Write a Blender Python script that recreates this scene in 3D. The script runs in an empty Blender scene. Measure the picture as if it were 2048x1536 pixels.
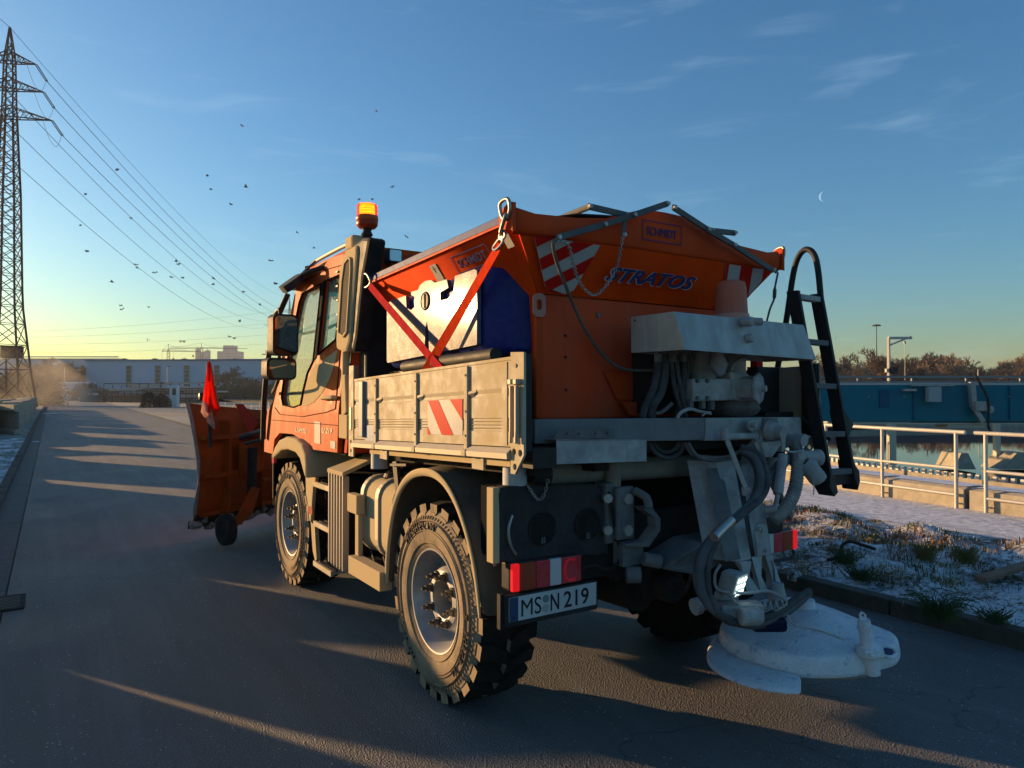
import bpy, bmesh, math, random
from mathutils import Vector, Matrix, noise
random.seed(7)
R = math.radians
S = bpy.context.scene
# ---------------------------------------------------------------- camera, sky, sun, exposure
cam_d = bpy.data.cameras.new('camera'); cam = bpy.data.objects.new('camera', cam_d)
S.collection.objects.link(cam); S.camera = cam
F0, HZ, TH, EYE = 1420.0, 785.0, R(33), 1.70
PIT = math.atan((HZ - 768) / F0)
cam.location = (0, 0, EYE); cam.rotation_euler = (R(90) + PIT, 0, -TH)
cam_d.sensor_width = 36; cam_d.lens = F0 / 2048 * 36; cam_d.clip_start = 0.05; cam_d.clip_end = 6000
SUN_AZ, SUN_EL = R(28.9), R(7.0)          # azimuth: left of the road direction (+Y)
sd = bpy.data.lights.new('sun', 'SUN'); sun = bpy.data.objects.new('sun', sd); S.collection.objects.link(sun)
sd.energy = 4.6; sd.angle = R(0.5); sd.color = (1.0, 0.60, 0.27)
tosun = Vector((-math.sin(SUN_AZ) * math.cos(SUN_EL), math.cos(SUN_AZ) * math.cos(SUN_EL), math.sin(SUN_EL)))
sun.rotation_euler = tosun.to_track_quat('Z', 'Y').to_euler()
Wd = bpy.data.worlds.new('World'); S.world = Wd; Wd.use_nodes = True
nt = Wd.node_tree; nt.nodes.clear()
out = nt.nodes.new('ShaderNodeOutputWorld'); bg = nt.nodes.new('ShaderNodeBackground'); sky = nt.nodes.new('ShaderNodeTexSky')
sky.sky_type = 'NISHITA'; sky.sun_disc = False; sky.sun_elevation = SUN_EL; sky.sun_rotation = -SUN_AZ
sky.air_density = 1.0; sky.dust_density = 1.0; sky.ozone_density = 2.2
bg.inputs['Strength'].default_value = 0.060
# thin cirrus wisps mixed over the sky
tc = nt.nodes.new('ShaderNodeTexCoord'); mp = nt.nodes.new('ShaderNodeMapping'); mp.inputs['Scale'].default_value = (2.2, 3.0, 14.0)
mp.inputs['Rotation'].default_value = (0.0, 0.12, 0.4)
nz = nt.nodes.new('ShaderNodeTexNoise'); nz.inputs['Scale'].default_value = 1.6; nz.inputs['Detail'].default_value = 7; nz.inputs['Roughness'].default_value = 0.62; nz.inputs['Distortion'].default_value = 0.7
rp = nt.nodes.new('ShaderNodeValToRGB'); rp.color_ramp.elements[0].position = 0.56; rp.color_ramp.elements[0].color = (0, 0, 0, 1)
rp.color_ramp.elements[1].position = 0.86; rp.color_ramp.elements[1].color = (0.24, 0.24, 0.24, 1)
mx = nt.nodes.new('ShaderNodeMix'); mx.data_type = 'RGBA'; mx.blend_type = 'MIX'; mx.inputs[7].default_value = (5.0, 7.0, 8.6, 1)
nt.links.new(tc.outputs['Generated'], mp.inputs['Vector']); nt.links.new(mp.outputs[0], nz.inputs['Vector']); nt.links.new(nz.outputs['Fac'], rp.inputs[0])
bw = nt.nodes.new('ShaderNodeRGBToBW'); sat = nt.nodes.new('ShaderNodeMix'); sat.data_type = 'RGBA'; sat.clamp_factor = False; sat.inputs[0].default_value = 1.40
tint = nt.nodes.new('ShaderNodeMix'); tint.data_type = 'RGBA'; tint.blend_type = 'MULTIPLY'; tint.inputs[0].default_value = 1; tint.inputs[7].default_value = (0.96, 1.36, 1.58, 1)
nt.links.new(sky.outputs[0], bw.inputs[0]); nt.links.new(bw.outputs[0], sat.inputs[6]); nt.links.new(sky.outputs[0], sat.inputs[7]); nt.links.new(sat.outputs[2], tint.inputs[6])
nt.links.new(rp.outputs[0], mx.inputs[0]); nt.links.new(tint.outputs[2], mx.inputs[6]); nt.links.new(mx.outputs[2], bg.inputs[0]); nt.links.new(bg.outputs[0], out.inputs[0])
S.view_settings.view_transform = 'Standard'; S.view_settings.look = 'None'; S.view_settings.exposure = 1.08; S.view_settings.gamma = 1
S.render.engine = 'CYCLES'; S.cycles.use_denoising = True; S.cycles.max_bounces = 6; S.cycles.transparent_max_bounces = 12
S.cycles.volume_bounces = 0; HAZE = 0.00026; S.cycles.sample_clamp_indirect = 6

# ---------------------------------------------------------------- point helper: a picture point on a known plane
def ray(u, v):
    a = (u - 1024) / F0; b = (768 - v) / F0
    f = math.cos(PIT) - b * math.sin(PIT); z = math.sin(PIT) + b * math.cos(PIT)
    return Vector((f * math.sin(TH) + a * math.cos(TH), f * math.cos(TH) - a * math.sin(TH), z))
def P(u, v, x=None, y=None, z=None, d=None):
    r = ray(u, v)
    if x is not None: t = x / r.x
    elif y is not None: t = y / r.y
    elif z is not None: t = (z - EYE) / r.z
    else: t = d / (r.x * math.sin(TH) + r.y * math.cos(TH))
    return Vector((0, 0, EYE)) + r * t

# ---------------------------------------------------------------- materials
MATS = {}
def mat(name, col, rough=0.6, metal=0.0, var=0.0, scale=6.0, dust=None, dustamt=0.0, dscale=3.0, bump=0.0, bscale=60.0, spec=0.18, emit=None, estr=0, coat=0, thr=(0.4, 0.65), streak=False):
    if name in MATS: return MATS[name]
    m = bpy.data.materials.new(name); m.use_nodes = True; n = m.node_tree; b = n.nodes['Principled BSDF']
    b.inputs['Base Color'].default_value = (*col, 1); b.inputs['Roughness'].default_value = rough; b.inputs['Metallic'].default_value = metal
    b.inputs['Specular IOR Level'].default_value = spec; b.inputs['Coat Weight'].default_value = coat
    tcn = n.nodes.new('ShaderNodeTexCoord'); L = n.links.new
    cur = None
    if var > 0:
        t = n.nodes.new('ShaderNodeTexNoise'); t.inputs['Scale'].default_value = scale; t.inputs['Detail'].default_value = 8; t.inputs['Roughness'].default_value = .65
        L(tcn.outputs['Object'], t.inputs['Vector'])
        mr = n.nodes.new('ShaderNodeMapRange'); mr.inputs[1].default_value = .25; mr.inputs[2].default_value = .75; mr.inputs[3].default_value = 1 - var; mr.inputs[4].default_value = 1 + var
        L(t.outputs['Fac'], mr.inputs[0])
        mm = n.nodes.new('ShaderNodeMix'); mm.data_type = 'RGBA'; mm.blend_type = 'MULTIPLY'; mm.inputs[0].default_value = 1
        mm.inputs[6].default_value = (*col, 1); L(mr.outputs[0], mm.inputs[7]); cur = mm.outputs[2]
    if dust is not None:
        t2 = n.nodes.new('ShaderNodeTexNoise'); t2.inputs['Scale'].default_value = dscale; t2.inputs['Detail'].default_value = 10; t2.inputs['Roughness'].default_value = .7
        mps = n.nodes.new('ShaderNodeMapping'); mps.inputs['Scale'].default_value = (3.0, 3.0, .45) if streak else (1, 1, 1); L(tcn.outputs['Object'], mps.inputs[0]); L(mps.outputs[0], t2.inputs['Vector'])
        r2 = n.nodes.new('ShaderNodeMapRange'); r2.inputs[1].default_value = thr[0]; r2.inputs[2].default_value = thr[1]; r2.inputs[3].default_value = dustamt * .25; r2.inputs[4].default_value = dustamt
        L(t2.outputs['Fac'], r2.inputs[0])
        m2 = n.nodes.new('ShaderNodeMix'); m2.data_type = 'RGBA'; L(r2.outputs[0], m2.inputs[0])
        if cur: L(cur, m2.inputs[6])
        else: m2.inputs[6].default_value = (*col, 1)
        m2.inputs[7].default_value = (*dust, 1); cur = m2.outputs[2]
        rr = n.nodes.new('ShaderNodeMapRange'); rr.inputs[3].default_value = rough; rr.inputs[4].default_value = min(1, rough + .45); L(r2.outputs[0], rr.inputs[0]); L(rr.outputs[0], b.inputs['Roughness'])
    if cur: L(cur, b.inputs['Base Color'])
    if bump > 0:
        t3 = n.nodes.new('ShaderNodeTexNoise'); t3.inputs['Scale'].default_value = bscale; t3.inputs['Detail'].default_value = 5
        L(tcn.outputs['Object'], t3.inputs['Vector']); bp = n.nodes.new('ShaderNodeBump'); bp.inputs['Strength'].default_value = bump; bp.inputs['Distance'].default_value = .01
        L(t3.outputs['Fac'], bp.inputs['Height']); L(bp.outputs[0], b.inputs['Normal'])
    if emit: b.inputs['Emission Color'].default_value = (*emit, 1); b.inputs['Emission Strength'].default_value = estr
    MATS[name] = m; return m

DUST = (0.42, 0.38, 0.33)
m_orange = mat('orange_paint', (0.47, 0.052, 0.002), .5, var=.12, scale=5, dust=(.46, .12, .02), dustamt=.45, dscale=4, spec=.08, streak=True)
m_orange2 = mat('faded_orange_steel', (0.58, 0.055, 0.006), .5, spec=.05, streak=True, var=.25, scale=3, dust=(.40, .09, .045), dustamt=.45, dscale=2.5, bump=.15, bscale=25)
m_hopper = mat('hopper_orange', (0.74, 0.050, 0.0), .5, spec=.07, streak=True, var=.22, scale=4, dust=(.58, .075, .01), dustamt=.4, dscale=3.5, bump=.1, bscale=18)
m_plow = mat('plough_orange', (0.46, 0.06, 0.004), .5, spec=.05, var=.3, scale=5, dust=(.10, .04, .015), dustamt=.55, dscale=3)
m_blue = mat('blue_plastic', (0.008, 0.016, 0.16), .30, var=.15, scale=7, dust=(.10, .12, .22), dustamt=.16, dscale=30, bump=.25, bscale=110)
m_alu = mat('dusty_aluminium', (0.36, 0.34, 0.30), .55, metal=.1, var=.12, scale=9, dust=(.46, .37, .20), dustamt=.9, dscale=6, bump=.15, bscale=140, spec=.2)
m_alu_hi = mat('bare_aluminium', (0.40, 0.36, 0.30), .5, metal=.3, var=.1, dust=(.42, .35, .26), dustamt=.4)
m_steel = mat('stainless_steel', (0.42, 0.40, 0.37), .42, metal=.45, streak=True, var=.2, scale=5, dust=(.26, .25, .235), dustamt=.55, dscale=4)
m_salt = mat('salt_coated_steel', (0.44, 0.43, 0.41), .75, metal=.1, var=.28, scale=8, dust=(.15, .15, .145), dustamt=.6, dscale=9, bump=.35, bscale=90)
m_saltdk = mat('salt_dusted_dark', (0.10, 0.10, 0.10), .7, var=.3, scale=7, dust=(.24, .235, .225), dustamt=.5, dscale=9, bump=.3, bscale=80)
m_shroud = mat('salt_crusted_shroud', (0.80, 0.80, 0.78), .85, var=.14, scale=9, dust=(.10, .16, .34), dustamt=.75, dscale=16, bump=1.0, bscale=75, thr=(.56, .68))
m_seal_shade = mat('rubber_and_shade_black', (0.008, 0.008, 0.009), .9, spec=.05)  # black of the rubber seals, also used where shade is painted
m_blueP = mat('blue_painted_rail', (0.012, 0.03, 0.16), .5, var=.2, scale=20, dust=(.16, .17, .24), dustamt=.35, dscale=30)
m_black = mat('black_steel', (0.018, 0.018, 0.02), .45, var=.3, dust=(.06, .055, .05), dustamt=.35, dscale=8)
m_blackp = mat('black_plastic', (0.014, 0.014, 0.016), .55, var=.3, dust=(.08, .07, .055), dustamt=.3, dscale=7, bump=.1)
m_under = mat('underbody_grime', (0.014, 0.0125, 0.012), .85, var=.4, dust=(.045, .038, .034), dustamt=.6, dscale=9, bump=.3, bscale=40)
m_tan = mat('dusty_plastic', (0.24, 0.20, 0.15), .6, var=.15, dust=(.47, .37, .21), dustamt=.95, dscale=5, spec=.2, thr=(.15, .32))
m_tyre = mat('dusty_tyre', (0.07, 0.06, 0.048), .85, var=.3, scale=12, dust=(.36, .28, .18), dustamt=.85, dscale=8, bump=.3, bscale=120, thr=(.25, .55))
m_tread = mat('tyre_tread', (0.012, 0.011, 0.010), .9, var=.4, scale=20, dust=(.035, .03, .026), dustamt=.6, dscale=14, bump=.5, bscale=90)
m_letter = mat('raised_rubber_letters', (0.05, 0.045, 0.04), .7)
m_rim = mat('silver_rim', (0.40, 0.41, 0.42), .38, metal=.5, var=.12, dust=(.30, .27, .23), dustamt=.55, dscale=9)
m_nut = mat('wheel_nut_steel', (0.10, 0.095, 0.09), .4, metal=.7)
m_red = mat('red_reflective', (0.50, 0.012, 0.008), .45, var=.1, spec=.03)
m_white = mat('white_reflective', (0.44, 0.43, 0.41), .5, var=.08, dust=(.26,.24,.22), dustamt=.5)
m_strap = mat('red_webbing', (0.42, 0.010, 0.018), .8, spec=.02, var=.25, scale=22, dust=(.1, .02, .02), dustamt=.4, dscale=12)
m_strap2 = mat('orange_webbing', (0.62, 0.04, 0.006), .8, spec=.02, var=.25, scale=22)
m_chain = mat('galvanised_chain', (0.34, 0.33, 0.31), .45, metal=.8, var=.3)
m_rope = mat('grimy_rope', (0.13, 0.12, 0.105), .9, var=.4, scale=60, bump=.8, bscale=200)
m_tarp = mat('black_tarp', (0.02, 0.02, 0.022), .7, var=.3)
m_ink = mat('dark_blue_ink', (0.02, 0.03, 0.13), .5)
m_inkbk = mat('black_ink', (0.02, 0.02, 0.02), .6)
m_plate = mat('plate_white', (0.58, 0.57, 0.55), .5, var=.1, dust=(.22, .23, .25), dustamt=.5)
m_eu = mat('plate_blue', (0.035, 0.06, 0.13), .5)
m_lampred = mat('tail_lamp_red', (0.55, 0.02, 0.03), .2, dust=(.35, .15, .15), dustamt=.35, coat=.6)
m_lampglow = mat('tail_lamp_lit', (0.8, 0.02, 0.02), .3, emit=(1, .012, .02), estr=.26)
m_lampamb = mat('tail_lamp_amber', (0.36, 0.045, 0.015), .25, dust=(.25, .1, .07), dustamt=.35)
m_lampclr = mat('tail_lamp_clear', (0.55, 0.52, 0.52), .25, dust=DUST, dustamt=.3)
m_beacon_lit = mat('beacon_lit', (1, .4, .02), .3, emit=(1.0, .50, .015), estr=3.2)
m_led = mat('led_lit', (1, 1, 1), .3, emit=(.80, 1.0, .90), estr=1.1)
m_lens = mat('lamp_lens', (.60, .62, .62), .1, metal=.3, coat=1)
m_concrete = mat('concrete', (0.40, 0.36, 0.29), .9, var=.2, scale=4, dust=(.24, .21, .16), dustamt=.6, dscale=5, bump=.3, bscale=30)
m_conc_dk = mat('mossy_concrete', (0.13, 0.10, 0.035), .95, var=.5, scale=9, dust=(.24, .16, .03), dustamt=.7, dscale=14, bump=.5, bscale=30)
m_galv = mat('galvanised_rail', (0.46, 0.44, 0.40), .5, metal=.3, var=.12, dust=(.5, .48, .43), dustamt=.4)
m_bridge = mat('petrol_blue_paint', (0.0, 0.14, 0.20), .6, var=.08, scale=2)
m_kerb = mat('old_kerb', (0.10, 0.09, 0.075), .95, var=.35, scale=9, dust=(.05, .05, .04), dustamt=.6, bump=.5, bscale=30)
m_bark = mat('bare_twigs', (0.18, 0.125, 0.09), .95, var=.3, scale=2)
m_bark2 = mat('bare_twigs_pale', (0.26, 0.19, 0.13), .95, var=.3, scale=2)
m_pylon = mat('pylon_steel', (0.085, 0.06, 0.055), .8, var=.2)
m_wire = mat('cable', (0.07, 0.07, 0.08), .7, spec=.1)
m_bird = mat('bird_dark', (0.05, 0.05, 0.055), .9)
m_hall = mat('pale_blue_cladding', (0.42, 0.52, 0.60), .8, var=.05, scale=.2)
m_hall2 = mat('grey_blue_cladding', (0.36, 0.42, 0.46), .8, var=.05, scale=.1)
m_win = mat('hall_window', (0.16, 0.15, 0.10), .15, var=.5, scale=2.5)
m_far = mat('distant_concrete', (0.30, 0.31, 0.31), .9, var=.06, scale=.05)
m_snowtop = mat('snow_crust', (0.74, 0.76, 0.80), .85, var=.06, bump=.4, bscale=40)
m_frost = mat('frosted_dirt', (0.26, 0.24, 0.21), .95, var=.3, scale=20, bump=.8, bscale=60)

def glassy(name, tint, rough=.04, trans=.75, frost=0.0):
    m = bpy.data.materials.new(name); m.use_nodes = True; n = m.node_tree; n.nodes.clear(); L = n.links.new
    o = n.nodes.new('ShaderNodeOutputMaterial'); tr = n.nodes.new('ShaderNodeBsdfTransparent'); tr.inputs[0].default_value = (*tint, 1)
    gl = n.nodes.new('ShaderNodeBsdfGlossy'); gl.inputs['Roughness'].default_value = rough; df = n.nodes.new('ShaderNodeBsdfDiffuse'); df.inputs[0].default_value = (.5, .52, .45, 1)
    fr = n.nodes.new('ShaderNodeFresnel'); fr.inputs[0].default_value = 1.6; mx1 = n.nodes.new('ShaderNodeMixShader'); mx2 = n.nodes.new('ShaderNodeMixShader')
    L(fr.outputs[0], mx1.inputs[0]); L(tr.outputs[0], mx1.inputs[1]); L(gl.outputs[0], mx1.inputs[2])
    tcn = n.nodes.new('ShaderNodeTexCoord'); t = n.nodes.new('ShaderNodeTexNoise'); t.inputs['Scale'].default_value = 28; t.inputs['Detail'].default_value = 6
    L(tcn.outputs['Object'], t.inputs['Vector']); mr = n.nodes.new('ShaderNodeMapRange'); mr.inputs[1].default_value = .35; mr.inputs[2].default_value = .7; mr.inputs[3].default_value = frost * .3; mr.inputs[4].default_value = frost
    L(t.outputs['Fac'], mr.inputs[0]); L(mr.outputs[0], mx2.inputs[0]); L(mx1.outputs[0], mx2.inputs[1]); L(df.outputs[0], mx2.inputs[2]); L(mx2.outputs[0], o.inputs[0])
    return m
m_glass = glassy('cab_glass', (.55, .72, .66), frost=.35)
m_amber = glassy('amber_lens', (.95, .22, .04), rough=.12, frost=.3)
m_amber.node_tree.nodes['Diffuse BSDF'].inputs[0].default_value = (.75, .16, .06, 1)
m_mirror = mat('mirror_glass', (.35, .37, .38), .03, metal=1.0)

# ---------------------------------------------------------------- mesh builder
class B:
    def __init__(s): s.bm = bmesh.new()
    def box(s, a, b):
        a, b = Vector(a), Vector(b)
        r = bmesh.ops.create_cube(s.bm, size=1); c = (a + b) / 2; d = b - a
        for v in r['verts']: v.co = Vector((c.x + v.co.x * d.x, c.y + v.co.y * d.y, c.z + v.co.z * d.z))
        return s
    def obox(s, c, ux, uy, uz, dx, dy, dz):      # oriented box: centre, unit axes, sizes
        r = bmesh.ops.create_cube(s.bm, size=1); c = Vector(c)
        for v in r['verts']: v.co = c + Vector(ux) * v.co.x * dx + Vector(uy) * v.co.y * dy + Vector(uz) * v.co.z * dz
        return s
    def bar(s, p, q, w, h=None, up=(0, 0, 1)):    # rectangular bar from p to q
        p, q = Vector(p), Vector(q); d = q - p
        if d.length < 1e-6: return s
        h = h or w; z = d.normalized(); x = z.cross(Vector(up))
        if x.length < 1e-3: x = z.cross(Vector((1, 0, 0)))
        x.normalize(); y = x.cross(z)
        return s.obox((p + q) / 2, x, y, z, w, h, d.length)
    def cyl(s, p, q, r, r2=None, n=16, caps=True):
        p, q = Vector(p), Vector(q); d = q - p; r2 = r if r2 is None else r2
        if d.length < 1e-6: return s
        z = d.normalized(); x = z.orthogonal().normalized(); y = z.cross(x)
        A = [s.bm.verts.new(p + (x * math.cos(2 * math.pi * i / n) + y * math.sin(2 * math.pi * i / n)) * r) for i in range(n)]
        C = [s.bm.verts.new(q + (x * math.cos(2 * math.pi * i / n) + y * math.sin(2 * math.pi * i / n)) * r2) for i in range(n)]
        for i in range(n): s.bm.faces.new((A[i], A[(i + 1) % n], C[(i + 1) % n], C[i]))
        if caps: s.bm.faces.new(A[::-1]); s.bm.faces.new(C)
        return s
    def tube(s, pts, r, n=10, sm=6, closed=False):  # smooth tube through points
        pts = [Vector(p) for p in pts]
        if sm > 1 and len(pts) > 2:
            q = []; m = len(pts)
            for i in range(m if closed else m - 1):
                p0 = pts[(i - 1) % m] if closed or i > 0 else pts[i]; p1 = pts[i]; p2 = pts[(i + 1) % m]; p3 = pts[(i + 2) % m] if closed or i + 2 < m else p2
                for k in range(sm):
                    t = k / sm
                    q.append(.5 * ((2 * p1) + (p2 - p0) * t + (2 * p0 - 5 * p1 + 4 * p2 - p3) * t * t + (3 * p1 - p0 - 3 * p2 + p3) * t ** 3))
            if not closed: q.append(pts[-1])
            pts = q
        rings = []; m = len(pts); prev = None
        for i, p in enumerate(pts):
            if closed: d = pts[(i + 1) % m] - pts[i - 1]
            else: d = pts[min(i + 1, m - 1)] - pts[max(i - 1, 0)]
            d = d.normalized() if d.length > 1e-9 else Vector((0, 0, 1))
            x = d.orthogonal().normalized() if prev is None else (prev - d * prev.dot(d)).normalized()
            prev = x; y = d.cross(x); rr = r(i / (m - 1)) if callable(r) else r
            rings.append([s.bm.verts.new(p + (x * math.cos(2 * math.pi * k / n) + y * math.sin(2 * math.pi * k / n)) * rr) for k in range(n)])
        for i in range(m if closed else m - 1):
            a, b = rings[i], rings[(i + 1) % m]
            for k in range(n): s.bm.faces.new((a[k], a[(k + 1) % n], b[(k + 1) % n], b[k]))
        if not closed: s.bm.faces.new(rings[0][::-1]); s.bm.faces.new(rings[-1])
        return s
    def lathe(s, prof, o, ax, n=32, closed=False):     # prof: (r, h) along axis
        o = Vector(o); z = Vector(ax).normalized(); x = z.orthogonal().normalized(); y = z.cross(x); rings = []
        for (r, h) in prof:
            if r < 1e-5: rings.append([s.bm.verts.new(o + z * h)])
            else: rings.append([s.bm.verts.new(o + z * h + (x * math.cos(2 * math.pi * i / n) + y * math.sin(2 * math.pi * i / n)) * r) for i in range(n)])
        for a, b in zip(rings, rings[1:]):
            for i in range(n):
                j = (i + 1) % n
                if len(a) == 1 and len(b) == 1: continue
                if len(a) == 1: s.bm.faces.new((a[0], b[j], b[i]))
                elif len(b) == 1: s.bm.faces.new((a[i], a[j], b[0]))
                else: s.bm.faces.new((a[i], a[j], b[j], b[i]))
        return s
    def prism(s, pts, d):                       # closed polygon (3D points) extruded by vector d
        pts = [Vector(p) for p in pts]; d = Vector(d)
        a = [s.bm.verts.new(p) for p in pts]; b = [s.bm.verts.new(p + d) for p in pts]; n = len(pts)
        s.bm.faces.new(a[::-1]); s.bm.faces.new(b)
        for i in range(n): s.bm.faces.new((a[i], a[(i + 1) % n], b[(i + 1) % n], b[i]))
        return s
    def yz(s, pts, x0, x1): return s.prism([(x0, p[0], p[1]) for p in pts], (x1 - x0, 0, 0))
    def xz(s, pts, y0, y1): return s.prism([(p[0], y0, p[1]) for p in pts], (0, y1 - y0, 0))
    def xy(s, pts, z0, z1): return s.prism([(p[0], p[1], z0) for p in pts], (0, 0, z1 - z0))
    def face(s, pts): s.bm.faces.new([s.bm.verts.new(Vector(p)) for p in pts]); return s
    def grid(s, rows):
        vs = [[s.bm.verts.new(Vector(p)) for p in r] for r in rows]
        for a, b in zip(vs, vs[1:]):
            for i in range(len(a) - 1): s.bm.faces.new((a[i], a[i + 1], b[i + 1], b[i]))
        return s
    def mesh(s, me, M):
        nb = len(s.bm.verts); s.bm.from_mesh(me); s.bm.verts.ensure_lookup_table()
        for v in s.bm.verts[nb:]: v.co = M @ v.co
        return s
    def plate(s, outer, holes, o, U, V, th):    # flat plate with holes; outline in (U, V) coordinates
        cu = bpy.data.curves.new('tmp', 'CURVE'); cu.dimensions = '2D'; cu.fill_mode = 'BOTH'; cu.extrude = th / 2
        for loop in [outer] + list(holes):
            sp = cu.splines.new('POLY'); sp.points.add(len(loop) - 1); sp.use_cyclic_u = True
            for p, c in zip(sp.points, loop): p.co = (c[0], c[1], 0, 1)
        ob = bpy.data.objects.new('tmp', cu); me = bpy.data.meshes.new_from_object(ob)
        U, V = Vector(U).normalized(), Vector(V).normalized(); N = U.cross(V)
        M = Matrix(((U.x, V.x, N.x, o[0]), (U.y, V.y, N.y, o[1]), (U.z, V.z, N.z, o[2]), (0, 0, 0, 1)))
        s.mesh(me, M); bpy.data.objects.remove(ob); bpy.data.curves.remove(cu); bpy.data.meshes.remove(me); return s
    def text(s, t, o, U, V, h, w=None, th=.002, shear=0.0, align='L', bold=0.0):
        cu = bpy.data.curves.new('tmp', 'FONT'); cu.body = t; cu.extrude = 0.5; cu.shear = shear; cu.offset = bold; cu.resolution_u = 4
        ob = bpy.data.objects.new('tmp', cu); me = bpy.data.meshes.new_from_object(ob)
        xs = [v.co.x for v in me.vertices]; ys = [v.co.y for v in me.vertices]
        x0, x1, y0, y1 = min(xs), max(xs), min(ys), max(ys); k = h / (y1 - y0); kx = (w / (x1 - x0)) if w else k
        U, V = Vector(U).normalized(), Vector(V).normalized(); N = U.cross(V); ox = (x0 + x1) / 2 if align == 'C' else x0; oy = (y0 + y1) / 2 if align == 'C' else y0
        M = Matrix(((U.x * kx, V.x * k, N.x * th, o[0]), (U.y * kx, V.y * k, N.y * th, o[1]), (U.z * kx, V.z * k, N.z * th, o[2]), (0, 0, 0, 1))) @ Matrix.Translation((-ox, -oy, 0))
        s.mesh(me, M); bpy.data.objects.remove(ob); bpy.data.curves.remove(cu); bpy.data.meshes.remove(me); return s
    def out(s, name, m, parent=None, smooth=None, bevel=0, sub=0, **tags):
        bm = s.bm; off = Vector(parent['o']) if parent is not None and 'o' in parent else Vector((0, 0, 0))
        if parent is None and 'base' in tags: off = Vector(tags.pop('base'))
        if off.length: bmesh.ops.translate(bm, verts=bm.verts, vec=-off)
        bmesh.ops.recalc_face_normals(bm, faces=bm.faces)
        me = bpy.data.meshes.new(name); bm.to_mesh(me); bm.free()
        ms = m if isinstance(m, (list, tuple)) else [m]
        for q in ms: me.materials.append(q)
        if smooth is not None:
            for p in me.polygons: p.use_smooth = True
            try: me.set_sharp_from_angle(angle=R(smooth))
            except Exception: pass
        o = bpy.data.objects.new(name, me); S.collection.objects.link(o)
        o['o'] = tuple(off)
        if parent is not None: o.parent = parent
        elif off.length: o.location = off
        if bevel:
            md = o.modifiers.new('bevel', 'BEVEL'); md.width = bevel; md.segments = 2; md.limit_method = 'ANGLE'; md.angle_limit = R(35)
        if sub:
            md = o.modifiers.new('sub', 'SUBSURF'); md.levels = sub; md.render_levels = sub
        for k, v in tags.items(): o[k] = v
        return o
def thing(name, label, cat, loc=(0, 0, 0), group=None):
    o = bpy.data.objects.new(name, None); S.collection.objects.link(o); o.location = loc; o['o'] = tuple(loc)
    o['label'] = label; o['category'] = cat
    if group: o['group'] = group
    return o
def tag(o, label, cat, group=None):
    o['label'] = label; o['category'] = cat
    if group: o['group'] = group
    return o
def copy_tree(o, parent=None):
    c = o.copy(); S.collection.objects.link(c); c.parent = parent
    for ch in o.children: copy_tree(ch, c)
    return c
def circ(c, r, n=20, a0=0): return [(c[0] + r * math.cos(a0 + 2 * math.pi * i / n), c[1] + r * math.sin(a0 + 2 * math.pi * i / n)) for i in range(n)]
def rrect(x0, y0, x1, y1, r, n=5):
    o = []
    for cx, cy, a in ((x1 - r, y1 - r, 0), (x0 + r, y1 - r, 90), (x0 + r, y0 + r, 180), (x1 - r, y0 + r, 270)):
        for i in range(n + 1): t = R(a + 90 * i / n); o.append((cx + r * math.cos(t), cy + r * math.sin(t)))
    return o
def chain(b, pts, link=.03, r=.004, w=.009):
    pts = [Vector(p) for p in pts]; q = []
    m = len(pts)
    for i in range(m - 1):
        p0, p1, p2, p3 = pts[max(i - 1, 0)], pts[i], pts[i + 1], pts[min(i + 2, m - 1)]
        for k in range(12):
            t = k / 12; q.append(.5 * ((2 * p1) + (p2 - p0) * t + (2 * p0 - 5 * p1 + 4 * p2 - p3) * t * t + (3 * p1 - p0 - 3 * p2 + p3) * t ** 3))
    q.append(pts[-1]); acc = [q[0]]; need = link * .8
    for a, c in zip(q, q[1:]):
        while (c - acc[-1]).length >= need and (a - c).length > 0:
            acc.append(acc[-1] + (c - acc[-1]).normalized() * need)
    for i, (a, c) in enumerate(zip(acc, acc[1:])):
        d = (c - a).normalized(); x = d.orthogonal().normalized(); y = d.cross(x)
        if i % 2: x, y = y, x
        mid = (a + c) / 2; L2 = link * .5
        b.tube([mid + d * L2 * math.cos(t) + x * w * math.sin(t) for t in [k * math.pi / 3 for k in range(6)]], r, n=4, sm=1, closed=True)
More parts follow.
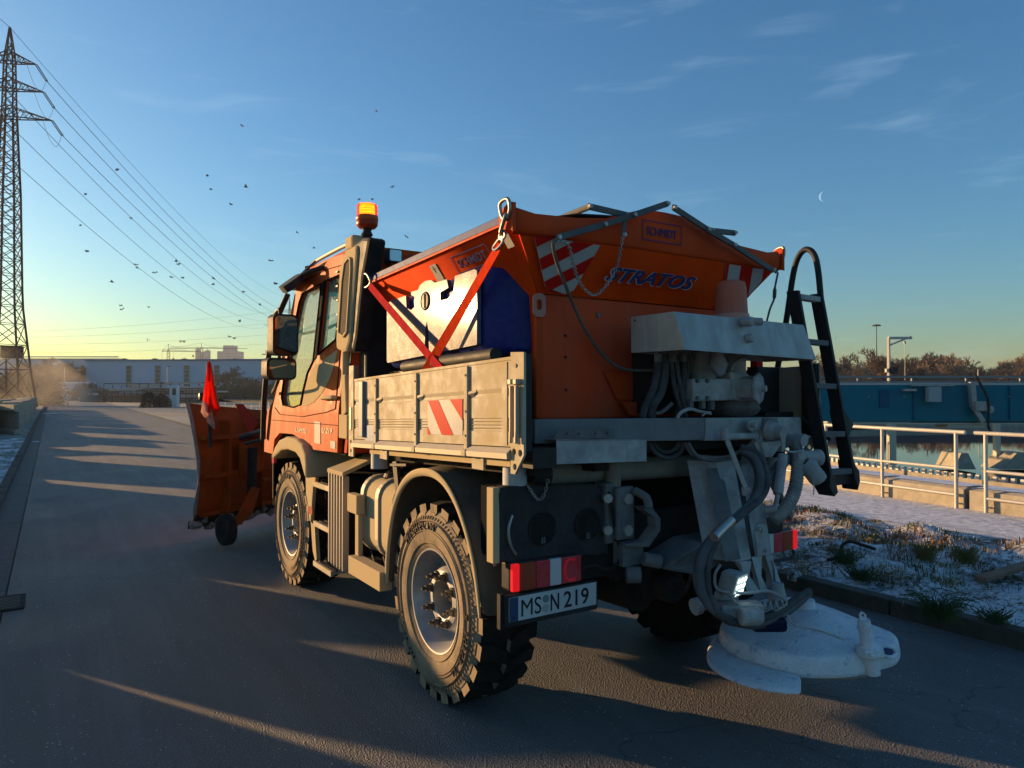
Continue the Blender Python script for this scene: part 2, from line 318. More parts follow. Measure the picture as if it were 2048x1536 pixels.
# ================================================================ SETTING
def ground_mat(name, kind):
    m = bpy.data.materials.new(name); m.use_nodes = True; n = m.node_tree; b = n.nodes['Principled BSDF']; L = n.links.new
    tcn = n.nodes.new('ShaderNodeTexCoord')
    def noise_(sc, det=8, rough=.6, vec=None, dist=0):
        t = n.nodes.new('ShaderNodeTexNoise'); t.inputs['Scale'].default_value = sc; t.inputs['Detail'].default_value = det; t.inputs['Roughness'].default_value = rough; t.inputs['Distortion'].default_value = dist
        L(vec or tcn.outputs['Object'], t.inputs['Vector']); return t.outputs['Fac']
    def ramp(f, a, c, ca, cc):
        r = n.nodes.new('ShaderNodeValToRGB'); r.color_ramp.elements[0].position = a; r.color_ramp.elements[1].position = c
        r.color_ramp.elements[0].color = (*ca, 1); r.color_ramp.elements[1].color = (*cc, 1); L(f, r.inputs[0]); return r.outputs[0]
    def mix(f, a, c, mode='MIX'):
        x = n.nodes.new('ShaderNodeMix'); x.data_type = 'RGBA'; x.blend_type = mode
        if isinstance(f, float): x.inputs[0].default_value = f
        else: L(f, x.inputs[0])
        for i, v in ((6, a), (7, c)):
            if isinstance(v, tuple): x.inputs[i].default_value = (*v, 1)
            else: L(v, x.inputs[i])
        return x.outputs[2]
    def bump(f, st, dist, prev=None):
        x = n.nodes.new('ShaderNodeBump'); x.inputs['Strength'].default_value = st; x.inputs['Distance'].default_value = dist; L(f, x.inputs['Height'])
        if prev: L(prev, x.inputs['Normal'])
        return x.outputs[0]
    if kind == 'asphalt':
        mpn = n.nodes.new('ShaderNodeMapping'); mpn.inputs['Scale'].default_value = (3.2, .16, 1); L(tcn.outputs['Object'], mpn.inputs[0])
        tracks = noise_(1.0, 6, .65, mpn.outputs[0]); fine = noise_(160, 3, .7); mid = noise_(.7, 8, .7)
        col = ramp(fine, .3, .75, (.045, .045, .043), (.190, .186, .178))
        col = mix(ramp(mid, .35, .7, (0, 0, 0), (.65, .65, .65)), col, (.14, .14, .142))
        col = mix(ramp(tracks, .46, .72, (0, 0, 0), (.70, .70, .70)), col, (.185, .185, .187))
        vo = n.nodes.new('ShaderNodeTexVoronoi'); vo.inputs['Scale'].default_value = 26; L(tcn.outputs['Object'], vo.inputs[0])
        clus = noise_(2.3, 4); th = n.nodes.new('ShaderNodeMapRange'); th.inputs[1].default_value = .42; th.inputs[2].default_value = .75; th.inputs[3].default_value = .06; th.inputs[4].default_value = .20; L(clus, th.inputs[0])
        lt = n.nodes.new('ShaderNodeMath'); lt.operation = 'LESS_THAN'; L(vo.outputs['Distance'], lt.inputs[0]); L(th.outputs[0], lt.inputs[1])
        col = mix(lt.outputs[0], col, (.42, .42, .42))
        vc = n.nodes.new('ShaderNodeTexVoronoi'); vc.feature = 'DISTANCE_TO_EDGE'; vc.inputs['Scale'].default_value = .22
        wv = n.nodes.new('ShaderNodeVectorMath'); wv.operation = 'ADD'; sc_ = n.nodes.new('ShaderNodeTexNoise'); sc_.inputs['Scale'].default_value = 1.1; sc_.inputs['Detail'].default_value = 6; L(tcn.outputs['Object'], sc_.inputs[0]); L(tcn.outputs['Object'], wv.inputs[0]); L(sc_.outputs['Color'], wv.inputs[1]); L(wv.outputs[0], vc.inputs[0])
        cr = n.nodes.new('ShaderNodeMath'); cr.operation = 'LESS_THAN'; cr.inputs[1].default_value = .0012; L(vc.outputs['Distance'], cr.inputs[0])
        col = mix(mix(cr.outputs[0], (0.0, 0.0, 0.0), (.5, .5, .5)), col, (.03, .03, .03))
        L(col, b.inputs['Base Color']); L(ramp(mid, .3, .7, (.55,) * 3, (.8,) * 3), b.inputs['Roughness'])
        vb = n.nodes.new('ShaderNodeTexVoronoi'); vb.inputs['Scale'].default_value = 105; L(tcn.outputs['Object'], vb.inputs[0])
        L(bump(fine, .2, .004, bump(vb.outputs['Distance'], 1.0, .014)), b.inputs['Normal'])
    elif kind == 'verge':
        big = noise_(1.5, 10, .72, dist=.3); fine = noise_(22, 8, .8); mid = noise_(5, 8, .75)
        soil = ramp(mid, .35, .62, (.035, .03, .014), (.15, .12, .045)); soil = mix(ramp(noise_(2.2, 5), .45, .62, (0,) * 3, (.8,) * 3), soil, (.17, .085, .035))
        add = n.nodes.new('ShaderNodeMath'); add.operation = 'ADD'; L(fine, add.inputs[0]); mul = n.nodes.new('ShaderNodeMath'); mul.operation = 'MULTIPLY'; mul.inputs[1].default_value = 1.0; L(big, mul.inputs[0]); L(mul.outputs[0], add.inputs[1])
        m2 = n.nodes.new('ShaderNodeMath'); m2.operation = 'MULTIPLY'; m2.inputs[1].default_value = .5; L(add.outputs[0], m2.inputs[0])
        col = mix(ramp(m2.outputs[0], .455, .535, (0,) * 3, (1,) * 3), soil, (.86, .88, .92)); L(col, b.inputs['Base Color']); b.inputs['Roughness'].default_value = .9
        L(bump(fine, .8, .04, bump(mid, .8, .08)), b.inputs['Normal'])
    elif kind == 'path':
        f = noise_(9, 8, .7); g = noise_(1.3, 6)
        mpn = n.nodes.new('ShaderNodeMapping'); mpn.inputs['Scale'].default_value = (5, .5, 1); mpn.inputs['Rotation'].default_value = (0, 0, .25); L(tcn.outputs['Object'], mpn.inputs[0]); tr = noise_(1.2, 5, .6, mpn.outputs[0])
        col = ramp(f, .28, .58, (.34, .31, .28), (.80, .78, .78)); col = mix(ramp(tr, .55, .66, (0,) * 3, (.6,) * 3), col, (.42, .39, .36)); L(col, b.inputs['Base Color']); b.inputs['Roughness'].default_value = .85
        L(bump(f, .5, .02), b.inputs['Normal'])
    elif kind == 'field':
        f = noise_(3, 10, .75); g = noise_(.05, 6)
        mpn = n.nodes.new('ShaderNodeMapping'); mpn.inputs['Scale'].default_value = (.3, 1.6, 1); L(tcn.outputs['Object'], mpn.inputs[0]); st = noise_(.8, 5, .6, mpn.outputs[0])
        col = ramp(f, .42, .70, (.15, .12, .07), (.50, .49, .48)); col = mix(ramp(g, .4, .6, (0,) * 3, (.6,) * 3), col, (.26, .22, .14)); col = mix(ramp(st, .5, .62, (0,) * 3, (.35,) * 3), col, (.62, .62, .64)); L(col, b.inputs['Base Color']); b.inputs['Roughness'].default_value = .95
        L(bump(f, .8, .06), b.inputs['Normal'])
    elif kind == 'gutter':
        f = noise_(14, 8, .75); g = noise_(2.0, 5)
        col = ramp(f, .3, .7, (.055, .05, .045), (.13, .12, .11)); col = mix(ramp(g, .55, .7, (0,) * 3, (.55,) * 3), col, (.03, .027, .02)); L(col, b.inputs['Base Color']); b.inputs['Roughness'].default_value = .9
        L(bump(f, .8, .01), b.inputs['Normal'])
    elif kind == 'water':
        b.inputs['Base Color'].default_value = (.012, .02, .028, 1); b.inputs['Roughness'].default_value = .03
    return m
M_AS = ground_mat('asphalt', 'asphalt'); M_VG = ground_mat('snowy_verge', 'verge'); M_PA = ground_mat('snowy_path', 'path'); M_FI = ground_mat('frosty_field', 'field'); M_GU = ground_mat('gutter_stone', 'gutter'); M_WA = ground_mat('dark_water', 'water')
def struct(b, name, m, **k):
    o = b.out(name, m, **k); o['kind'] = 'structure'; return o
# ground to the horizon, road on top
struct(B().face([(-1400, -100, -.06), (1400, -100, -.06), (1400, 1400, -.06), (-1400, 1400, -.06)]), 'ground', M_FI)
rk = [(-8, 5.37), (20, 5.45), (38, 6.0), (74, 7.2), (110, 8.6), (150, 10.6), (157, 16), (162, 60)]
b = B(); L_ = [(-30, -8, 5.37)]
rows = []
for y, xr in [(-12, 5.37)] + rk[1:]: rows.append([(-.30, y, 0), ((xr - .3) / 2, y, .012), (xr, y, 0)])
b.grid(rows); b.face([(-60, 150, -.004), (-.3, 150, -.004), (-.3, 185, -.004), (-60, 185, -.004)]); b.face([(-.3, 150, -.005), (60, 158, -.005), (60, 185, -.005), (-.3, 185, -.005)])
struct(b, 'road', M_AS)
b = B()
rows = []
for i in range(60):
    y = -4 + i * 2.6 if i < 59 else 150; rows.append([(-.31, y, .004), (-.60, y, .018)])
struct(b.grid(rows), 'gutter', M_GU)
kb = B(); y = -4
while y < 150:
    l = .98; kb.box((-.74 + random.uniform(-.008, .008), y, -.05), (-.60, y + l, .085 + random.uniform(-.01, .01))); y += 1.0
tag(kb.out('kerb', m_kerb, bevel=.012), 'weathered low stone kerb with dirt along the left side of the road', 'kerb')
kb = B(); y = -4
while y < 24:
    kb.box((5.37, y, -.05), (5.50, y + .985, .125 + random.uniform(-.006, .006))); y += 1.0
tag(kb.out('kerb', m_kerb, bevel=.012), 'dark kerb between the road and the snowy grass verge beside the ladder', 'kerb')
# right verge
rows = []
nx, ny = 60, 170
for j in range(ny + 1):
    y = -3 + 24.0 * (j / ny); r = []
    for i in range(nx + 1):
        x = 5.50 + 3.5 * i / nx; e = min(1, (x - 5.5) * 3, max(0, (8.75 - x) * 2.5))
        h = noise.fractal(Vector((x * 1.6, y * 1.6, 0)), 1, 2, 4) * .11 + noise.fractal(Vector((x * 9, y * 9, 3)), 1, 2, 3) * .035 + .03
        r.append((x, y, .105 + max(-.02, h) * max(0, e)))
    rows.append(r)
struct(B().grid(rows), 'verge_ground', M_VG, smooth=60)
VERGE = lambda x, y: .105 + max(-.02, noise.fractal(Vector((x * 1.6, y * 1.6, 0)), 1, 2, 4) * .11 + .03) * max(0, min(1, (x - 5.5) * 3, (8.75 - x) * 2.5))
CX, CY, CR = 30.3, 2.1, 19.85
def tp(r, a, z=0): return Vector((CX - r * math.cos(a), CY + r * math.sin(a), z))
# paved path beside the tank
rows = []
for j in range(60):
    y = -3 + j * .45; rr = 20.0
    xa = CX - math.sqrt(max(1, rr * rr - (y - CY) ** 2)) if abs(y - CY) < rr - 1 else 20
    rows.append([(8.70, y, .110), ((8.7 + xa) / 2, y, .125), (xa + .1, y, .112)])
struct(B().grid(rows), 'path', M_PA)
struct(B().face([(5.5, 20, .06), (60, 20, .06), (60, 150, .06), (8, 150, .02)]), 'far_ground', M_FI)
# left verge
rows = []
for j in range(120):
    y = -3 + 34 * j / 119; rows.append([(-.75 - 5.5 * i / 20, y, .06 + .03 * noise.fractal(Vector((i * .8, y * 3, 9)), 1, 2, 3) * min(1, i)) for i in range(21)])
struct(B().grid(rows), 'left_verge_ground', M_VG, smooth=60)
struct(B().face([(-80, 31, .03), (-.75, 31, .03), (-.75, 150, .03), (-80, 150, .03)]), 'yard_ground', M_FI)

# drain grate in the gutter
g = thing('drain_grate', 'slotted iron drain grate set in the asphalt at the left road edge', 'drain grate', (-.36, 7.0, .0))
b = B(); b.box((-.60, 6.78, .0), (-.165, 6.815, .012)); b.box((-.60, 7.225, 0), (-.165, 7.26, .012)); b.box((-.20, 6.8, 0), (-.165, 7.24, .012)); b.box((-.60, 6.8, 0), (-.565, 7.24, .012)); b.out('frame', m_under, g, bevel=.003)
b = B()
for i in range(8): b.box((-.57, 6.84 + i * .05, .002), (-.19, 6.862 + i * .05, .010))
b.out('bars', m_black, g); B().box((-.57, 6.81, .003), (-.19, 7.23, .005)).out('pit', mat('drain_pit', (.004, .004, .004), 1), g)
# snow scraps beside the gutter
for i, (u, v, w_, lab) in enumerate([(103, 827, .55, 'elongated scrap of snow on the road near the far gutter'), (72, 884, .10, 'small scrap of snow in the gutter')]):
    p = P(u, v, z=0.01); b = B(); n_ = 14
    top = [(p.x + w_ * (1 + .25 * math.sin(k * 3.1)) * math.cos(2 * math.pi * k / n_), p.y + w_ * 1.1 * (1 + .2 * math.cos(k * 2.3)) * math.sin(2 * math.pi * k / n_)) for k in range(n_)]
    tag(b.xy(top, .01, .035).out('snow_scrap', m_snowtop, bevel=.01), lab, 'snow scrap')

# ---------------------------------------------------------------- circular tank on the right
A0, A1 = R(-32), R(75)
def ring(b, r0, z0, r1, z1, a0=A0, a1=A1, n=120): b.grid([[tp(r0, a0 + (a1 - a0) * i / n, z0), tp(r1, a0 + (a1 - a0) * i / n, z1)] for i in range(n + 1)]); return b
struct(ring(B(), 18.4, -.045, .2, -.045), 'tank_water', M_WA)
# full circle water
b = B(); b.lathe([(18.5, -.04), (0, -.04)], (CX, CY, 0), (0, 0, 1), 90); struct(b, 'water', M_WA)
tank = thing('settling_tank', 'round concrete settling tank with toothed weir rim behind the white railing', 'tank', (CX, CY, 0))
b = B(); ring(b, 19.15, .30, 18.85, .30); ring(b, 19.15, -.05, 19.15, .30); ring(b, 18.85, -.05, 18.85, .30); b.out('moss_wall', m_conc_dk, tank)
b = B(); ring(b, 19.22, .318, 18.80, .318); ring(b, 19.22, .300, 19.22, .318); ring(b, 18.80, .300, 18.80, .318); b.out('snow_cap', m_snowtop, tank)
b = B(); ring(b, 18.62, -.05, 18.62, .36); ring(b, 18.58, -.05, 18.58, .36); ring(b, 18.62, .36, 18.58, .36); b.out('weir_plate', m_concrete, tank)
for k in range(100):
    a = R(-11 + .40 * k); c = tp(18.60, a, .40); t = Vector((math.sin(a), math.cos(a), 0)); q = Vector((t.y, -t.x, 0)); b = B(); b.obox(c, t, q, (0, 0, 1), .055, .05, .07); b.out('weir_tooth', m_galv, tank)
b = B(); ring(b, 20.0, -.04, 19.15, -.03); b.out('outer_channel', m_under, tank)
b = B(); c2 = []   # far wall of the tank
for i in range(90): t = R(75) + R(210) * i / 89; c2.append(t)
b.grid([[tp(18.62, t, -.05), tp(18.62, t, .42)] for t in c2]); b.grid([[tp(18.9, t, -.05), tp(18.9, t, .42)] for t in c2]); b.grid([[tp(18.62, t, .42), tp(18.9, t, .42)] for t in c2]); b.out('far_wall', m_concrete, tank)
# kerb blocks around the tank
blk = None; a = R(-6); k = 0
spans = []
while a < R(44):
    l = R(2.9 if k % 2 else 3.6); spans.append((a, a + l)); a += l + R(.18); k += 1
for k, (a, a2) in enumerate(spans):
    b = B(); n_ = 5
    for i in range(n_):
        p, q = a + (a2 - a) * i / n_, a + (a2 - a) * (i + 1) / n_
        b.prism([tp(20.0, p, .06), tp(20.0, p, .37), tp(19.93, p, .40), tp(19.58, p, .40), tp(19.58, p, .06)], tp(20.0, q) - tp(20.0, p))
    b.bm.verts.ensure_lookup_table(); bmesh.ops.remove_doubles(b.bm, verts=b.bm.verts, dist=.004)
    o = b.out('kerb_block', m_concrete, bevel=.02, base=tp(19.8, a, .06)); tag(o, 'low snow dusted concrete edge block of the tank, number %d counted from the camera side' % (k + 1), 'concrete block', 'concrete edge blocks around the tank')
    b = B(); b.grid([[tp(19.9, a + (a2 - a) * (.03 + .94 * i / 4), .405), tp(19.62, a + (a2 - a) * (.03 + .94 * i / 4), .407)] for i in range(5)]); b.out('snow_cap', m_snowtop, o)
# white tubular railing: bays with posts
def railing(pts, name, label, z0=.08, zt=1.16, zm=.66, r=.025, feet=True, over=.12):
    t = thing(name, label, 'railing', tuple(Vector(pts[0]) + Vector((0, 0, z0))))
    d0 = (Vector(pts[0]) - Vector(pts[1])).normalized() * over; B().tube([Vector(pts[0]) + d0 + Vector((0, 0, zt))] + [Vector(p) + Vector((0, 0, zt)) for p in pts], .027, n=12, sm=4).out('top_rail', m_galv, t, smooth=50)
    B().tube([Vector(p) + Vector((0, 0, zm)) for p in pts], .022, n=10, sm=4).out('middle_rail', m_galv, t, smooth=50)
    B().tube([Vector(p) + Vector((0, 0, .30)) for p in pts], .022, n=10, sm=4).out('lower_rail', m_galv, t, smooth=50)
    for p in pts:
        b = B(); p = Vector(p); b.cyl(p + Vector((0, 0, z0)), p + Vector((0, 0, zt)), r, n=14); b.out('post', m_galv, t, smooth=50)
        if feet: b = B(); b.obox(p + Vector((.10, .02, z0 + .10)), (1, 0, 0), (0, 1, 0), (0, 0, 1), .16, .10, .012); b.obox(p + Vector((.09, .02, z0 + .17)), (1, 0, 0), (0, 1, 0), (0, 0, 1), .012, .10, .26); b.out('bracket', m_galv, t)
    return t
def polar(a, r=20.07): return tp(r, a, 0)
aa = lambda y: math.asin((y - CY) / 20.07)
railing([polar(aa(4.86)), polar(aa(6.0)), polar(aa(7.1)), polar(aa(8.3)), polar(aa(9.5))], 'tank_railing', 'white tubular railing section behind the ladder, left of the gap between the two railing sections')
railing([polar(aa(4.47)), polar(aa(3.2)), polar(aa(1.9)), polar(aa(.6))], 'tank_railing', 'white tubular railing section at the right edge of the photo')
for k in range(3):
    a = aa(11.2 + k * 2.6); railing([polar(a), polar(a + R(3.4)), polar(a + R(6.8))], 'tank_railing', 'white railing section farther round the tank, %s of three behind the truck' % ['nearest', 'middle', 'farthest'][k])
# blue scraper bridge across the tank
cx = Vector((math.sin(TH), math.cos(TH), 0)); rx = Vector((math.cos(TH), -math.sin(TH), 0))
def BR(l, d, z): return cx * d + rx * l + Vector((0, 0, z))
br = thing('scraper_bridge', 'long petrol blue steel scraper bridge spanning the round tank', 'bridge', tuple(BR(7.2, 17, .9)))
b = B(); b.obox(BR(17.2, 17.15, 1.445), rx, cx, (0, 0, 1), 22.4, .30, .87); b.obox(BR(17.2, 18.6, 1.445), rx, cx, (0, 0, 1), 22.4, .12, .87); b.out('girder', m_bridge, br)
mat('petrol_blue_dark', (.0, .075, .15), .4)
for l in [9.6, 11.9, 12.9, 14.6, 18, 21]: b = B(); b.obox(BR(l, 16.985, 1.445), rx, cx, (0, 0, 1), .02, .03, .80); b.out('panel_joint', MATS['petrol_blue_dark'], br)
b = B(); b.obox(BR(8.9, 16.98, 1.55), rx, cx, (0, 0, 1), .22, .02, .42); b.out('side_panel', MATS['petrol_blue_dark'], br)
for l in [x * .84 + 7.7 for x in range(12)]: b = B(); b.cyl(BR(l, 17.0, 1.60), BR(l, 16.97, 1.60), .014, n=6); b.out('bolt_head', m_galv, br)
b = B(); b.obox(BR(17.2, 17.8, 1.905), rx, cx, (0, 0, 1), 22.4, 1.6, .05); b.out('walkway', m_galv, br)
b = B(); b.obox(BR(17.2, 17.02, 1.955), rx, cx, (0, 0, 1), 22.4, .04, .04); b.obox(BR(17.2, 17.05, 2.075), rx, cx, (0, 0, 1), 22.4, .05, .05)
for l in [7 + i * 1.3 for i in range(16)]: b.obox(BR(l, 17.04, 2.0), rx, cx, (0, 0, 1), .035, .035, .15)
b.out('hand_rail', mat('rail_grey', (.22, .22, .24), .5, metal=.4), br)
b = B(); b.obox(BR(9.45, 16.9, 1.76), rx, cx, (0, 0, 1), .32, .10, .05); b.obox(BR(10.0, 16.9, 1.88), rx, cx, (0, 0, 1), 1.0, .07, .05); b.out('bracket', m_steel, br)
b = B(); b.obox(BR(10.0, 16.85, 1.66), rx, cx, (0, 0, 1), .30, .14, .36); b.out('junction_box', mat('grey_box', (.33, .36, .38), .5), br)
b = B(); b.bar(BR(10.9, 16.85, 1.95), BR(10.95, 16.85, 1.35), .12, .12); b.bar(BR(10.95, 16.85, 1.35), BR(11.15, 16.8, 1.0), .10, .10); b.cyl(BR(11.25, 16.7, 1.30), BR(11.25, 16.9, 1.30), .09, n=14); b.obox(BR(11.05, 16.8, 1.38), rx, cx, (0, 0, 1), .26, .16, .22); b.out('drive_arm', m_steel, br)
b = B(); b.tube([BR(10.95, 16.8, 2.15), BR(11.05, 16.75, 1.9), BR(11.2, 16.7, 1.5), BR(11.2, 16.7, .9), BR(11.3, 16.6, .6)], .03, n=6); b.tube([BR(12.1, 16.6, .95), BR(12.35, 16.5, .6), BR(12.4, 16.5, .25), BR(12.35, 16.5, 0)], .035, n=6); b.out('cable', m_black, br)
b = B(); b.obox(BR(8.6, 17.3, .96), rx, cx, (0, 0, 1), 1.9, .5, .08); b.obox(BR(10.9, 17.3, .90), rx, cx, (0, 0, 1), .9, .5, .10); b.obox(BR(11.6, 17.4, .96), rx, cx, (0, 0, 1), 8, .8, .03); b.out('gantry_underside', mat('pale_green_steel', (.35, .42, .36), .5), br)
for l, w_ in ((8.65, .16), (11.05, .10), (13.25, .14), (14.1, .2)):
    b = B(); b.obox(BR(l, 16.2, .50), rx, cx, (0, 0, 1), w_, .12, 1.0); b.out('hanger_post', mat('cream_steel', (.52, .48, .36), .5, dust=DUST, dustamt=.4), br)
b = B()
for l, w_ in ((10.0, .5), (11.3, 1.0), (12.3, .9), (14.0, 1.3)):
    c = BR(l, 15.7, 0); b.prism([c - rx * w_ / 2, c + rx * w_ / 2, c + rx * w_ * .15 + Vector((0, 0, .36)), c - rx * w_ * .15 + Vector((0, 0, .36))], cx * .7)
b.out('skimmer_hood', m_concrete, br)
# far bank screens seen under the bridge (dark wall of the neighbouring tank)
o = B().obox(BR(20, 46, .75), rx, cx, (0, 0, 1), 60, .6, 1.5).out('tank_wall', mat('dark_wall', (.055, .065, .085), .9, var=.2), base=BR(20, 46, 0)); tag(o, 'long dark wall across the far side of the round tank', 'wall')

# ---------------------------------------------------------------- precast concrete on the left
def beam(c, yaw, L=3.0, h=1.25, w=.75, lab='', grp=None):
    c = Vector(c); d = Vector((math.sin(yaw), math.cos(yaw), 0)); s = Vector((d.y, -d.x, 0)); b = B()
    pr = [(w, 0), (w, h), (0, h), (0, h - .22), (.10, h - .27), (.17, h - .27), (.17, .24), (.02, .16), (0, 0)]
    b.prism([c + s * (p[0] - w) + Vector((0, 0, p[1])) for p in pr], d * L)
    o = b.out('concrete_beam', m_concrete, bevel=.015, base=c); tag(o, lab, 'concrete beam', grp)
    b = B(); b.prism([c + s * (-.04) + Vector((0, 0, h + .004)), c + s * (-w + .05) + Vector((0, 0, h + .004)), c + s * (-w + .05) + Vector((0, 0, h + .018)), c + s * (-.04) + Vector((0, 0, h + .018))], d * L * .96); b.out('snow_cap', m_frost, o)
    return o
beam((-.90, 34.3, .03), R(-20), 3.1, 1.17, .34, 'nearest pale precast concrete beam at the left edge, its recessed side lit by the sun')
G_ = 'precast concrete beams stored in rows beside the road'
for i in range(7): beam((-1.05 - .02 * i, 40 + i * 6.8, .03), R(random.uniform(-4, 0)), 5.2, 1.2, .8, 'precast concrete beam lying in the row right beside the left kerb', G_)
for k in range(1, 5):
    for i in range(6): beam((-1.05 - k * 1.9 + random.uniform(-.2, .2), 38 + i * 7.6 + k, .03), R(random.uniform(-8, 3)), 5.0, 1.1 + random.uniform(-.1, .12), .8, 'precast concrete beam lying in the back rows of the storage yard', 'precast concrete beams in the back of the storage yard')
# sloping wing wall elements along the near left verge (unseen, added and shaped to throw the shadow bands on the road)
def sy(s): return (s + 1.752) / .483
def caster(prof, lab):
    pts = [(sy(prof[0][0]), .02)] + [(sy(s), z) for s, z in prof] + [(sy(prof[-1][0]), .02)]
    b = B(); b.yz(pts, -2.06, -1.94); b.box((-2.9, pts[0][0], .02), (-2.061, pts[-1][0], .16)); o = b.out('shadow_wall', m_concrete, base=(-2, pts[0][0], .02)); tag(o, lab, 'unseen shadow wall')
caster([(.2, 1.38), (2.50, 1.38)], 'unseen flat topped concrete wall nearest the camera, added to shade the road')
caster([(2.505, .44), (2.57, .42), (2.62, .60), (2.68, .80), (2.79, .93), (3.17, 1.10), (3.53, 1.33)], 'unseen concrete wing wall with a steep sloping top beside the drain grate')
caster([(3.545, .86), (3.60, .88), (3.80, 1.0), (4.0, 1.13), (4.33, 1.13)], 'unseen concrete wing wall with a gently sloping top, third along the left verge')
caster([(4.345, .80), (4.42, .80), (4.50, .95), (4.9, 1.0), (5.4, 1.17), (7.62, 1.25)], 'long unseen concrete wall with a rising top, added to cast shadow on the road')
caster([(7.65, .50), (7.98, .46), (8.05, .62), (8.30, .98)], 'low unseen concrete wall, notched to let a streak of sun through')
caster([(8.33, 1.28), (10.4, 1.28)], 'tall flat topped unseen concrete wall, added for the shadow between two light streaks')
caster([(10.5, .66), (10.8, .50), (11.3, .7), (11.9, .9)], 'unseen concrete wall hollowed on top to let a light streak pass')
caster([(11.95, 1.28), (12.3, 1.28)], 'short tall unseen concrete wall, added to part two light streaks')
caster([(12.33, .62), (12.55, .48), (13.3, .74), (13.9, .8)], 'farthest low unseen concrete wall, shaped for the last light streak')
caster([(13.95, 1.25), (16.2, 1.2)], 'farthest tall unseen concrete wall, added to shade the road before the stored beams')

# ---------------------------------------------------------------- pylons and cables
def pylon(base, dirv, label, H=43.1, k=1.0, name='electricity_pylon', fine=True):
    bx, by = base; t = thing(name, label, 'pylon', (bx, by, 0)); dv = Vector((*dirv, 0)).normalized(); pv = Vector((dv.y, -dv.x, 0))
    prof = [(0, 3.1), (4.3, 2.4), (11, 1.60), (13, 1.50), (24, 1.25), (33, .80), (39.5, .62), (H, .06)]
    def hw(z):
        for (a, wa), (c, wc) in zip(prof, prof[1:]):
            if z <= c: return (wa + (wc - wa) * (z - a) / (c - a)) * k
        return .06
    def leg(i, z):
        ang = [pv, dv, -pv, -dv][i]; return Vector((bx, by, z)) + ang * hw(z)
    b = B(); zs = [0, 4.3]; z = 4.3; st = 2.6
    while z < H - 1.2: st = max(.95, hw(z) * 1.15); z = min(z + st, H); zs.append(z)
    zs[-1] = H
    for i in range(4):
        for a, c in zip([p[0] for p in prof], [p[0] for p in prof][1:]): b.bar(leg(i, a), leg(i, c), .17 if a < 33 else .11)
        for a, c in zip(zs, zs[1:]):
            b.bar(leg(i, a), leg((i + 1) % 4, c), .075); b.bar(leg((i + 1) % 4, a), leg(i, c), .075)
            if fine and (c - a) > 1.2: b.bar(leg(i, c), leg((i + 1) % 4, c), .07)
    b.out('tower_frame', m_pylon, t)
    tips = []
    for z, l in ((39.1, 2.7), (36.0, 3.5), (32.8, 4.4)):
        for s in (1, -1):
            l_ = l * k if fine else l * 2.6
            tip = Vector((bx, by, z)) + pv * s * l_; b = B()
            for q in (dv, -dv):
                a0 = Vector((bx, by, z)) + q * hw(z) * .7; u0 = Vector((bx, by, z + 1.3)) + q * hw(z) * .6
                b.bar(a0, tip, .11); b.bar(u0, tip, .09); n_ = 5
                for i in range(n_): b.bar(a0.lerp(tip, i / n_), u0.lerp(tip, (i + .5) / n_), .05); b.bar(a0.lerp(tip, (i + 1) / n_), u0.lerp(tip, (i + .5) / n_), .05)
            o = b.out('cross_arm', m_pylon, t); e = tip + dv * 2.6 + Vector((0, 0, -.75))
            if fine:
                c = B(); o_ = pv * .10
                for f in (o_, -o_): c.cyl(tip + f, e + f, .055, n=6)
                c.bar(e - o_ * 1.5, e + o_ * 1.5, .1); c.tube([tip - dv * 2.4 + Vector((0, 0, -.7)), tip + Vector((0, 0, -2.3)) - dv * .6, tip + dv * 1.2 + Vector((0, 0, -2.6)), e], .02, n=5); c.out('insulator', m_pylon, o)
            tips.append((s, z, e))
    return t, tips
L0 = P(14, 745, d=80); PB = (L0.x, L0.y); far = P(579, 700, d=330); PF = (far.x, far.y); dr = Vector((PF[0] - PB[0], PF[1] - PB[1]))
_, t1 = pylon(PB, dr, 'tall steel lattice pylon with curved insulators at the left edge')
_, t2 = pylon(PF, dr, 'distant lattice pylon with wide cross arms behind the truck mirror', H=45.5, k=1.0, fine=False)
def cable(a, c, sag, label, r=.035):
    a, c = Vector(a), Vector(c); pts = [a.lerp(c, i / 40) - Vector((0, 0, sag * 4 * (i / 40) * (1 - i / 40))) for i in range(41)]
    o = B().tube(pts, r, n=4, sm=1).out('power_cable', m_wire, base=a); tag(o, label, 'power cable', 'power cables between the two pylons')
ord_ = {39.1: 'upper', 36.0: 'middle', 32.8: 'lower'}
for (s, z, e), (s2, z2, e2) in zip(t1, t2):
    cable(e, e2, 7.5, 'power cable from the %s %s arm of the near pylon' % (ord_[z], 'right' if s > 0 else 'left'))
cable((PB[0], PB[1], 43.1), (PF[0], PF[1], 45.5), 6.0, 'thin earth cable strung from the very top of the near pylon', .025)
o = B().tube([Vector((PB[0], PB[1], 43.1)), Vector((PB[0], PB[1], 43.1)) - Vector((*dr.normalized(), 0)) * 30 + Vector((0, 0, -2))], .03, n=4, sm=1).out('power_cable', m_wire, base=(PB[0], PB[1], 43.1)); tag(o, 'short run of cable leaving the top of the near pylon to the left', 'power cable')
for k, (u1, v1, u2, v2, nm) in enumerate([(40, 665, 560, 622, 'uppermost'), (40, 676, 560, 645, 'second'), (40, 690, 560, 668, 'third'), (40, 706, 560, 686, 'lowest')]):
    a, c = P(u1, v1, d=420), P(u2, v2, d=420); o = B().tube([a, a.lerp(c, .5) - Vector((0, 0, 1.5)), c], .055, n=4).out('distant_cable', m_wire, base=a); tag(o, '%s of the faint distant cables low over the horizon' % nm, 'power cable')

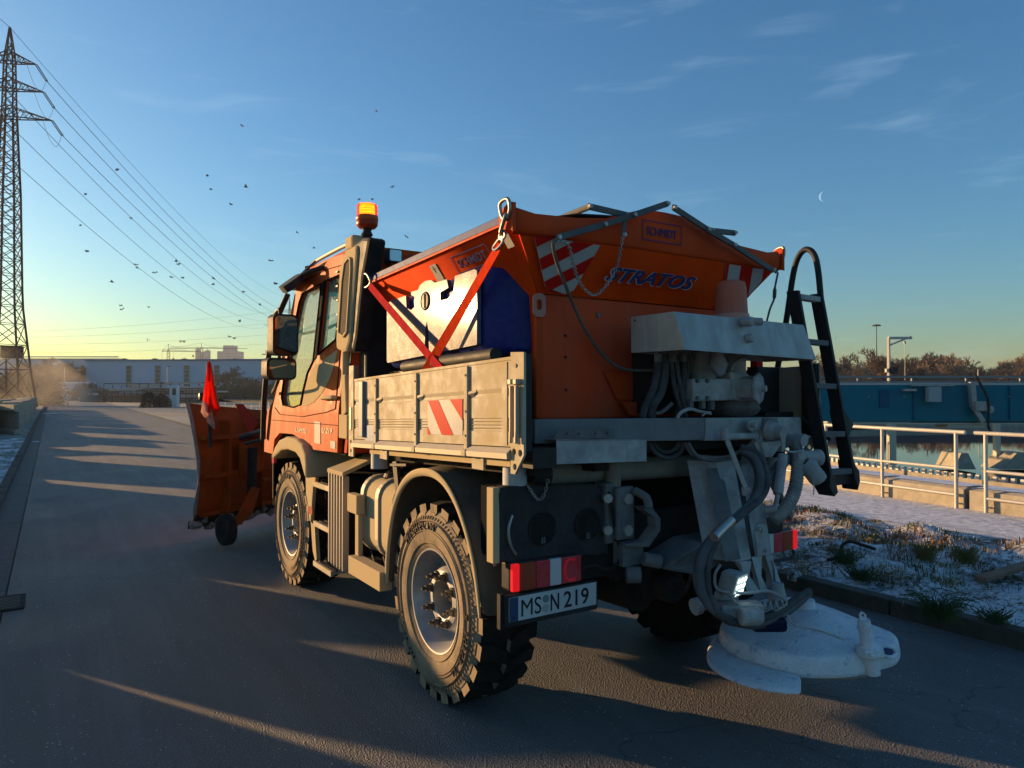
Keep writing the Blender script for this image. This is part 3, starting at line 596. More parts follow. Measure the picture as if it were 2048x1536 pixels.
# ---------------------------------------------------------------- birds
birds = [(484,252),(414,352),(422,379),(492,374),(461,409),(235,340),(171,389),(161,451),(174,503),(262,437),(272,530),(274,536),(310,546),(224,564),(242,612),(245,619),(297,615),(594,465),(542,522),(628,496),(551,568),(487,584),(480,643),(352,523),(357,529),(343,555),(365,556),(426,569),(427,557),(361,684),(368,684),(459,674),(469,677),(520,610),(295,681),(812,474),(758,497),(785,374),(718,399),(745,399),(753,223)]
proto = None
for i, (u, v) in enumerate(birds):
    d = random.uniform(70, 110); p = P(u, v, d=d); wsp = random.uniform(.21, .37); yaw = random.uniform(0, 6.28); fl = random.uniform(-.1, .5)
    if i < 6 or proto is None:
        b = B(); 
        for s in (1, -1): b.prism([(0, -.09, 0), (0, .10, 0), (s * wsp * .5, .12, .16 + fl * .2), (s * wsp, -.04, .02 + fl * .1), (s * wsp * .5, -.02, .15 + fl * .2)], (0, 0, .02))
        b.lathe([(0, -.25), (.055, -.12), (.06, .05), (.03, .2), (0, .25)], (0, 0, 0), (0, 1, 0), 6)
        o = b.out('bird', m_bird); proto = (proto or []) + [o]
    else: o = random.choice(proto).copy(); S.collection.objects.link(o)
    o.location = p; o.rotation_euler = (random.uniform(-.4, .4), random.uniform(-.5, .5), yaw)
    lab = {37: 'lone dark bird gliding in the sky between the beacon and the hopper', 38: 'left one of two birds flying right above the amber beacon', 39: 'right one of two birds flying right above the amber beacon', 40: 'topmost bird in the sky'}.get(i)
    if lab: tag(o, lab, 'bird')
    else: tag(o, 'small dark bird in the scattered flock on the left of the sky', 'bird', 'birds of the flock')

# ---------------------------------------------------------------- distant buildings
def blockb(c0, c1, depth, z0, z1, name, label, cat, m, roof=True, mroof=None):
    # facade from (u at base) c0 to c1 given as world xy
    a, c = Vector((*c0, 0)), Vector((*c1, 0)); d = (c - a).normalized(); n_ = Vector((-d.y, d.x, 0)); t = thing(name, label, cat, (a.x, a.y, 0))
    b = B(); b.prism([a + Vector((0, 0, z0)), c + Vector((0, 0, z0)), c + n_ * depth + Vector((0, 0, z0)), a + n_ * depth + Vector((0, 0, z0))], (0, 0, z1 - z0)); b.out('wall', m, t)
    if roof:
        b = B(); e = .3; b.prism([a - d * e - n_ * e + Vector((0, 0, z1 + .004)), c + d * e - n_ * e + Vector((0, 0, z1 + .004)), c + d * e + n_ * (depth + e) + Vector((0, 0, z1 + .004)), a - d * e + n_ * (depth + e) + Vector((0, 0, z1 + .004))], (0, 0, .35)); b.out('roof', mroof or m_hall2, t)
    return t, a, d, n_
h0, h1 = P(172, 768, d=172), P(570, 770, d=165)
t, a, d, n_ = blockb((h0.x, h0.y), (h1.x + 6, h1.y - 2), 45, -.05, 9.3, 'warehouse', 'long pale blue warehouse with tall narrow windows beyond the road end', 'warehouse', m_hall, mroof=mat('roof_edge_blue', (.16, .24, .32), .6))
for u in (253, 315, 376, 434 + 5):
    w0 = P(u - 6, 760, d=170); l = (Vector((w0.x, w0.y, 0)) - a).dot(d); b = B(); b.prism([a + d * l - n_ * .08 + Vector((0, 0, 3.2)), a + d * (l + 1.4) - n_ * .08 + Vector((0, 0, 3.2)), a + d * (l + 1.4) - n_ * .08 + Vector((0, 0, 8.2)), a + d * l - n_ * .08 + Vector((0, 0, 8.2))], n_ * .1); w = b.out('window', m_win, t)
    b = B()
    for i in range(6): b.bar(a + d * l - n_ * .12 + Vector((0, 0, 3.2 + i)), a + d * (l + 1.4) - n_ * .12 + Vector((0, 0, 3.2 + i)), .1)
    for k in (0, 1.4): b.bar(a + d * (l + k) - n_ * .12 + Vector((0, 0, 3.2)), a + d * (l + k) - n_ * .12 + Vector((0, 0, 8.2)), .12)
    b.out('frame', m_hall2, w)
for u in (249, 310, 369, 470):
    w0 = P(u, 720, d=176); b = B(); c = Vector((w0.x, w0.y, 9.65)); b.lathe([(0, .55), (.7, .4), (.8, 0), (0, 0)], c, (0, 0, 1), 10); b.out('roof_vent', m_under, t)
f0, f1 = P(-60, 750, d=330), P(237, 750, d=330)
t, a, d, n_ = blockb((f0.x, f0.y), (f1.x, f1.y), 60, -.05, 17.2, 'industrial_hall', 'far long flat roofed grey hall behind the pylon foot', 'industrial hall', m_hall2, mroof=mat('pale_roof_edge', (.5, .48, .4), .6))
b = B(); b.prism([a + Vector((0, 0, 18)) - n_ * .5, a + d * (f1 - f0).length + Vector((0, 0, 18)) - n_ * .5, a + d * (f1 - f0).length + Vector((0, 0, 18.5)) - n_ * .5, a + Vector((0, 0, 18.5)) - n_ * .5], n_ * .5); b.out('roof_rail', m_hall2, t)
# small gate house and low walls near the end of the road
g0, g1 = P(124, 770, d=150), P(160, 770, d=150)
t, a, d, n_ = blockb((g0.x, g0.y), (g1.x, g1.y), 5, -.05, 3.6, 'gatehouse', 'small pale gatehouse at the far end of the road', 'hut', m_hall, mroof=m_snowtop)
b = B(); b.prism([a + d * 1.3 - n_ * .05 + Vector((0, 0, 1.0)), a + d * 3.0 - n_ * .05 + Vector((0, 0, 1.0)), a + d * 3.0 - n_ * .05 + Vector((0, 0, 2.1)), a + d * 1.3 - n_ * .05 + Vector((0, 0, 2.1))], n_ * .06); b.out('window', m_win, t)
g0, g1 = P(112, 760, d=175), P(173, 760, d=175)
blockb((g0.x, g0.y), (g1.x, g1.y), 8, -.05, 7.0, 'shed', 'dark low shed with snowy roof left of the blue warehouse', 'shed', mat('dark_shed', (.12, .13, .13), .8), mroof=m_snowtop)
# tower blocks and silos
tb = thing('tower_block', 'hazy grey tower block with a raised centre on the horizon', 'tower block', tuple(P(455, 785, d=900) * 1.0))
b = B(); a_, c_ = P(434, 785, d=900), P(477, 785, d=900); dd = (c_ - a_).normalized(); nn = Vector((-dd.y, dd.x, 0))
def slab(b, l0, l1, z0, z1, dp, off=0): b.prism([Vector((a_.x, a_.y, z0)) + dd * l0 + nn * off, Vector((a_.x, a_.y, z0)) + dd * l1 + nn * off, Vector((a_.x, a_.y, z0)) + dd * l1 + nn * dp, Vector((a_.x, a_.y, z0)) + dd * l0 + nn * dp], (0, 0, z1 - z0)); return b
slab(b, 0, 27, -.05, 54, 18); slab(b, 7, 20, 54.01, 61.5, 15, 1); b.out('wall', m_far, tb)
b = B()
for i in range(14):
    slab(b, .8, 8, 6 + i * 3.4, 7.4 + i * 3.4, 0, -.12); slab(b, 10.5, 18, 6 + i * 3.4, 7.4 + i * 3.4, 0, -.12); slab(b, 20, 26, 6 + i * 3.4, 7.4 + i * 3.4, 0, -.12)
b.out('window_bands', mat('far_windows', (.20, .21, .22), .5), tb)
for u, v, nm, w_ in ((396, 701, 'leftmost and tallest', 3.3), (406, 707, 'middle and shortest', 3.3), (415, 704, 'rightmost', 3.6)):
    p = P(u, v, d=880); t = thing('silo', '%s of three hazy silos beside the tower block' % nm, 'silo', (p.x, p.y, 0)); B().cyl((p.x, p.y, -.05), (p.x, p.y, p.z), w_, n=14).out('shaft', m_far, t, smooth=40); B().lathe([(w_ * 1.05, 0), (w_ * 1.05, 1), (w_ * .4, 2.2), (.4, 2.4), (.4, 5), (0, 5)], (p.x, p.y, p.z + .01), (0, 0, 1), 12).out('cap', m_far, t)
def tower_crane(u, vt, ujib, vjib, ucj, d, label, name='tower_crane'):
    p = P(u, vt, d=d); t = thing(name, label, 'crane', (p.x, p.y, 0)); jz = P(u, vjib, d=d).z; base = Vector((p.x, p.y, 0)); j = P(ujib, vjib, d=d); c = P(ucj, vjib, d=d); s = d / 420
    b = B(); w_ = .8 * s
    for dx in (-w_, w_): b.bar(base + rx * dx + Vector((0, 0, -.05)), base + rx * dx + Vector((0, 0, jz)), .25 * s)
    z = 0
    while z < jz: b.bar(base - rx * w_ + Vector((0, 0, z)), base + rx * w_ + Vector((0, 0, z + 2 * s)), .14 * s); b.bar(base + rx * w_ + Vector((0, 0, z)), base - rx * w_ + Vector((0, 0, z + 2 * s)), .14 * s); z += 2 * s
    b.out('mast', m_pylon, t)
    b = B(); up = Vector((0, 0, 1.1 * s)); b.bar(c, j, .22 * s); b.bar(c + up, j, .16 * s); n_ = 16
    for i in range(n_): b.bar(c.lerp(j, i / n_), (c + up).lerp(j, (i + .5) / n_), .1 * s); b.bar(c.lerp(j, (i + 1) / n_), (c + up).lerp(j, (i + .5) / n_), .1 * s)
    b.out('jib', m_pylon, t)
    b = B(); top = Vector((p.x, p.y, p.z)); b.bar(base + Vector((0, 0, jz)), top, .25 * s); b.bar(top, j.lerp(c, .35), .07 * s); b.bar(top, c, .09 * s); b.bar(c, c - Vector((0, 0, jz * .5)), .10 * s); b.out('tie_bars', m_pylon, t)
    b = B(); k = c.lerp(j, .3); b.bar(k, k - Vector((0, 0, 4 * s)), .07 * s); b.obox(k - Vector((0, 0, 4.5 * s)), rx, cx, (0, 0, 1), .8 * s, .8 * s, 1.0 * s); b.out('hook', m_pylon, t)
tower_crane(337, 688, 400, 703, 324, 400, 'tower crane with a kinked back arm standing above the warehouse roof')
tower_crane(403, 686, 495, 697, 340, 640, 'fainter tower crane whose long arm reaches behind the tower block')
def lamp_pole(u, vt, d, label, kind=0):
    p = P(u, vt, d=d); t = thing('lamp_pole', label, 'lamp pole', (p.x, p.y, -.05)); s = d / 200
    B().cyl((p.x, p.y, -.05), p, .16 * s, .10 * s, n=8).out('pole', m_galv if kind == 2 else m_pylon, t); b = B()
    if kind == 0: b.obox(p - Vector((0, 0, 1.2 * s)), rx, cx, (0, 0, 1), 2.2 * s, .2 * s, .25 * s)
    elif kind == 1: b.lathe([(0, .5 * s), (1.1 * s, .3 * s), (1.2 * s, 0), (0, 0)], p, (0, 0, 1), 10)
    else: b.obox(p + rx * .4 * s, rx, cx, (0, 0, 1), 1.0 * s, .25 * s, .15 * s)
    b.out('lamp_head', m_pylon, t)
lamp_pole(532, 700, 200, 'pole with a short cross bar left of the truck mirrors'); lamp_pole(1753, 652, 130, 'tall mast with a round crown of floodlights above the bare trees', 1)
lamp_pole(335, 733, 150, 'thin pale lamp pole in front of the warehouse', 2); lamp_pole(1956, 738, 60, 'short lamp pole behind the blue bridge', 2); lamp_pole(129, 733, 160, 'lamp pole beside the gatehouse', 2)
# davit crane by the tank
def DV(u, v): return P(u, v, d=40)
dv_ = thing('davit_crane', 'pale davit crane post with a sloping arm behind the blue bridge', 'davit crane', (DV(1777, 785).x, DV(1777, 785).y, -.05))
a = DV(1777, 675); B().bar((a.x, a.y, -.05), a, .13).out('post', m_galv, dv_); B().bar(a - Vector((0, 0, .03)), DV(1823, 676), .14).out('arm', m_galv, dv_); B().bar(DV(1780, 690), DV(1822, 673), .09).out('brace', m_galv, dv_)
b = B(); b.bar(DV(1810, 684), DV(1810, 760), .02); b.cyl(DV(1809, 682), DV(1810, 688), .06); b.out('hoist_rope', m_galv, dv_); b = B(); b.obox(DV(1786, 741), rx, cx, (0, 0, 1), .36, .3, .36); b.cyl(DV(1781, 741), DV(1776, 741), .14); b.out('winch', m_black, dv_); B().obox(DV(1774, 741), rx, cx, (0, 0, 1), .14, .2, .2).out('control_box', m_galv, dv_)
# white pillar, boulder bush, railings, gates in the middle distance
p = P(349, 814, z=.05); t = thing('utility_pillar', 'white utility pillar with a small black panel on the frosty grass island', 'pillar', tuple(p)); q = P(349, 785, d=(p.x * math.sin(TH) + p.y * math.cos(TH)))
hh = 2.35; b = B(); b.obox(p + Vector((0, 0, hh / 2)), rx, cx, (0, 0, 1), .82, .7, hh); b.out('body', mat('white_render', (.62, .62, .60), .8, var=.06), t, bevel=.02); b = B(); b.obox(p + rx * .12 - cx * .37 + Vector((0, 0, 1.75)), rx, cx, (0, 0, 1), .36, .05, .75); b.out('panel', m_black, t)
B().obox(p + Vector((0, 0, hh + .05)), rx, cx, (0, 0, 1), .9, .8, .08).out('cap', m_snowtop, t)
c1_ = P(299, 741, d=130)
# ---------------------------------------------------------------- trees
def tree_mesh(name, seed, h=9, spread=.55, trunk=.18, depth=6, m=None, twig=.02, low=.12, n0=3):
    rnd = random.Random(seed); tb_, cb = B(), B()
    def grow(p, d, l, r, lv):
        q = p + d * l; bb = tb_ if lv >= depth - 1 else cb
        bb.cyl(p, q, max(r, twig), max(r * .72, twig * .8), n=5 if lv >= depth - 1 else 3, caps=False)
        if lv == 0: return
        k = 3 if lv > 1 else 4
        for i in range(k):
            ax = d.orthogonal().normalized(); ax.rotate(Matrix.Rotation(rnd.uniform(0, 6.28), 3, d)); nd = (d + ax * rnd.uniform(.35, 1.05) * spread * 1.7 + Vector((0, 0, .14))).normalized()
            st = p.lerp(q, rnd.uniform(.55, 1)) if i else q
            grow(st, nd, l * rnd.uniform(.62, .86), r * rnd.uniform(.5, .7), lv - 1)
    base_l = h * .24
    for i in range(n0):
        d = Vector((rnd.uniform(-1, 1) * .28 * (n0 > 1), rnd.uniform(-1, 1) * .28 * (n0 > 1), 1)).normalized(); grow(Vector((rnd.uniform(-.1, .1) * n0, rnd.uniform(-.1, .1) * n0, 0)), d, base_l * rnd.uniform(.8, 1.1), trunk, depth)
    return tb_, cb
variants = []
def tree_proto(seed, name, m, **k):
    tb_, cb = tree_mesh(name, seed, **k); root = tb_.out('trunk', m); mt = cb.out('crown', m); return root, mt
def place_tree(pr, loc, s, rz, name, label, group, hs=1.0, cat='tree'):
    t = thing(name, label, cat, tuple(loc), group)
    for o, nm in zip(pr, ('trunk', 'crown')):
        c = o.copy(); S.collection.objects.link(c); c.name = nm; c.parent = t
    t.scale = (s, s, s * hs); t.rotation_euler = (0, 0, rz); return t
protos = [tree_proto(11, 'bare_tree', m_bark, h=9, spread=.55, trunk=.15, depth=6, twig=.032), tree_proto(12, 'bare_tree', m_bark2, h=9, spread=.45, trunk=.15, depth=6, twig=.030), tree_proto(15, 'bare_tree', m_bark, h=9, spread=.7, trunk=.12, depth=6, twig=.032, n0=4)]
rnd = random.Random(5)
shapes = ['broad rounded', 'narrow upright', 'loose spreading']
us = [1610 + i * 11 for i in range(44)]
for i, u in enumerate(us):
    d = rnd.uniform(92, 125); p = P(u + rnd.uniform(-6, 6), 800, d=d); k = rnd.choice([0, 0, 1, 2]); hgt = rnd.choice([.85, .95, 1.04, .78, 1.08]) * (d / 105)
    if 1930 < u < 2000: hgt *= .75
    place_tree(protos[k], (p.x, p.y, -.05), hgt, rnd.uniform(0, 6.28), 'bare_tree', 'leafless %s tree, number %d from the left behind the blue bridge' % (shapes[k], i + 1), 'bare trees behind the bridge', hs=rnd.uniform(.85, 1.1))
b = B()
for i in range(26000):
    u = rnd.uniform(1600, 2110); d = rnd.uniform(88, 100); p = P(u, 800, d=d); hgt = rnd.uniform(.3, 3.9) * (.75 + .25 * math.sin(u * .031)); dx = rx * rnd.uniform(-.5, .5) + Vector((0, 0, 1)) * rnd.uniform(.3, .9); q = Vector((p.x, p.y, hgt)); s_ = dx.normalized().cross(cx) * .02; b.face([q - s_, q + s_, q + dx])
o = b.out('undergrowth', m_bark); o['kind'] = 'stuff'; tag(o, 'dense brown leafless undergrowth below the row of bare trees', 'undergrowth')
for u, d, s_, k, lab in ((462, 150, .95, 0, 'leafless fruit tree with rounded crown in front of the warehouse wall'), (507, 152, .72, 2, 'shaggy leafless bush tree right of the round one before the warehouse'), (556, 155, .7, 2, 'leafless bush tree half hidden behind the truck mirrors')):
    p = P(u, 790, d=d); place_tree(protos[k], (p.x, p.y, 0), s_ * 1.05, .7 * u, 'bare_tree', lab, None)
for i in range(9):
    u = 40 + i * 15; p = P(u, 790, d=165 + (i % 3) * 8); place_tree(protos[i % 3], (p.x, p.y, 0), 1.05 + .3 * (i % 2), i, 'bare_tree', 'hazy leafless tree, %s from the left in the clump right of the pylon foot' % ['first', 'second', 'third', 'fourth', 'fifth', 'sixth', 'seventh', 'eighth', 'ninth'][i], 'hazy trees by the pylon foot')
del_ = [o for pr in protos for o in pr]
for o in del_: bpy.data.objects.remove(o)
def bush(u, v, d, w_, h, name, label, m, group=None, n_=900, leaf=.1):
    p = P(u, v, d=d); t = thing(name, label, 'bush', (p.x, p.y, 0), group); b = B(); rn = random.Random(int(u)); stem = B()
    for i in range(n_):
        a = rn.uniform(0, 6.28); e = rn.uniform(0, 1.45); k = rn.uniform(.72, 1.04) * (1 + .15 * math.sin(a * 3 + e * 4)); c = Vector((math.cos(a) * math.cos(e) * w_ * k, math.sin(a) * math.cos(e) * w_ * .7 * k, math.sin(e) * h * k)) + Vector((p.x, p.y, 0))
        x = Vector((rn.uniform(-1, 1), rn.uniform(-1, 1), rn.uniform(-1, 1))).normalized() * leaf; y = x.orthogonal().normalized() * leaf * .5; b.face([c - x, c + y, c + x, c - y])
    b.out('foliage', m, t)
    for i in range(7): stem.cyl((p.x, p.y, -.05), (p.x + rn.uniform(-.6, .6) * w_, p.y + rn.uniform(-.5, .5) * w_, h * .8), .03, .01, n=4)
    stem.out('stem', m_bark, t)
m_dkbush = mat('dark_evergreen', (.03, .04, .035), .9, var=.4); m_brbush = mat('brown_hedge', (.13, .075, .05), .9, var=.4); m_olv = mat('olive_hedge', (.10, .085, .05), .9, var=.4)
bush(299, 812, 78, 1.0, 1.5, 'evergreen_bush', 'dark clipped evergreen bush left of the white pillar', m_dkbush, n_=1400, leaf=.12); bush(324, 812, 79, .9, 1.35, 'evergreen_bush', 'dark clipped evergreen bush touching the white pillar', m_dkbush, n_=1200, leaf=.12)
bush(176, 785, 140, 3.3, 3.2, 'beech_hedge', 'rust brown hedge at the foot of the warehouse corner', m_brbush, n_=2500, leaf=.2)
for u, w_, lab in ((440, 6, 'left'), (500, 6.5, 'middle'), (555, 6, 'right')): bush(u, 785, 128, w_, 2.7, 'low_hedge', 'low olive hedge mound before the warehouse, %s of three' % lab, m_olv, n_=3500, leaf=.22)
for i in range(6): bush(14 + i * 15, 790, 92, 2.6, 3.3 + (i % 2) * .8, 'scrub_bush', 'hazy brown scrub bush, %s from the left below the pylon' % ['first', 'second', 'third', 'fourth', 'fifth', 'sixth'][i], m_olv, 'scrub bushes below the pylon', n_=1600, leaf=.2)
# boxy cabin in the pylon foot
p = P(26, 705, d=84); t = thing('transformer_cabin', 'dark box cabin standing in the foot of the pylon', 'cabin', (p.x, p.y, 0)); b = B(); b.obox(P(24, 704, d=84), rx, cx, (0, 0, 1), 1.8, 1.5, 1.45); b.out('box', m_under, t, bevel=.05); b = B()
for s in (-.7, .7): b.bar(P(24, 716, d=84) + rx * s, Vector((p.x, p.y, 0)) + rx * s, .15)
b.out('stilts', m_pylon, t)
# white fences in the middle distance
def fence(u0, u1, d, h, n_, label, m=m_galv, v=785, mesh=False):
    a, c = P(u0, v, d=d), P(u1, v, d=d); a.z = c.z = 0; t = thing('fence', label, 'fence', tuple(a)); k = d / 60; b = B()
    for z in ((.35, .65, 1.0) if not mesh else (.1, .25, .4, .55, .7, .85, 1.0)): b.bar(a + Vector((0, 0, h * z)), c + Vector((0, 0, h * z)), .05 * k)
    b.out('rails', m, t); b = B()
    for i in range(n_ + 1): q = a.lerp(c, i / n_); b.bar(q - Vector((0, 0, .05)), q + Vector((0, 0, h)), .055 * k)
    b.out('posts', m, t)
fence(434, 590, 62, 1.05, 9, 'long white tubular fence behind the plough flag'); fence(450, 600, 50, .62, 14, 'lower white fence just beyond the plough blade')
fence(300, 420, 100, 2.2, 10, 'dull steel fence with gates behind the white pillar', m_under, mesh=True)
fence(185, 300, 118, 1.9, 9, 'low steel fence left of the white pillar', m_under, mesh=True)
# pipes / machinery in the yard
def pipes(u, d, label, n_=5):
    p = P(u, 785, d=d); p.z = 0; t = thing('pipe_rack', label, 'pipe rack', tuple(p)); rn = random.Random(int(u)); b = B()
    for i in range(n_):
        x0 = p + rx * rn.uniform(-4, 1); z = rn.uniform(.8, 3.2); b.cyl(x0 + Vector((0, 0, z)), x0 + rx * rn.uniform(3, 7) + Vector((0, 0, z)), rn.uniform(.08, .22), n=8)
    b.out('pipes', m_galv, t); b = B()
    for i in range(6): q = p + rx * (i * 1.5 - 4); b.bar(q, q + Vector((0, 0, 3.3)), .12)
    b.bar(p - rx * 4 + Vector((0, 0, 3.2)), p + rx * 4 + Vector((0, 0, 3.2)), .14); b.out('frame', m_under, t)
pipes(255, 120, 'steel pipe rack below the leftmost warehouse window', 8); pipes(300, 122, 'steel pipe rack between the warehouse windows', 7); pipes(372, 110, 'steel pipe rack behind the white pillar', 6)
b = B(); a = P(160, 785, d=128); c = P(420, 785, d=112); a.z = c.z = 0; dd_ = (c - a).normalized(); b.prism([a, a + Vector((0, 0, 2.4)), a + cx * 1.5 + Vector((0, 0, 2.4)), a + cx * 1.5], (c - a)); o = b.out('low_wall', mat('yard_wall', (.13, .125, .12), .9, var=.3, scale=.8), base=a); tag(o, 'low dark wall across the yard in front of the warehouse', 'wall')
# chain barrier
t = thing('barrier', 'red and white barrier rail lying on the kerb at the bend', 'barrier', tuple(P(187, 787, d=112))); p = P(187, 788, d=112); b = B(); b.obox(p, rx, cx, (0, 0, 1), 1.4, .3, .35); b.out('rail', m_white, t); b = B(); b.obox(p + rx * -.3 - cx * .02, rx, cx, (0, 0, 1), .3, .31, .36); b.out('red_stripe', m_red, t)

# ---------------------------------------------------------------- grass tufts and twigs on the right verge
def tufts(name, label, m, count, region, hmin, hmax, seed, wid=.006, cl=.16):
    rn = random.Random(seed); b = B()
    for i in range(count):
        cxx, cyy = rn.uniform(region[0], region[1]), rn.uniform(region[2], region[3])
        if noise.noise(Vector((cxx * 1.1, cyy * 1.1, seed))) < -.02: continue
        nb = rn.randint(10, 26); hh_ = rn.uniform(hmin, hmax); sp = rn.uniform(.4, 1) * cl
        for k in range(nb):
            x, y = cxx + rn.gauss(0, sp * .5), cyy + rn.gauss(0, sp * .5); z = VERGE(x, y) - .01; a = rn.uniform(0, 6.28); l = hh_ * rn.uniform(.5, 1); ln = rn.uniform(.2, .9); w_ = wid
            p0 = Vector((x, y, z)); p1 = p0 + Vector((math.cos(a) * ln * l * .4, math.sin(a) * ln * l * .4, l * .75)); p2 = p1 + Vector((math.cos(a) * ln * l * .6, math.sin(a) * ln * l * .6, l * .15)); s_ = Vector((-math.sin(a), math.cos(a), 0)) * w_
            b.face([p0 - s_, p0 + s_, p1 + s_ * .7, p1 - s_ * .7]); b.face([p1 - s_ * .7, p1 + s_ * .7, p2])
    o = b.out(name, m); o['kind'] = 'stuff'; tag(o, label, 'grass')
m_gr1 = mat('dry_grass', (.20, .15, .05), .9, var=.35, scale=3); m_gr2 = mat('green_grass', (.06, .085, .03), .9, var=.4, scale=3); m_gr3 = mat('rusty_grass', (.22, .10, .04), .9, var=.35, scale=3); m_gr4 = mat('frosted_grass', (.42, .44, .40), .9, var=.2, scale=4)
reg = (5.6, 8.75, .3, 9)
tufts('dry_grass', 'dry yellow grass tufts on the snowy verge', m_gr1, 230, reg, .04, .11, 1); tufts('green_grass', 'dark green grass tufts on the snowy verge', m_gr2, 330, reg, .03, .09, 2)
tufts('rusty_plants', 'rusty brown low plants on the snowy verge', m_gr3, 220, (7.0, 8.7, .3, 9), .06, .14, 3, cl=.24); tufts('frosted_grass', 'frosted white grass blades on the verge', m_gr4, 600, reg, .03, .09, 4, wid=.004, cl=.3)
tufts('left_grass', 'frosted grass along the left kerb', m_gr4, 260, (-.95, -.78, 4, 40), .03, .07, 5, cl=.06)
def weed(u, v, label, h, m, n_=26, seed=1, arch=.5, name='weed'):
    p = p00 = P(u, v, z=.13); rn = random.Random(seed); b = B()
    for i in range(n_ if m is m_gr3 else n_ * 3):
        a = rn.uniform(0, 6.28); k = rn.uniform(.35, 1); dr_ = Vector((math.cos(a), math.sin(a), 0)); p = p00 + Vector((rn.gauss(0, .04), rn.gauss(0, .04), 0)); b.tube([p, p + dr_ * .1 * k + Vector((0, 0, h * .6 * k)), p + dr_ * arch * h * k + Vector((0, 0, h * k * (1 - arch * .5)))], .0022, n=3, sm=3)
        for q in range(3 if m is m_gr3 else 0): c = p + dr_ * (.05 + arch * h * k * q * .33) + Vector((0, 0, h * k * (.35 + .2 * q))); e = Vector((rn.uniform(-1, 1), rn.uniform(-1, 1), .6)).normalized() * .045; b.face([c, c + e + Vector((.006, 0, 0)), c + e * 1.2])
    o = b.out(name, m, base=p); tag(o, label, 'weed')
weed(1880, 1238, 'drooping dark grass clump right beside the road kerb', .26, m_gr2, 90, 3, .75); weed(1690, 1128, 'dark green weed tuft where the grey pipe stub rises', .2, m_gr2, 60, 4, .4); weed(1790, 1125, 'tall twiggy reddish weed in the middle of the verge', .42, m_gr3, 34, 5, .4)
weed(1850, 1120, 'green weed clump in the middle of the verge', .24, m_gr1, 80, 6, .5); weed(1930, 1125, 'brown green weed clump right of the twiggy weed', .22, m_gr1, 80, 7, .5); weed(1720, 1160, 'dark tuft beside the snow covered hump', .17, m_gr2, 60, 8, .6); weed(1662, 1095, 'small orange leafed weed left of the pipe stub', .2, m_gr3, 22, 9, .5); weed(1990, 1243, 'low frosted weed near the kerb at the right edge', .14, m_gr2, 50, 10, .7)
o = B().tube([P(1655, 1120, z=.14), P(1680, 1112, z=.2), P(1684, 1092, z=.27), P(1700, 1083, z=.30), P(1725, 1090, z=.25), P(1750, 1098, z=.2)], .016, n=8).out('pipe_stub', m_under, smooth=50); tag(o, 'bent grey pipe stub sticking out of the snowy grass', 'pipe')
a = P(1960, 1158, z=.15); c = P(2060, 1128, z=.2); o = B().bar(a, c, .10, .035).out('plank', mat('old_wood', (.20, .12, .08), .9, var=.3, bump=.4), bevel=.006, base=a); tag(o, 'weathered brown board lying in the snow at the right edge', 'board')
for i, (u, v, s_) in enumerate([(1628, 1145, .10), (1588, 1148, .06), (1765, 1152, .12), (1825, 1178, .10)]):
    p = P(u, v, z=.13); b = B(); b.lathe([(0, s_ * .55), (s_ * .6, s_ * .45), (s_, s_ * .1), (s_ * 1.05, -.05), (0, -.05)], p, (0, 0, 1), 10)
    for v_ in b.bm.verts: v_.co += Vector((noise.noise(v_.co * 9), noise.noise(v_.co * 9 + Vector((5, 0, 0))), noise.noise(v_.co * 9 + Vector((0, 7, 0))))) * s_ * .35
    tag(b.out('clod', M_VG, smooth=80, base=p), ['frosted lump of earth behind the road kerb', 'small frosted lump beside the tail lamp', 'snow capped earth hump in the verge', 'low broken earth hump with snow patches'][i], 'clod')
# twigs on the road
b = B(); rn = random.Random(3)
for i, (u, v) in enumerate([(1940, 1300), (1960, 1310), (1900, 1330), (1985, 1335), (1870, 1320), (1750, 1350)]):
    p = P(u, v, z=.012); a = rn.uniform(0, 3); q = p + Vector((math.cos(a), math.sin(a), 0)) * rn.uniform(.08, .2); o = B().tube([p, p.lerp(q, .5) + Vector((.01, .01, .01)), q], .003, n=4).out('twig', m_bark2, base=p); tag(o, 'dry twig on the asphalt, %s of six right of the spreading disc' % ['first', 'second', 'third', 'fourth', 'fifth', 'sixth'][i], 'twig', 'twigs on the road')
# daytime moon: a thin crescent at its true angular size, far away
p = P(1648, 393, d=5000); rr_ = 34.0; rN = (Vector((0, 0, EYE)) - p).normalized(); uu = rN.cross(Vector((0, 0, 1))).normalized(); vv = uu.cross(rN); b = B(); pts = []
for i in range(17): t_ = -math.pi / 2 + math.pi * i / 16; pts.append(p + uu * math.cos(t_) * rr_ + vv * math.sin(t_) * rr_)
for i in range(17): t_ = math.pi / 2 - math.pi * i / 16; pts.append(p + uu * math.cos(t_) * rr_ * .62 + vv * math.sin(t_) * rr_)
b.bm.faces.new([b.bm.verts.new(q) for q in pts[:17] + pts[18:33]]); o = b.out('moon', mat('moon_glow', (.8, .85, .9), 1, emit=(.26, .44, .62), estr=.5)); tag(o, 'thin pale crescent moon in the blue sky above the ladder', 'moon')

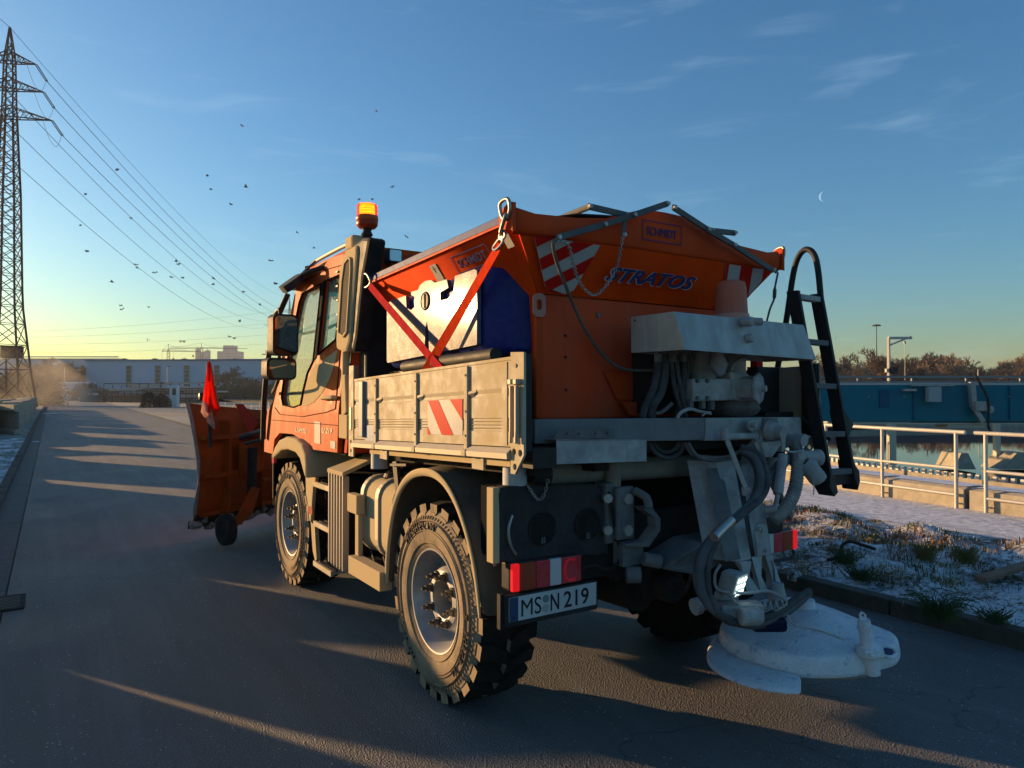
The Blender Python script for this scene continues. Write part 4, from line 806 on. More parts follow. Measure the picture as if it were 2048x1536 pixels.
# low drifting steam at the foot of the pylon
pst = P(40, 775, d=82); b = B(); bmesh.ops.create_icosphere(b.bm, subdivisions=3, radius=1.0)
for v in b.bm.verts: v.co = Vector((v.co.x * 11 + pst.x - 3, v.co.y * 9 + pst.y, v.co.z * 6.5 + .6))
st_ = b.out('steam', [], smooth=180); st_['kind'] = 'stuff'; sm_ = bpy.data.materials.new('steam_cloud'); sm_.use_nodes = True; q_ = sm_.node_tree; q_.nodes.clear(); so = q_.nodes.new('ShaderNodeOutputMaterial'); sv = q_.nodes.new('ShaderNodeVolumePrincipled')
sv.inputs['Color'].default_value = (.95, .90, .85, 1); sv.inputs['Anisotropy'].default_value = .3; tcs = q_.nodes.new('ShaderNodeTexCoord'); ns = q_.nodes.new('ShaderNodeTexNoise'); ns.inputs['Scale'].default_value = .16; ns.inputs['Detail'].default_value = 4; ms_ = q_.nodes.new('ShaderNodeMapRange'); ms_.inputs[1].default_value = .45; ms_.inputs[2].default_value = .75; ms_.inputs[3].default_value = 0; ms_.inputs[4].default_value = .07
q_.links.new(tcs.outputs['Object'], ns.inputs['Vector']); q_.links.new(ns.outputs['Fac'], ms_.inputs[0]); q_.links.new(ms_.outputs[0], sv.inputs['Density']); q_.links.new(sv.outputs[0], so.inputs['Volume']); st_.data.materials.append(sm_)

# air: thin haze filling the whole site
hb_ = B().box((-1450, -150, -1.1), (1450, 1450, 66)); hz_ = hb_.out('haze', []); hz_['kind'] = 'stuff'
hm = bpy.data.materials.new('haze_air'); hm.use_nodes = True; n_h = hm.node_tree; n_h.nodes.clear(); ho = n_h.nodes.new('ShaderNodeOutputMaterial'); hv = n_h.nodes.new('ShaderNodeVolumePrincipled')
hv.inputs['Color'].default_value = (.86, .92, 1.0, 1); hv.inputs['Density'].default_value = HAZE; hv.inputs['Anisotropy'].default_value = .2; n_h.links.new(hv.outputs[0], ho.inputs['Volume']); hz_.data.materials.append(hm)
# ================================================================ TRUCK
XL, XR, XC = 1.77, 3.87, 2.82           # outer wheel faces and centre line
YR, YF = 3.55, 6.35                      # rear and front axle
def rk_(y, z): return z - .036 * (y - 2.7)     # the load bed sits raked a little to the front
def mx_(x): return 2 * XC - x
truck = thing('municipal_truck', 'dusty orange winter service truck with open aluminium load bed, seen from behind on the left', 'truck', (XC, 4.9, 0))
LV = Vector
# ---- wheels
def make_wheel(side, yc, lettering=True):
    s = -1 if side == 'L' else 1; x0 = XL if side == 'L' else XR; o = LV((x0, yc, .545)); ax = LV((-s, 0, 0))   # axis points inwards
    r = B(); r.lathe([(.292, .028), (.285, .016), (.276, .018), (.268, .035), (.258, .06), (.247, .09), (.238, .125), (.224, .15), (.208, .152), (.190, .135), (.170, .088), (.156, .075), (.118, .070), (.108, .076), (.104, .12), (.104, .24)], o, ax, 56)
    r.lathe([(.292, .028), (.29, .2), (.26, .34)], o, ax, 40); w = r.out('wheel', m_rim, truck, smooth=35)
    t = B(); t.lathe([(.286, .020), (.300, .010), (.330, .002), (.365, -.004), (.40, -.004), (.43, .002), (.445, .008), (.452, .006), (.470, .010), (.488, .020), (.500, .030), (.506, .045), (.512, .18), (.506, .315), (.49, .34), (.42, .362), (.34, .355), (.29, .34)], o, ax, 96)
    n_ = 24
    for k in range(n_):
        for sd, off in ((0, 0), (1, .5)):
            a = 2 * math.pi * (k + off) / n_; pit = 2 * math.pi / n_
            def q(aa, rr, h): return o + ax * h + LV((0, math.cos(aa), math.sin(aa))) * rr
            h0, h1, h2 = (.016, .075, .178) if sd == 0 else (.344, .285, .182)
            w1, w2, sk = pit * .31, pit * .24, pit * .42
            outer = [(h0, a - w1, a + w1), (h1, a - w1 * .95, a + w1 * .95), (h2, a + sk - w2, a + sk + w2)]
            vs = []
            for h, aa, ab in outer:
                lo = .487 if h in (.016, .344) else .500
                vs.append([q(aa, lo, h), q(ab, lo, h), q(ab - .006, .545 if h != h0 else .536, h), q(aa + .006, .545 if h != h0 else .536, h)])
            bv = [[t.bm.verts.new(p) for p in ring_] for ring_ in vs]
            for A, C in zip(bv, bv[1:]):
                for i in range(4): t.bm.faces.new((A[i], A[(i + 1) % 4], C[(i + 1) % 4], C[i]))
            t.bm.faces.new(bv[0][::-1]); t.bm.faces.new(bv[-1])
            # shoulder rib down the sidewall
            if sd == 0:
                vs = [q(a - w1 * .8, .474, .0085), q(a + w1 * .8, .474, .0085), q(a + w1 * .9, .49, .012), q(a - w1 * .9, .49, .012)]; t.prism(vs, ax * .02)
    # fine ribs and rings moulded on the sidewall
    for k in range(96):
        a = 2 * math.pi * k / 96; p = o + LV((0, math.cos(a), math.sin(a))) * .452 + ax * .0035; qn = o + LV((0, math.cos(a + .03), math.sin(a + .03))) * .468 + ax * .006; t.bar(p, qn, .006, .006, up=(1, 0, 0))
    for rr in (.318, .385, .4, .441): t.lathe([(rr - .0025, .0045 if rr > .33 else .008), (rr, -.0085 if rr > .35 else -.001), (rr + .0025, .0045 if rr > .33 else .008)], o, ax, 80)
    ty = t.out('tyre', [m_tyre, m_tread] if side == 'L' else [m_tread, m_tread], w, smooth=28)
    for p in ty.data.polygons:
        c_ = p.center + LV(truck['o']); hh_ = abs(c_.x - x0); rr_ = math.hypot(c_.y - yc, c_.z - .545)
        if (rr_ > .485 and hh_ > .02 and p.normal.x * s < .6) or hh_ > .2: p.material_index = 1
    hb = B(); hb.lathe([(0, .15), (.03, .15), (.034, .17), (.075, .175), (.1, .185), (.103, .26)], o, ax, 24)
    for k in range(8): a = k * math.pi / 4; p = o + LV((0, math.cos(a), math.sin(a))) * .06; hb.cyl(p + ax * .155, p + ax * .18, .011, n=6)
    hb.cyl(o + ax * .12, o + ax * .18, .022, n=12); hb.out('hub', m_under, w)
    for k in range(8):
        a = 2 * math.pi * (k + .35) / 8; p = o + LV((0, math.cos(a), math.sin(a))) * .137; nb = B(); nb.cyl(p + ax * .074, p + ax * .062, .026, n=14); nb.cyl(p + ax * .062, p + ax * .032, .019, n=6); nb.cyl(p + ax * .032, p + ax * .006, .010, n=8); nb.out('wheel_nut', m_nut, w)
    if lettering:
        lt = B()
        def arc(txt, r0, hgt, a_mid, step, flip=False):
            n2 = len(txt)
            for i, chh in enumerate(txt):
                if chh == ' ': continue
                a = a_mid - ((n2 - 1) / 2 - i) * step
                # seen from outside (looking +x): image right is -y for the left side
                rad = LV((0, math.cos(a), math.sin(a))); tan = LV((0, -math.sin(a), math.cos(a)))
                c = o + rad * r0 + ax * (-.0075)
                lt.text(chh, c, (tan if not flip else -tan) * 1.0, (rad if not flip else -rad), hgt, th=.008, align='C', bold=.008)
        sg = 1 if s < 0 else -1
        # angles in (y, z): y grows to the image left on the left side
        arc('MICHELIN', .415, .040, R(70), R(7.0), False)
        arc('X FORCE ZL', .412, .032, R(203), R(5.8), False)
        arc('365/80 R20', .412, .022, R(-42), R(4.4), False)
        lt.out('tyre_lettering', m_letter, w)
    return w
make_wheel('L', YR); make_wheel('L', YF); make_wheel('R', YR, False); make_wheel('R', YF, False)
# ---- chassis
b = B()
for x in (XC - .38, XC + .38): b.box((x - .04, 2.80, .78), (x + .04, 7.2, 1.02))
for y in (2.85, 3.55, 4.6, 5.6, 6.9): b.box((XC - .36, y - .04, .80), (XC + .36, y + .04, .99))
b.box((XC - .40, 2.80, .74), (XC + .40, 2.85, 1.06)); b.out('chassis_frame', m_under, truck, bevel=.006)
for y in (YR, YF):
    b = B(); b.cyl((XL + .2, y, .545), (XR - .2, y, .545), .075, n=14); b.lathe([(0, -.2), (.11, -.16), (.17, -.05), (.17, .05), (.11, .16), (0, .2)], (XC, y, .56), (1, 0, 0), 18)
    for x in (XL + .26, XR - .26): b.lathe([(.17, -.05), (.19, 0), (.15, .08), (.08, .12)], (x, y, .545), (1, 0, 0), 18)
    b.out('axle', m_under, truck, smooth=40)
    for x in (XC - .55, XC + .55):
        b = B(); b.tube([(x + .09 * math.cos(t_ * .9), y + .09 * math.sin(t_ * .9), .62 + t_ * .011) for t_ in range(36)], .013, n=6, sm=2); b.cyl((x, y, .58), (x, y, 1.0), .035, n=8); b.out('coil_spring', m_black, truck)
b = B(); b.cyl((XC, 3.7, .6), (XC, 6.2, .68), .05, n=10); b.box((XC - .25, 4.6, .55), (XC + .25, 5.7, .95)); b.box((XC - .3, 5.8, .7), (XC + .3, 7.0, 1.2)); b.out('drivetrain', m_under, truck, bevel=.02)
b = B(); b.cyl((XC - .1, 2.9, .62), (XC - .1, 3.4, .60), .12, n=16); b.cyl((XC - .1, 2.87, .62), (XC - .1, 2.9, .62), .05, n=12); b.out('drum', m_under, truck)
# ---- cab: side shells with window openings; the cab leans in above the belt line
def lean(bm):
    for v in bm.verts:
        k = max(0, v.co.z - 1.55) * .085; v.co.x += k if v.co.x < XC else -k
CX0, CX1 = 1.76, mx_(1.76)
side = [(5.06, 1.26), (5.04, 1.55), (5.00, 1.95), (4.94, 2.62), (5.05, 2.74), (5.5, 2.775), (6.30, 2.76), (6.42, 2.70), (6.62, 2.25), (6.80, 1.80), (6.88, 1.62), (7.06, 1.52), (7.16, 1.30), (7.18, 1.12), (6.86, 1.12), (6.80, 1.26), (6.62, 1.33), (6.20, 1.34), (5.86, 1.30), (5.76, 1.24)]
winr = [(5.22, 2.10), (5.17, 2.56), (5.20, 2.60), (5.60, 2.60), (5.64, 2.0)]
winf = [(5.73, 1.96), (5.69, 2.59), (6.20, 2.57), (6.28, 2.50), (6.55, 1.86), (6.58, 1.66), (6.50, 1.585), (6.20, 1.57), (5.97, 1.60), (5.93, 1.72), (5.86, 1.86)]
for s, x in ((1, CX0), (-1, CX1)):
    b = B(); b.plate([(y, z) for y, z in side], [winr, winf], (x + .02 * s, 0, 0), (0, 1, 0), (0, 0, 1), .04)
    if s > 0:
        pass
    lean(b.bm); b.out('cab_side', m_orange, truck, bevel=.006)
    for w_ in (winr, winf): g_ = B(); g_.plate([(y, z) for y, z in w_], [], (x + .028 * s, 0, 0), (0, 1, 0), (0, 0, 1), .006); lean(g_.bm); g_.out('side_window', m_glass, truck)
    # door: outline seams, dusty lower panel, black frame, handle
    d = B(); sx = x - .003 * s
    for pl in ([(5.10, 1.58), (5.10, 2.0), (5.06, 2.62)], [(5.10, 1.58), (5.3, 1.55), (5.9, 1.50), (6.25, 1.50), (6.60, 1.50), (6.78, 1.56)], [(5.06, 2.66), (5.6, 2.69), (6.3, 2.67)]):
        for (y0, z0), (y1, z1) in zip(pl, pl[1:]): d.bar((sx, y0, z0), (sx, y1, z1), .004, .007, up=(1, 0, 0))
    d.bar((sx, 5.05, 1.46), (sx, 6.9, 1.44), .004, .006, up=(1, 0, 0)); lean(d.bm); d.out('door_seam', m_seal_shade, truck)
    d = B(); fr = [(5.66, 1.98), (5.63, 2.60), (5.67, 2.60), (5.71, 1.96)]; d.prism([(x - .006 * s, y, z) for y, z in fr], (.03 * s, 0, 0))
    for w_ in (winr, winf):
        for (y0, z0), (y1, z1) in zip(w_, w_[1:] + w_[:1]): d.bar((x - .002 * s, y0, z0), (x - .002 * s, y1, z1), .006, .02, up=(1, 0, 0))
    lean(d.bm); d.out('window_frame', m_seal_shade, truck)
    d = B(); crv = [(5.17, 2.02), (5.62, 1.93), (5.68, 1.93), (5.84, 1.82), (5.90, 1.70), (5.94, 1.585), (5.80, 1.59), (5.62, 1.62), (5.45, 1.69), (5.30, 1.79), (5.20, 1.92)]
    d.prism([(x - .004 * s, y, z) for y, z in crv], (.01 * s, 0, 0)); lean(d.bm); d.out('door_panel', m_tan if s > 0 else m_orange, truck, bevel=.004)
    d = B(); d.tube([(x - .005 * s, 5.36, 1.655), (x - .035 * s, 5.33, 1.66), (x - .035 * s, 5.11, 1.665), (x - .005 * s, 5.08, 1.66)], .016, n=8); lean(d.bm); d.out('door_handle', m_tan, truck, smooth=50)
    d = B(); d.lathe([(0, .0), (.045, .004), (.05, .012)], (x - .002 * s, 5.22, 1.63), (s, 0, 0), 16); lean(d.bm); d.out('handle_recess', m_black, truck)
b = B(); b.prism([(CX0 + .12, 5.0, 2.765), (CX1 - .12, 5.0, 2.765), (CX1 - .12, 6.34, 2.76), (CX0 + .12, 6.34, 2.76)], (0, 0, .03)); b.box((CX0 + .10, 4.97, 2.70), (CX1 - .10, 5.03, 2.79)); b.out('roof', m_orange, truck, bevel=.015)
b = B(); b.plate([(CX0 + .03, 1.26), (CX1 - .03, 1.26), (CX1 - .13, 2.76), (CX0 + .13, 2.76)], [rrect(CX0 + .45, 2.08, CX1 - .45, 2.58, .06)], (0, 4.97, 0), (1, 0, 0), (0, 0, 1), .05); b.out('cab_rear_wall', m_orange2, truck, bevel=.005)
b = B(); b.box((CX0 + .43, 4.93, 2.06), (CX1 - .43, 4.944, 2.60)); b.out('rear_window', m_glass, truck)
b = B()
for x in (1.86, 2.02, 2.2): b.box((x, 4.925, 1.3), (x + .03, 4.944, 2.05))
b.out('wall_rib', m_orange2, truck, bevel=.005)
b = B(); b.box((1.87, 4.78, 1.55), (2.12, 4.92, 2.56)); b.out('air_filter_box', m_black, truck, bevel=.02)
# front: windscreen, bonnet, bumper
b = B(); b.face([(CX0 + .14, 6.44, 2.70), (CX1 - .14, 6.44, 2.70), (CX1 - .03, 6.88, 1.64), (CX0 + .03, 6.88, 1.64)]); b.out('windscreen', m_glass, truck)
b = B(); b.prism([(CX0 + .03, 6.86, 1.62), (CX1 - .03, 6.86, 1.62), (CX1 - .06, 7.10, 1.50), (CX1 - .05, 7.18, 1.12), (CX0 + .05, 7.18, 1.12), (CX0 + .06, 7.10, 1.50)], (0, .02, -.02)); b.box((CX0 + .05, 6.80, 1.13), (CX1 - .05, 7.17, 1.50)); b.out('front_panel', m_orange, truck, bevel=.02)
b = B(); b.box((CX0 + .10, 6.98, .62), (CX1 - .10, 7.28, 1.08)); b.out('bumper', m_black, truck, bevel=.03)
b = B(); b.box((CX0 + .05, 5.03, 1.24), (CX1 - .05, 6.85, 1.30)); b.out('cab_floor', m_under, truck)
for x in (XC - .48, XC + .48):
    b = B(); b.box((x - .24, 5.35, 1.45), (x + .24, 5.85, 1.62)); b.prism([(x - .22, 5.32, 1.6), (x + .22, 5.32, 1.6), (x + .20, 5.18, 2.28), (x - .20, 5.18, 2.28)], (0, .12, .02)); b.box((x - .12, 5.18, 2.28), (x + .12, 5.27, 2.48)); b.out('seat', m_black, truck, bevel=.03)
b = B(); b.tube([(XC - .48 + .2 * math.cos(t_ * .628), 6.1 + .08 * math.sin(t_ * .628), 1.95 + .18 * math.sin(t_ * .628)) for t_ in range(10)], .015, n=6, sm=2, closed=True); b.box((CX0 + .1, 6.45, 1.5), (CX1 - .1, 6.8, 1.85)); b.out('dashboard', m_black, truck)
# black roof pillar tubes and mirror arms (left front corner), same on the right
for s, x in ((1, 1.73), (-1, mx_(1.73))):
    b = B(); b.tube([(x + .08 * s, 6.55, 2.60), (x - .01 * s, 6.72, 2.25), (x - .02 * s, 6.95, 1.75), (x, 7.1, 1.25)], .026, n=10); b.out('grab_tube', m_black, truck, smooth=50)
    xm = 1.56 if s > 0 else mx_(1.56)
    b = B(); b.tube([(x + .06 * s, 6.55, 2.24), (xm + .05 * s, 6.30, 2.32), (xm, 5.90, 2.38), (xm, 5.86, 2.30)], .014, n=8); b.tube([(xm, 5.88, 2.3), (xm, 5.9, 1.86), (xm + .02 * s, 6.05, 1.76), (x, 6.75, 1.70)], .015, n=8); b.out('mirror_arm', m_black, truck, smooth=50)
    def mir(cx_, cy, z0, z1, w_, ttl):
        # housing turned a little outwards
        u = LV((1, .18 * s, 0)).normalized(); n_ = LV((.18 * s, -1, 0)).normalized(); c = LV((cx_, cy, (z0 + z1) / 2)); hh = (z1 - z0) / 2
        q = B(); q.plate(rrect(-w_ / 2, -hh, w_ / 2, hh, .045), [], c, u, (0, 0, 1), .10); h_ = q.out('mirror', m_blackp, truck, bevel=.02)
        g_ = B(); g_.plate(rrect(-w_ / 2 + .016, -hh + .016, w_ / 2 - .016, hh - .016, .035), [], c + n_ * .054, u, (0, 0, 1), .006); g_.out('mirror_glass', m_mirror, h_)
    mir(xm, 5.78, 1.995, 2.325, .215 if s > 0 else .215, 0); mir(xm - .03 * s, 5.78, 1.80, 1.975, .25, 0)
b = B(); b.plate(rrect(-.17, -.10, .17, .10, .07), [], (1.68, 5.95, 2.61), (.12, 1, .12), (.75, 0, .6), .06); o = b.out('ramp_mirror', m_blackp, truck, bevel=.02)
b = B(); b.tube([(1.72, 5.8, 2.66), (1.80, 5.7, 2.70), (1.9, 5.68, 2.72)], .02, n=8); b.out('ramp_mirror_arm', m_black, truck)
# sun visor, roof rails
b = B(); b.grid([[(1.74, 6.40, 2.62), (1.95, 6.56, 2.66), (XC, 6.62, 2.68), (mx_(1.95), 6.56, 2.66), (mx_(1.74), 6.40, 2.62)], [(1.82, 6.05, 2.76), (1.98, 6.22, 2.80), (XC, 6.25, 2.83), (mx_(1.98), 6.22, 2.80), (mx_(1.82), 6.05, 2.76)]])
b.grid([[(1.74, 6.40, 2.60), (1.74, 6.00, 2.68)], [(1.82, 6.05, 2.76), (1.80, 5.72, 2.78)]])
o = b.out('sun_visor', mat('grey_visor', (.07, .075, .08), .35, dust=DUST, dustamt=.3), truck, smooth=40); md = o.modifiers.new('solid', 'SOLIDIFY'); md.thickness = .015
for s, x in ((1, 1.90), (-1, mx_(1.90))):
    b = B(); b.tube([(x, 5.1, 2.81), (x, 5.3, 2.835), (x, 6.0, 2.825), (x, 6.15, 2.79)], .017, n=8); b.out('roof_rail', m_alu_hi, truck, smooth=50)
b = B(); b.box((1.84, 4.98, 2.76), (2.02, 5.14, 2.86)); b.out('beacon_bracket', m_tan, truck, bevel=.02)
b = B(); b.lathe([(0, .0), (.02, 0), (.035, .03), (.03, .07), (0, .08)], (1.98, 6.5, 2.79), (0, 0, 1), 10); b.out('clearance_lamp', m_black, truck)
# raised air intake on the left rear corner of the cab
XI = 1.755
b = B(); prof = [(5.085, 2.02), (4.93, 1.985), (4.86, 1.99), (4.80, 2.06), (4.66, 2.68), (4.68, 2.72), (4.90, 2.72), (5.02, 2.60), (5.09, 2.10)]
b.prism([(XI, y, z) for y, z in prof], (.16, 0, 0)); b.out('air_intake', m_tan, truck, bevel=.025)
b = B(); b.prism([(XI + .02, 4.72, 2.08), (XI + .02, 4.60, 2.50), (XI + .02, 4.50, 2.69), (XI + .02, 4.48, 2.735), (XI + .02, 4.60, 2.76), (XI + .02, 4.82, 2.74), (XI + .02, 4.83, 2.0), (XI + .02, 4.78, 1.98)], (.13, 0, 0)); b.out('intake_housing', m_blackp, truck, bevel=.03)
gr = B(); gp = [(4.90, 2.10), (4.83, 2.13), (4.755, 2.55), (4.76, 2.63), (4.80, 2.645), (4.88, 2.62), (4.93, 2.50), (5.00, 2.13)]; gr.prism([(XI - .006, y, z) for y, z in gp], (.02, 0, 0)); gg = gr.out('intake_grille', mat('intake_mesh', (.09, .075, .055), .8, var=.5, scale=160, bump=1, bscale=400), truck, bevel=.004)
b = B()
for (y0, z0), (y1, z1) in zip(gp, gp[1:] + gp[:1]): b.bar((XI - .008, y0, z0), (XI - .008, y1, z1), .016, .014, up=(1, 0, 0))
b.out('grille_rim', m_tan, gg)
b = B()
for i in range(5): b.box((XI - .002, 5.045 + .004 * (i - 4), 2.16 + i * .105), (XI + .02, 5.085 + .004 * (i - 4), 2.172 + i * .105))
b.out('intake_slot', m_black, truck)
b = B(); b.cyl((1.80, 5.00, 1.56), (1.80, 4.99, 2.02), .028, n=14); b.out('exhaust_pipe', m_tan, truck, smooth=50)
b = B(); b.prism([(1.77, 4.965, 1.28 + .25), (1.77, 4.90, 1.56), (1.77, 4.93, 1.83), (1.77, 5.02, 1.83), (1.77, 5.01, 1.53)], (.14, 0, 0)); b.out('corner_fairing', m_tan, truck, bevel=.01)
b = B(); b.box((1.78, 4.86, 1.36), (2.1, 5.03, 1.55)); b.out('corner_box', m_blackp, truck, bevel=.02)
b = B(); b.box((1.76, 4.86, 1.37), (1.775, 5.03, 1.54)); b.out('corner_cover', m_tan, truck, bevel=.004)
# beacon on pole
b = B(); b.cyl((1.955, 4.98, 2.74), (1.955, 4.98, 2.90), .020, n=10); b.lathe([(.02, 0), (.045, .02), (.03, .05), (.04, .07), (.02, .09)], (1.955, 4.98, 2.845), (0, 0, 1), 12); bp_ = b.out('beacon_pole', m_black, truck, smooth=50)
b = B(); b.lathe([(0, -.055), (.06, -.05), (.078, -.03), (.080, 0), (.076, .004)], (1.955, 4.98, 2.965), (0, 0, 1), 28); b.out('beacon_base', mat('red_plastic', (.35, .04, .015), .35), bp_, smooth=50)
b = B(); b.lathe([(.076, 0), (.076, .105), (.068, .118), (0, .12)], (1.955, 4.98, 2.972), (0, 0, 1), 28); b.out('beacon_lens', m_amber, bp_, smooth=50)
b = B(); b.lathe([(.078, -.0), (.082, .004), (.082, .035), (.078, .04)], (1.955, 4.98, 2.966), (0, 0, 1), 28); b.out('lens_ring', mat('amber_solid', (.6, .10, .02), .3), bp_, smooth=50)
b = B()
for i in range(4): b.cyl((1.955, 4.98, 3.012 + i * .019), (1.955, 4.98, 3.026 + i * .019), .056, n=20)
b.out('beacon_led', m_beacon_lit, bp_)
# work light behind cab roof
wl = P(791, 511, y=4.78); b = B(); b.obox(wl + LV((0, .045, 0)), (1, 0, 0), (0, 1, 0), (0, 0, 1), .115, .09, .105); wk = b.out('work_light', m_black, truck, bevel=.015); b = B(); b.plate(rrect(-.045, -.04, .045, .04, .012), [], wl + LV((0, -.002, 0)), (1, 0, 0), (0, 0, 1), .006); b.out('lens', m_lens, wk)
b = B(); b.box((wl.x - .02, wl.y + .03, 2.60), (wl.x + .02, wl.y + .07, wl.z)); b.box((wl.x - .20, 4.88, 2.60), (wl.x + 1.5, 4.965, 2.74)); b.out('light_bar', m_orange2, truck, bevel=.01)
# front mud guard
b = B(); arc_ = [(5.62, 1.12), (5.64, 1.20), (5.74, 1.28), (5.90, 1.315), (6.20, 1.32), (6.42, 1.28), (6.58, 1.20), (6.68, 1.12)]; inn = [(6.64, 1.09), (6.50, 1.14), (6.35, 1.19), (6.15, 1.21), (5.92, 1.20), (5.80, 1.16), (5.72, 1.08), (5.66, 1.02), (5.62, 1.02)]
for x0, x1 in ((1.70, 2.12), (mx_(2.12), mx_(1.70))):
    b = B(); b.yz(arc_ + inn, x0, x1); b.out('front_mudguard', m_tan, truck, bevel=.02)
b = B(); b.box((1.78, 6.90, .62), (2.2, 6.94, 1.12)); b.box((1.78, 6.80, 1.06), (2.1, 7.0, 1.14)); b.out('mudflap_front', m_seal_shade, truck, bevel=.01); b = B(); b.box((1.745, 6.76, 1.04), (1.77, 6.83, 1.11)); b.out('side_marker', m_lampred, truck)
# lettering on the cab
b = B(); b.text('UNIMOG', (CX0 - .002, 6.10, 1.365), (0, -1, 0), (0, 0, 1), .036, w=.30, th=.004, shear=.25); b.out('lettering', m_alu_hi, truck)
b = B(); b.text('U 219', (CX0 - .002, 5.40, 1.39), (0, -1, 0), (0, 0, 1), .042, w=.24, th=.004, shear=.25); b.out('lettering', m_alu_hi, truck)
b = B(); b.box((CX0 - .004, 5.44, 1.30), (CX0, 5.585, 1.47)); b.out('grey_sticker', mat('grey_decal', (.34, .32, .30), .6), truck); b = B(); b.box((CX0 - .004, 5.09, 1.285), (CX0, 5.20, 1.34)); b.out('grey_sticker', MATS['grey_decal'], truck)
# steps
b = B(); b.yz([(5.93, 1.00), (5.86, 1.02), (5.70, 1.06), (5.66, 1.0), (5.72, .94), (5.78, .66), (5.72, .42), (5.66, .35), (5.63, .37), (5.66, .5), (5.68, .62), (5.90, .66), (5.92, .90)], 1.79, 1.82); st = b.out('step_box', m_tan, truck, bevel=.006)
for z in (.99, .675, .355):
    b = B(); b.box((1.775, 5.24, z - .045), (1.80, 5.67, z - .005)); b.box((1.80, 5.24, z - .03), (1.98, 5.67, z - .018)); b.out('step', m_alu, st, bevel=.003)
    b = B()
    for i in range(4):
        for j in range(12): b.box((1.82 + i * .042, 5.26 + j * .034, z - .016), (1.84 + i * .042, 5.275 + j * .034, z - .004))
    b.out('step_tread', m_black, st)
b = B(); b.box((1.99, 5.26, .36), (2.3, 5.66, 1.05)); b.box((1.88, 5.3, .76), (1.99, 5.62, .90)); b.out('step_well', m_seal_shade, truck, bevel=.02); b = B(); b.box((1.786, 5.73, .705), (1.79, 5.85, .765)); b.out('side_reflector', m_lampamb, truck)
# ribbed heat shield, bracket, tank, low guard box
b = B(); b.box((1.80, 4.91, .43), (2.30, 5.23, 1.10)); b.out('exhaust_box', m_seal_shade, truck, bevel=.01)  # near-black colour paints the shade between the shield ribs
b = B(); b.prism([(1.745, 4.90, 1.10), (1.745, 5.24, 1.10), (2.05, 5.20, 1.20), (2.05, 4.90, 1.22)], (0, 0, .03)); b.out('shield_top', m_tan, truck, bevel=.005)
for i in range(6): b = B(); y = 4.915 + i * .060; b.box((1.752, y, .42 + .002 * i), (1.80, y + .020, 1.10)); b.out('shield_rib', m_alu_hi, truck, bevel=.005)
b = B(); b.box((1.74, 4.61, .87), (1.80, 4.80, 1.0)); b.box((1.765, 4.64, .54), (1.80, 4.71, .87)); b.out('side_bracket', m_tan, truck, bevel=.008)
def rrx(y0, z0, y1, z1, r): return rrect(y0, z0, y1, z1, r, 7)
b = B(); b.yz(rrx(4.12, .62, 4.74, 1.10, .12), 1.86, 2.36); b.out('fuel_tank', m_alu, truck, bevel=.035)
# tank straps run round its outer face
b = B()
for y0, y1 in ((4.64, 4.70), (4.38, 4.44)):
    b.xz(rrect(1.80, .60, 2.38, 1.13, .13, 6), y0, y1)
tk = b.out('tank_strap', m_alu_hi, truck, bevel=.006)
b = B(); b.xz(rrect(1.815, .612, 2.37, 1.115, .12, 6), 4.16, 4.72); b.out('tank_shell', m_tan, truck, bevel=.03, smooth=30)
b = B(); b.lathe([(.07, 0), (.075, .03), (.06, .05), (0, .05)], (1.98, 4.52, 1.115), (-.25, 0, 1), 20); b.bar((1.93, 4.46, 1.17), (2.02, 4.58, 1.17), .03, .02); b.out('filler_cap', m_black, truck)
b = B(); b.cyl((1.84, 4.60, .62), (1.80, 4.42, .56), .008, n=6); b.cyl((1.84, 4.38, .62), (1.80, 4.22, .56), .008, n=6); b.box((1.80, 4.15, .53), (1.95, 4.68, .56)); b.out('tank_bracket', m_black, truck)
b = B(); b.box((1.715, 4.145, .465), (1.80, 4.70, .585)); b.out('side_guard', m_tan, truck, bevel=.004)
b = B(); b.yz([(4.13, 1.0), (4.20, 1.26), (4.14, 1.27), (4.09, 1.05)], 1.82, 1.84); b.yz([(4.19, 1.25), (3.95, 1.27), (3.95, 1.255), (4.19, 1.235)], 1.80, 1.88); b.out('mudguard_bracket', m_black, truck)
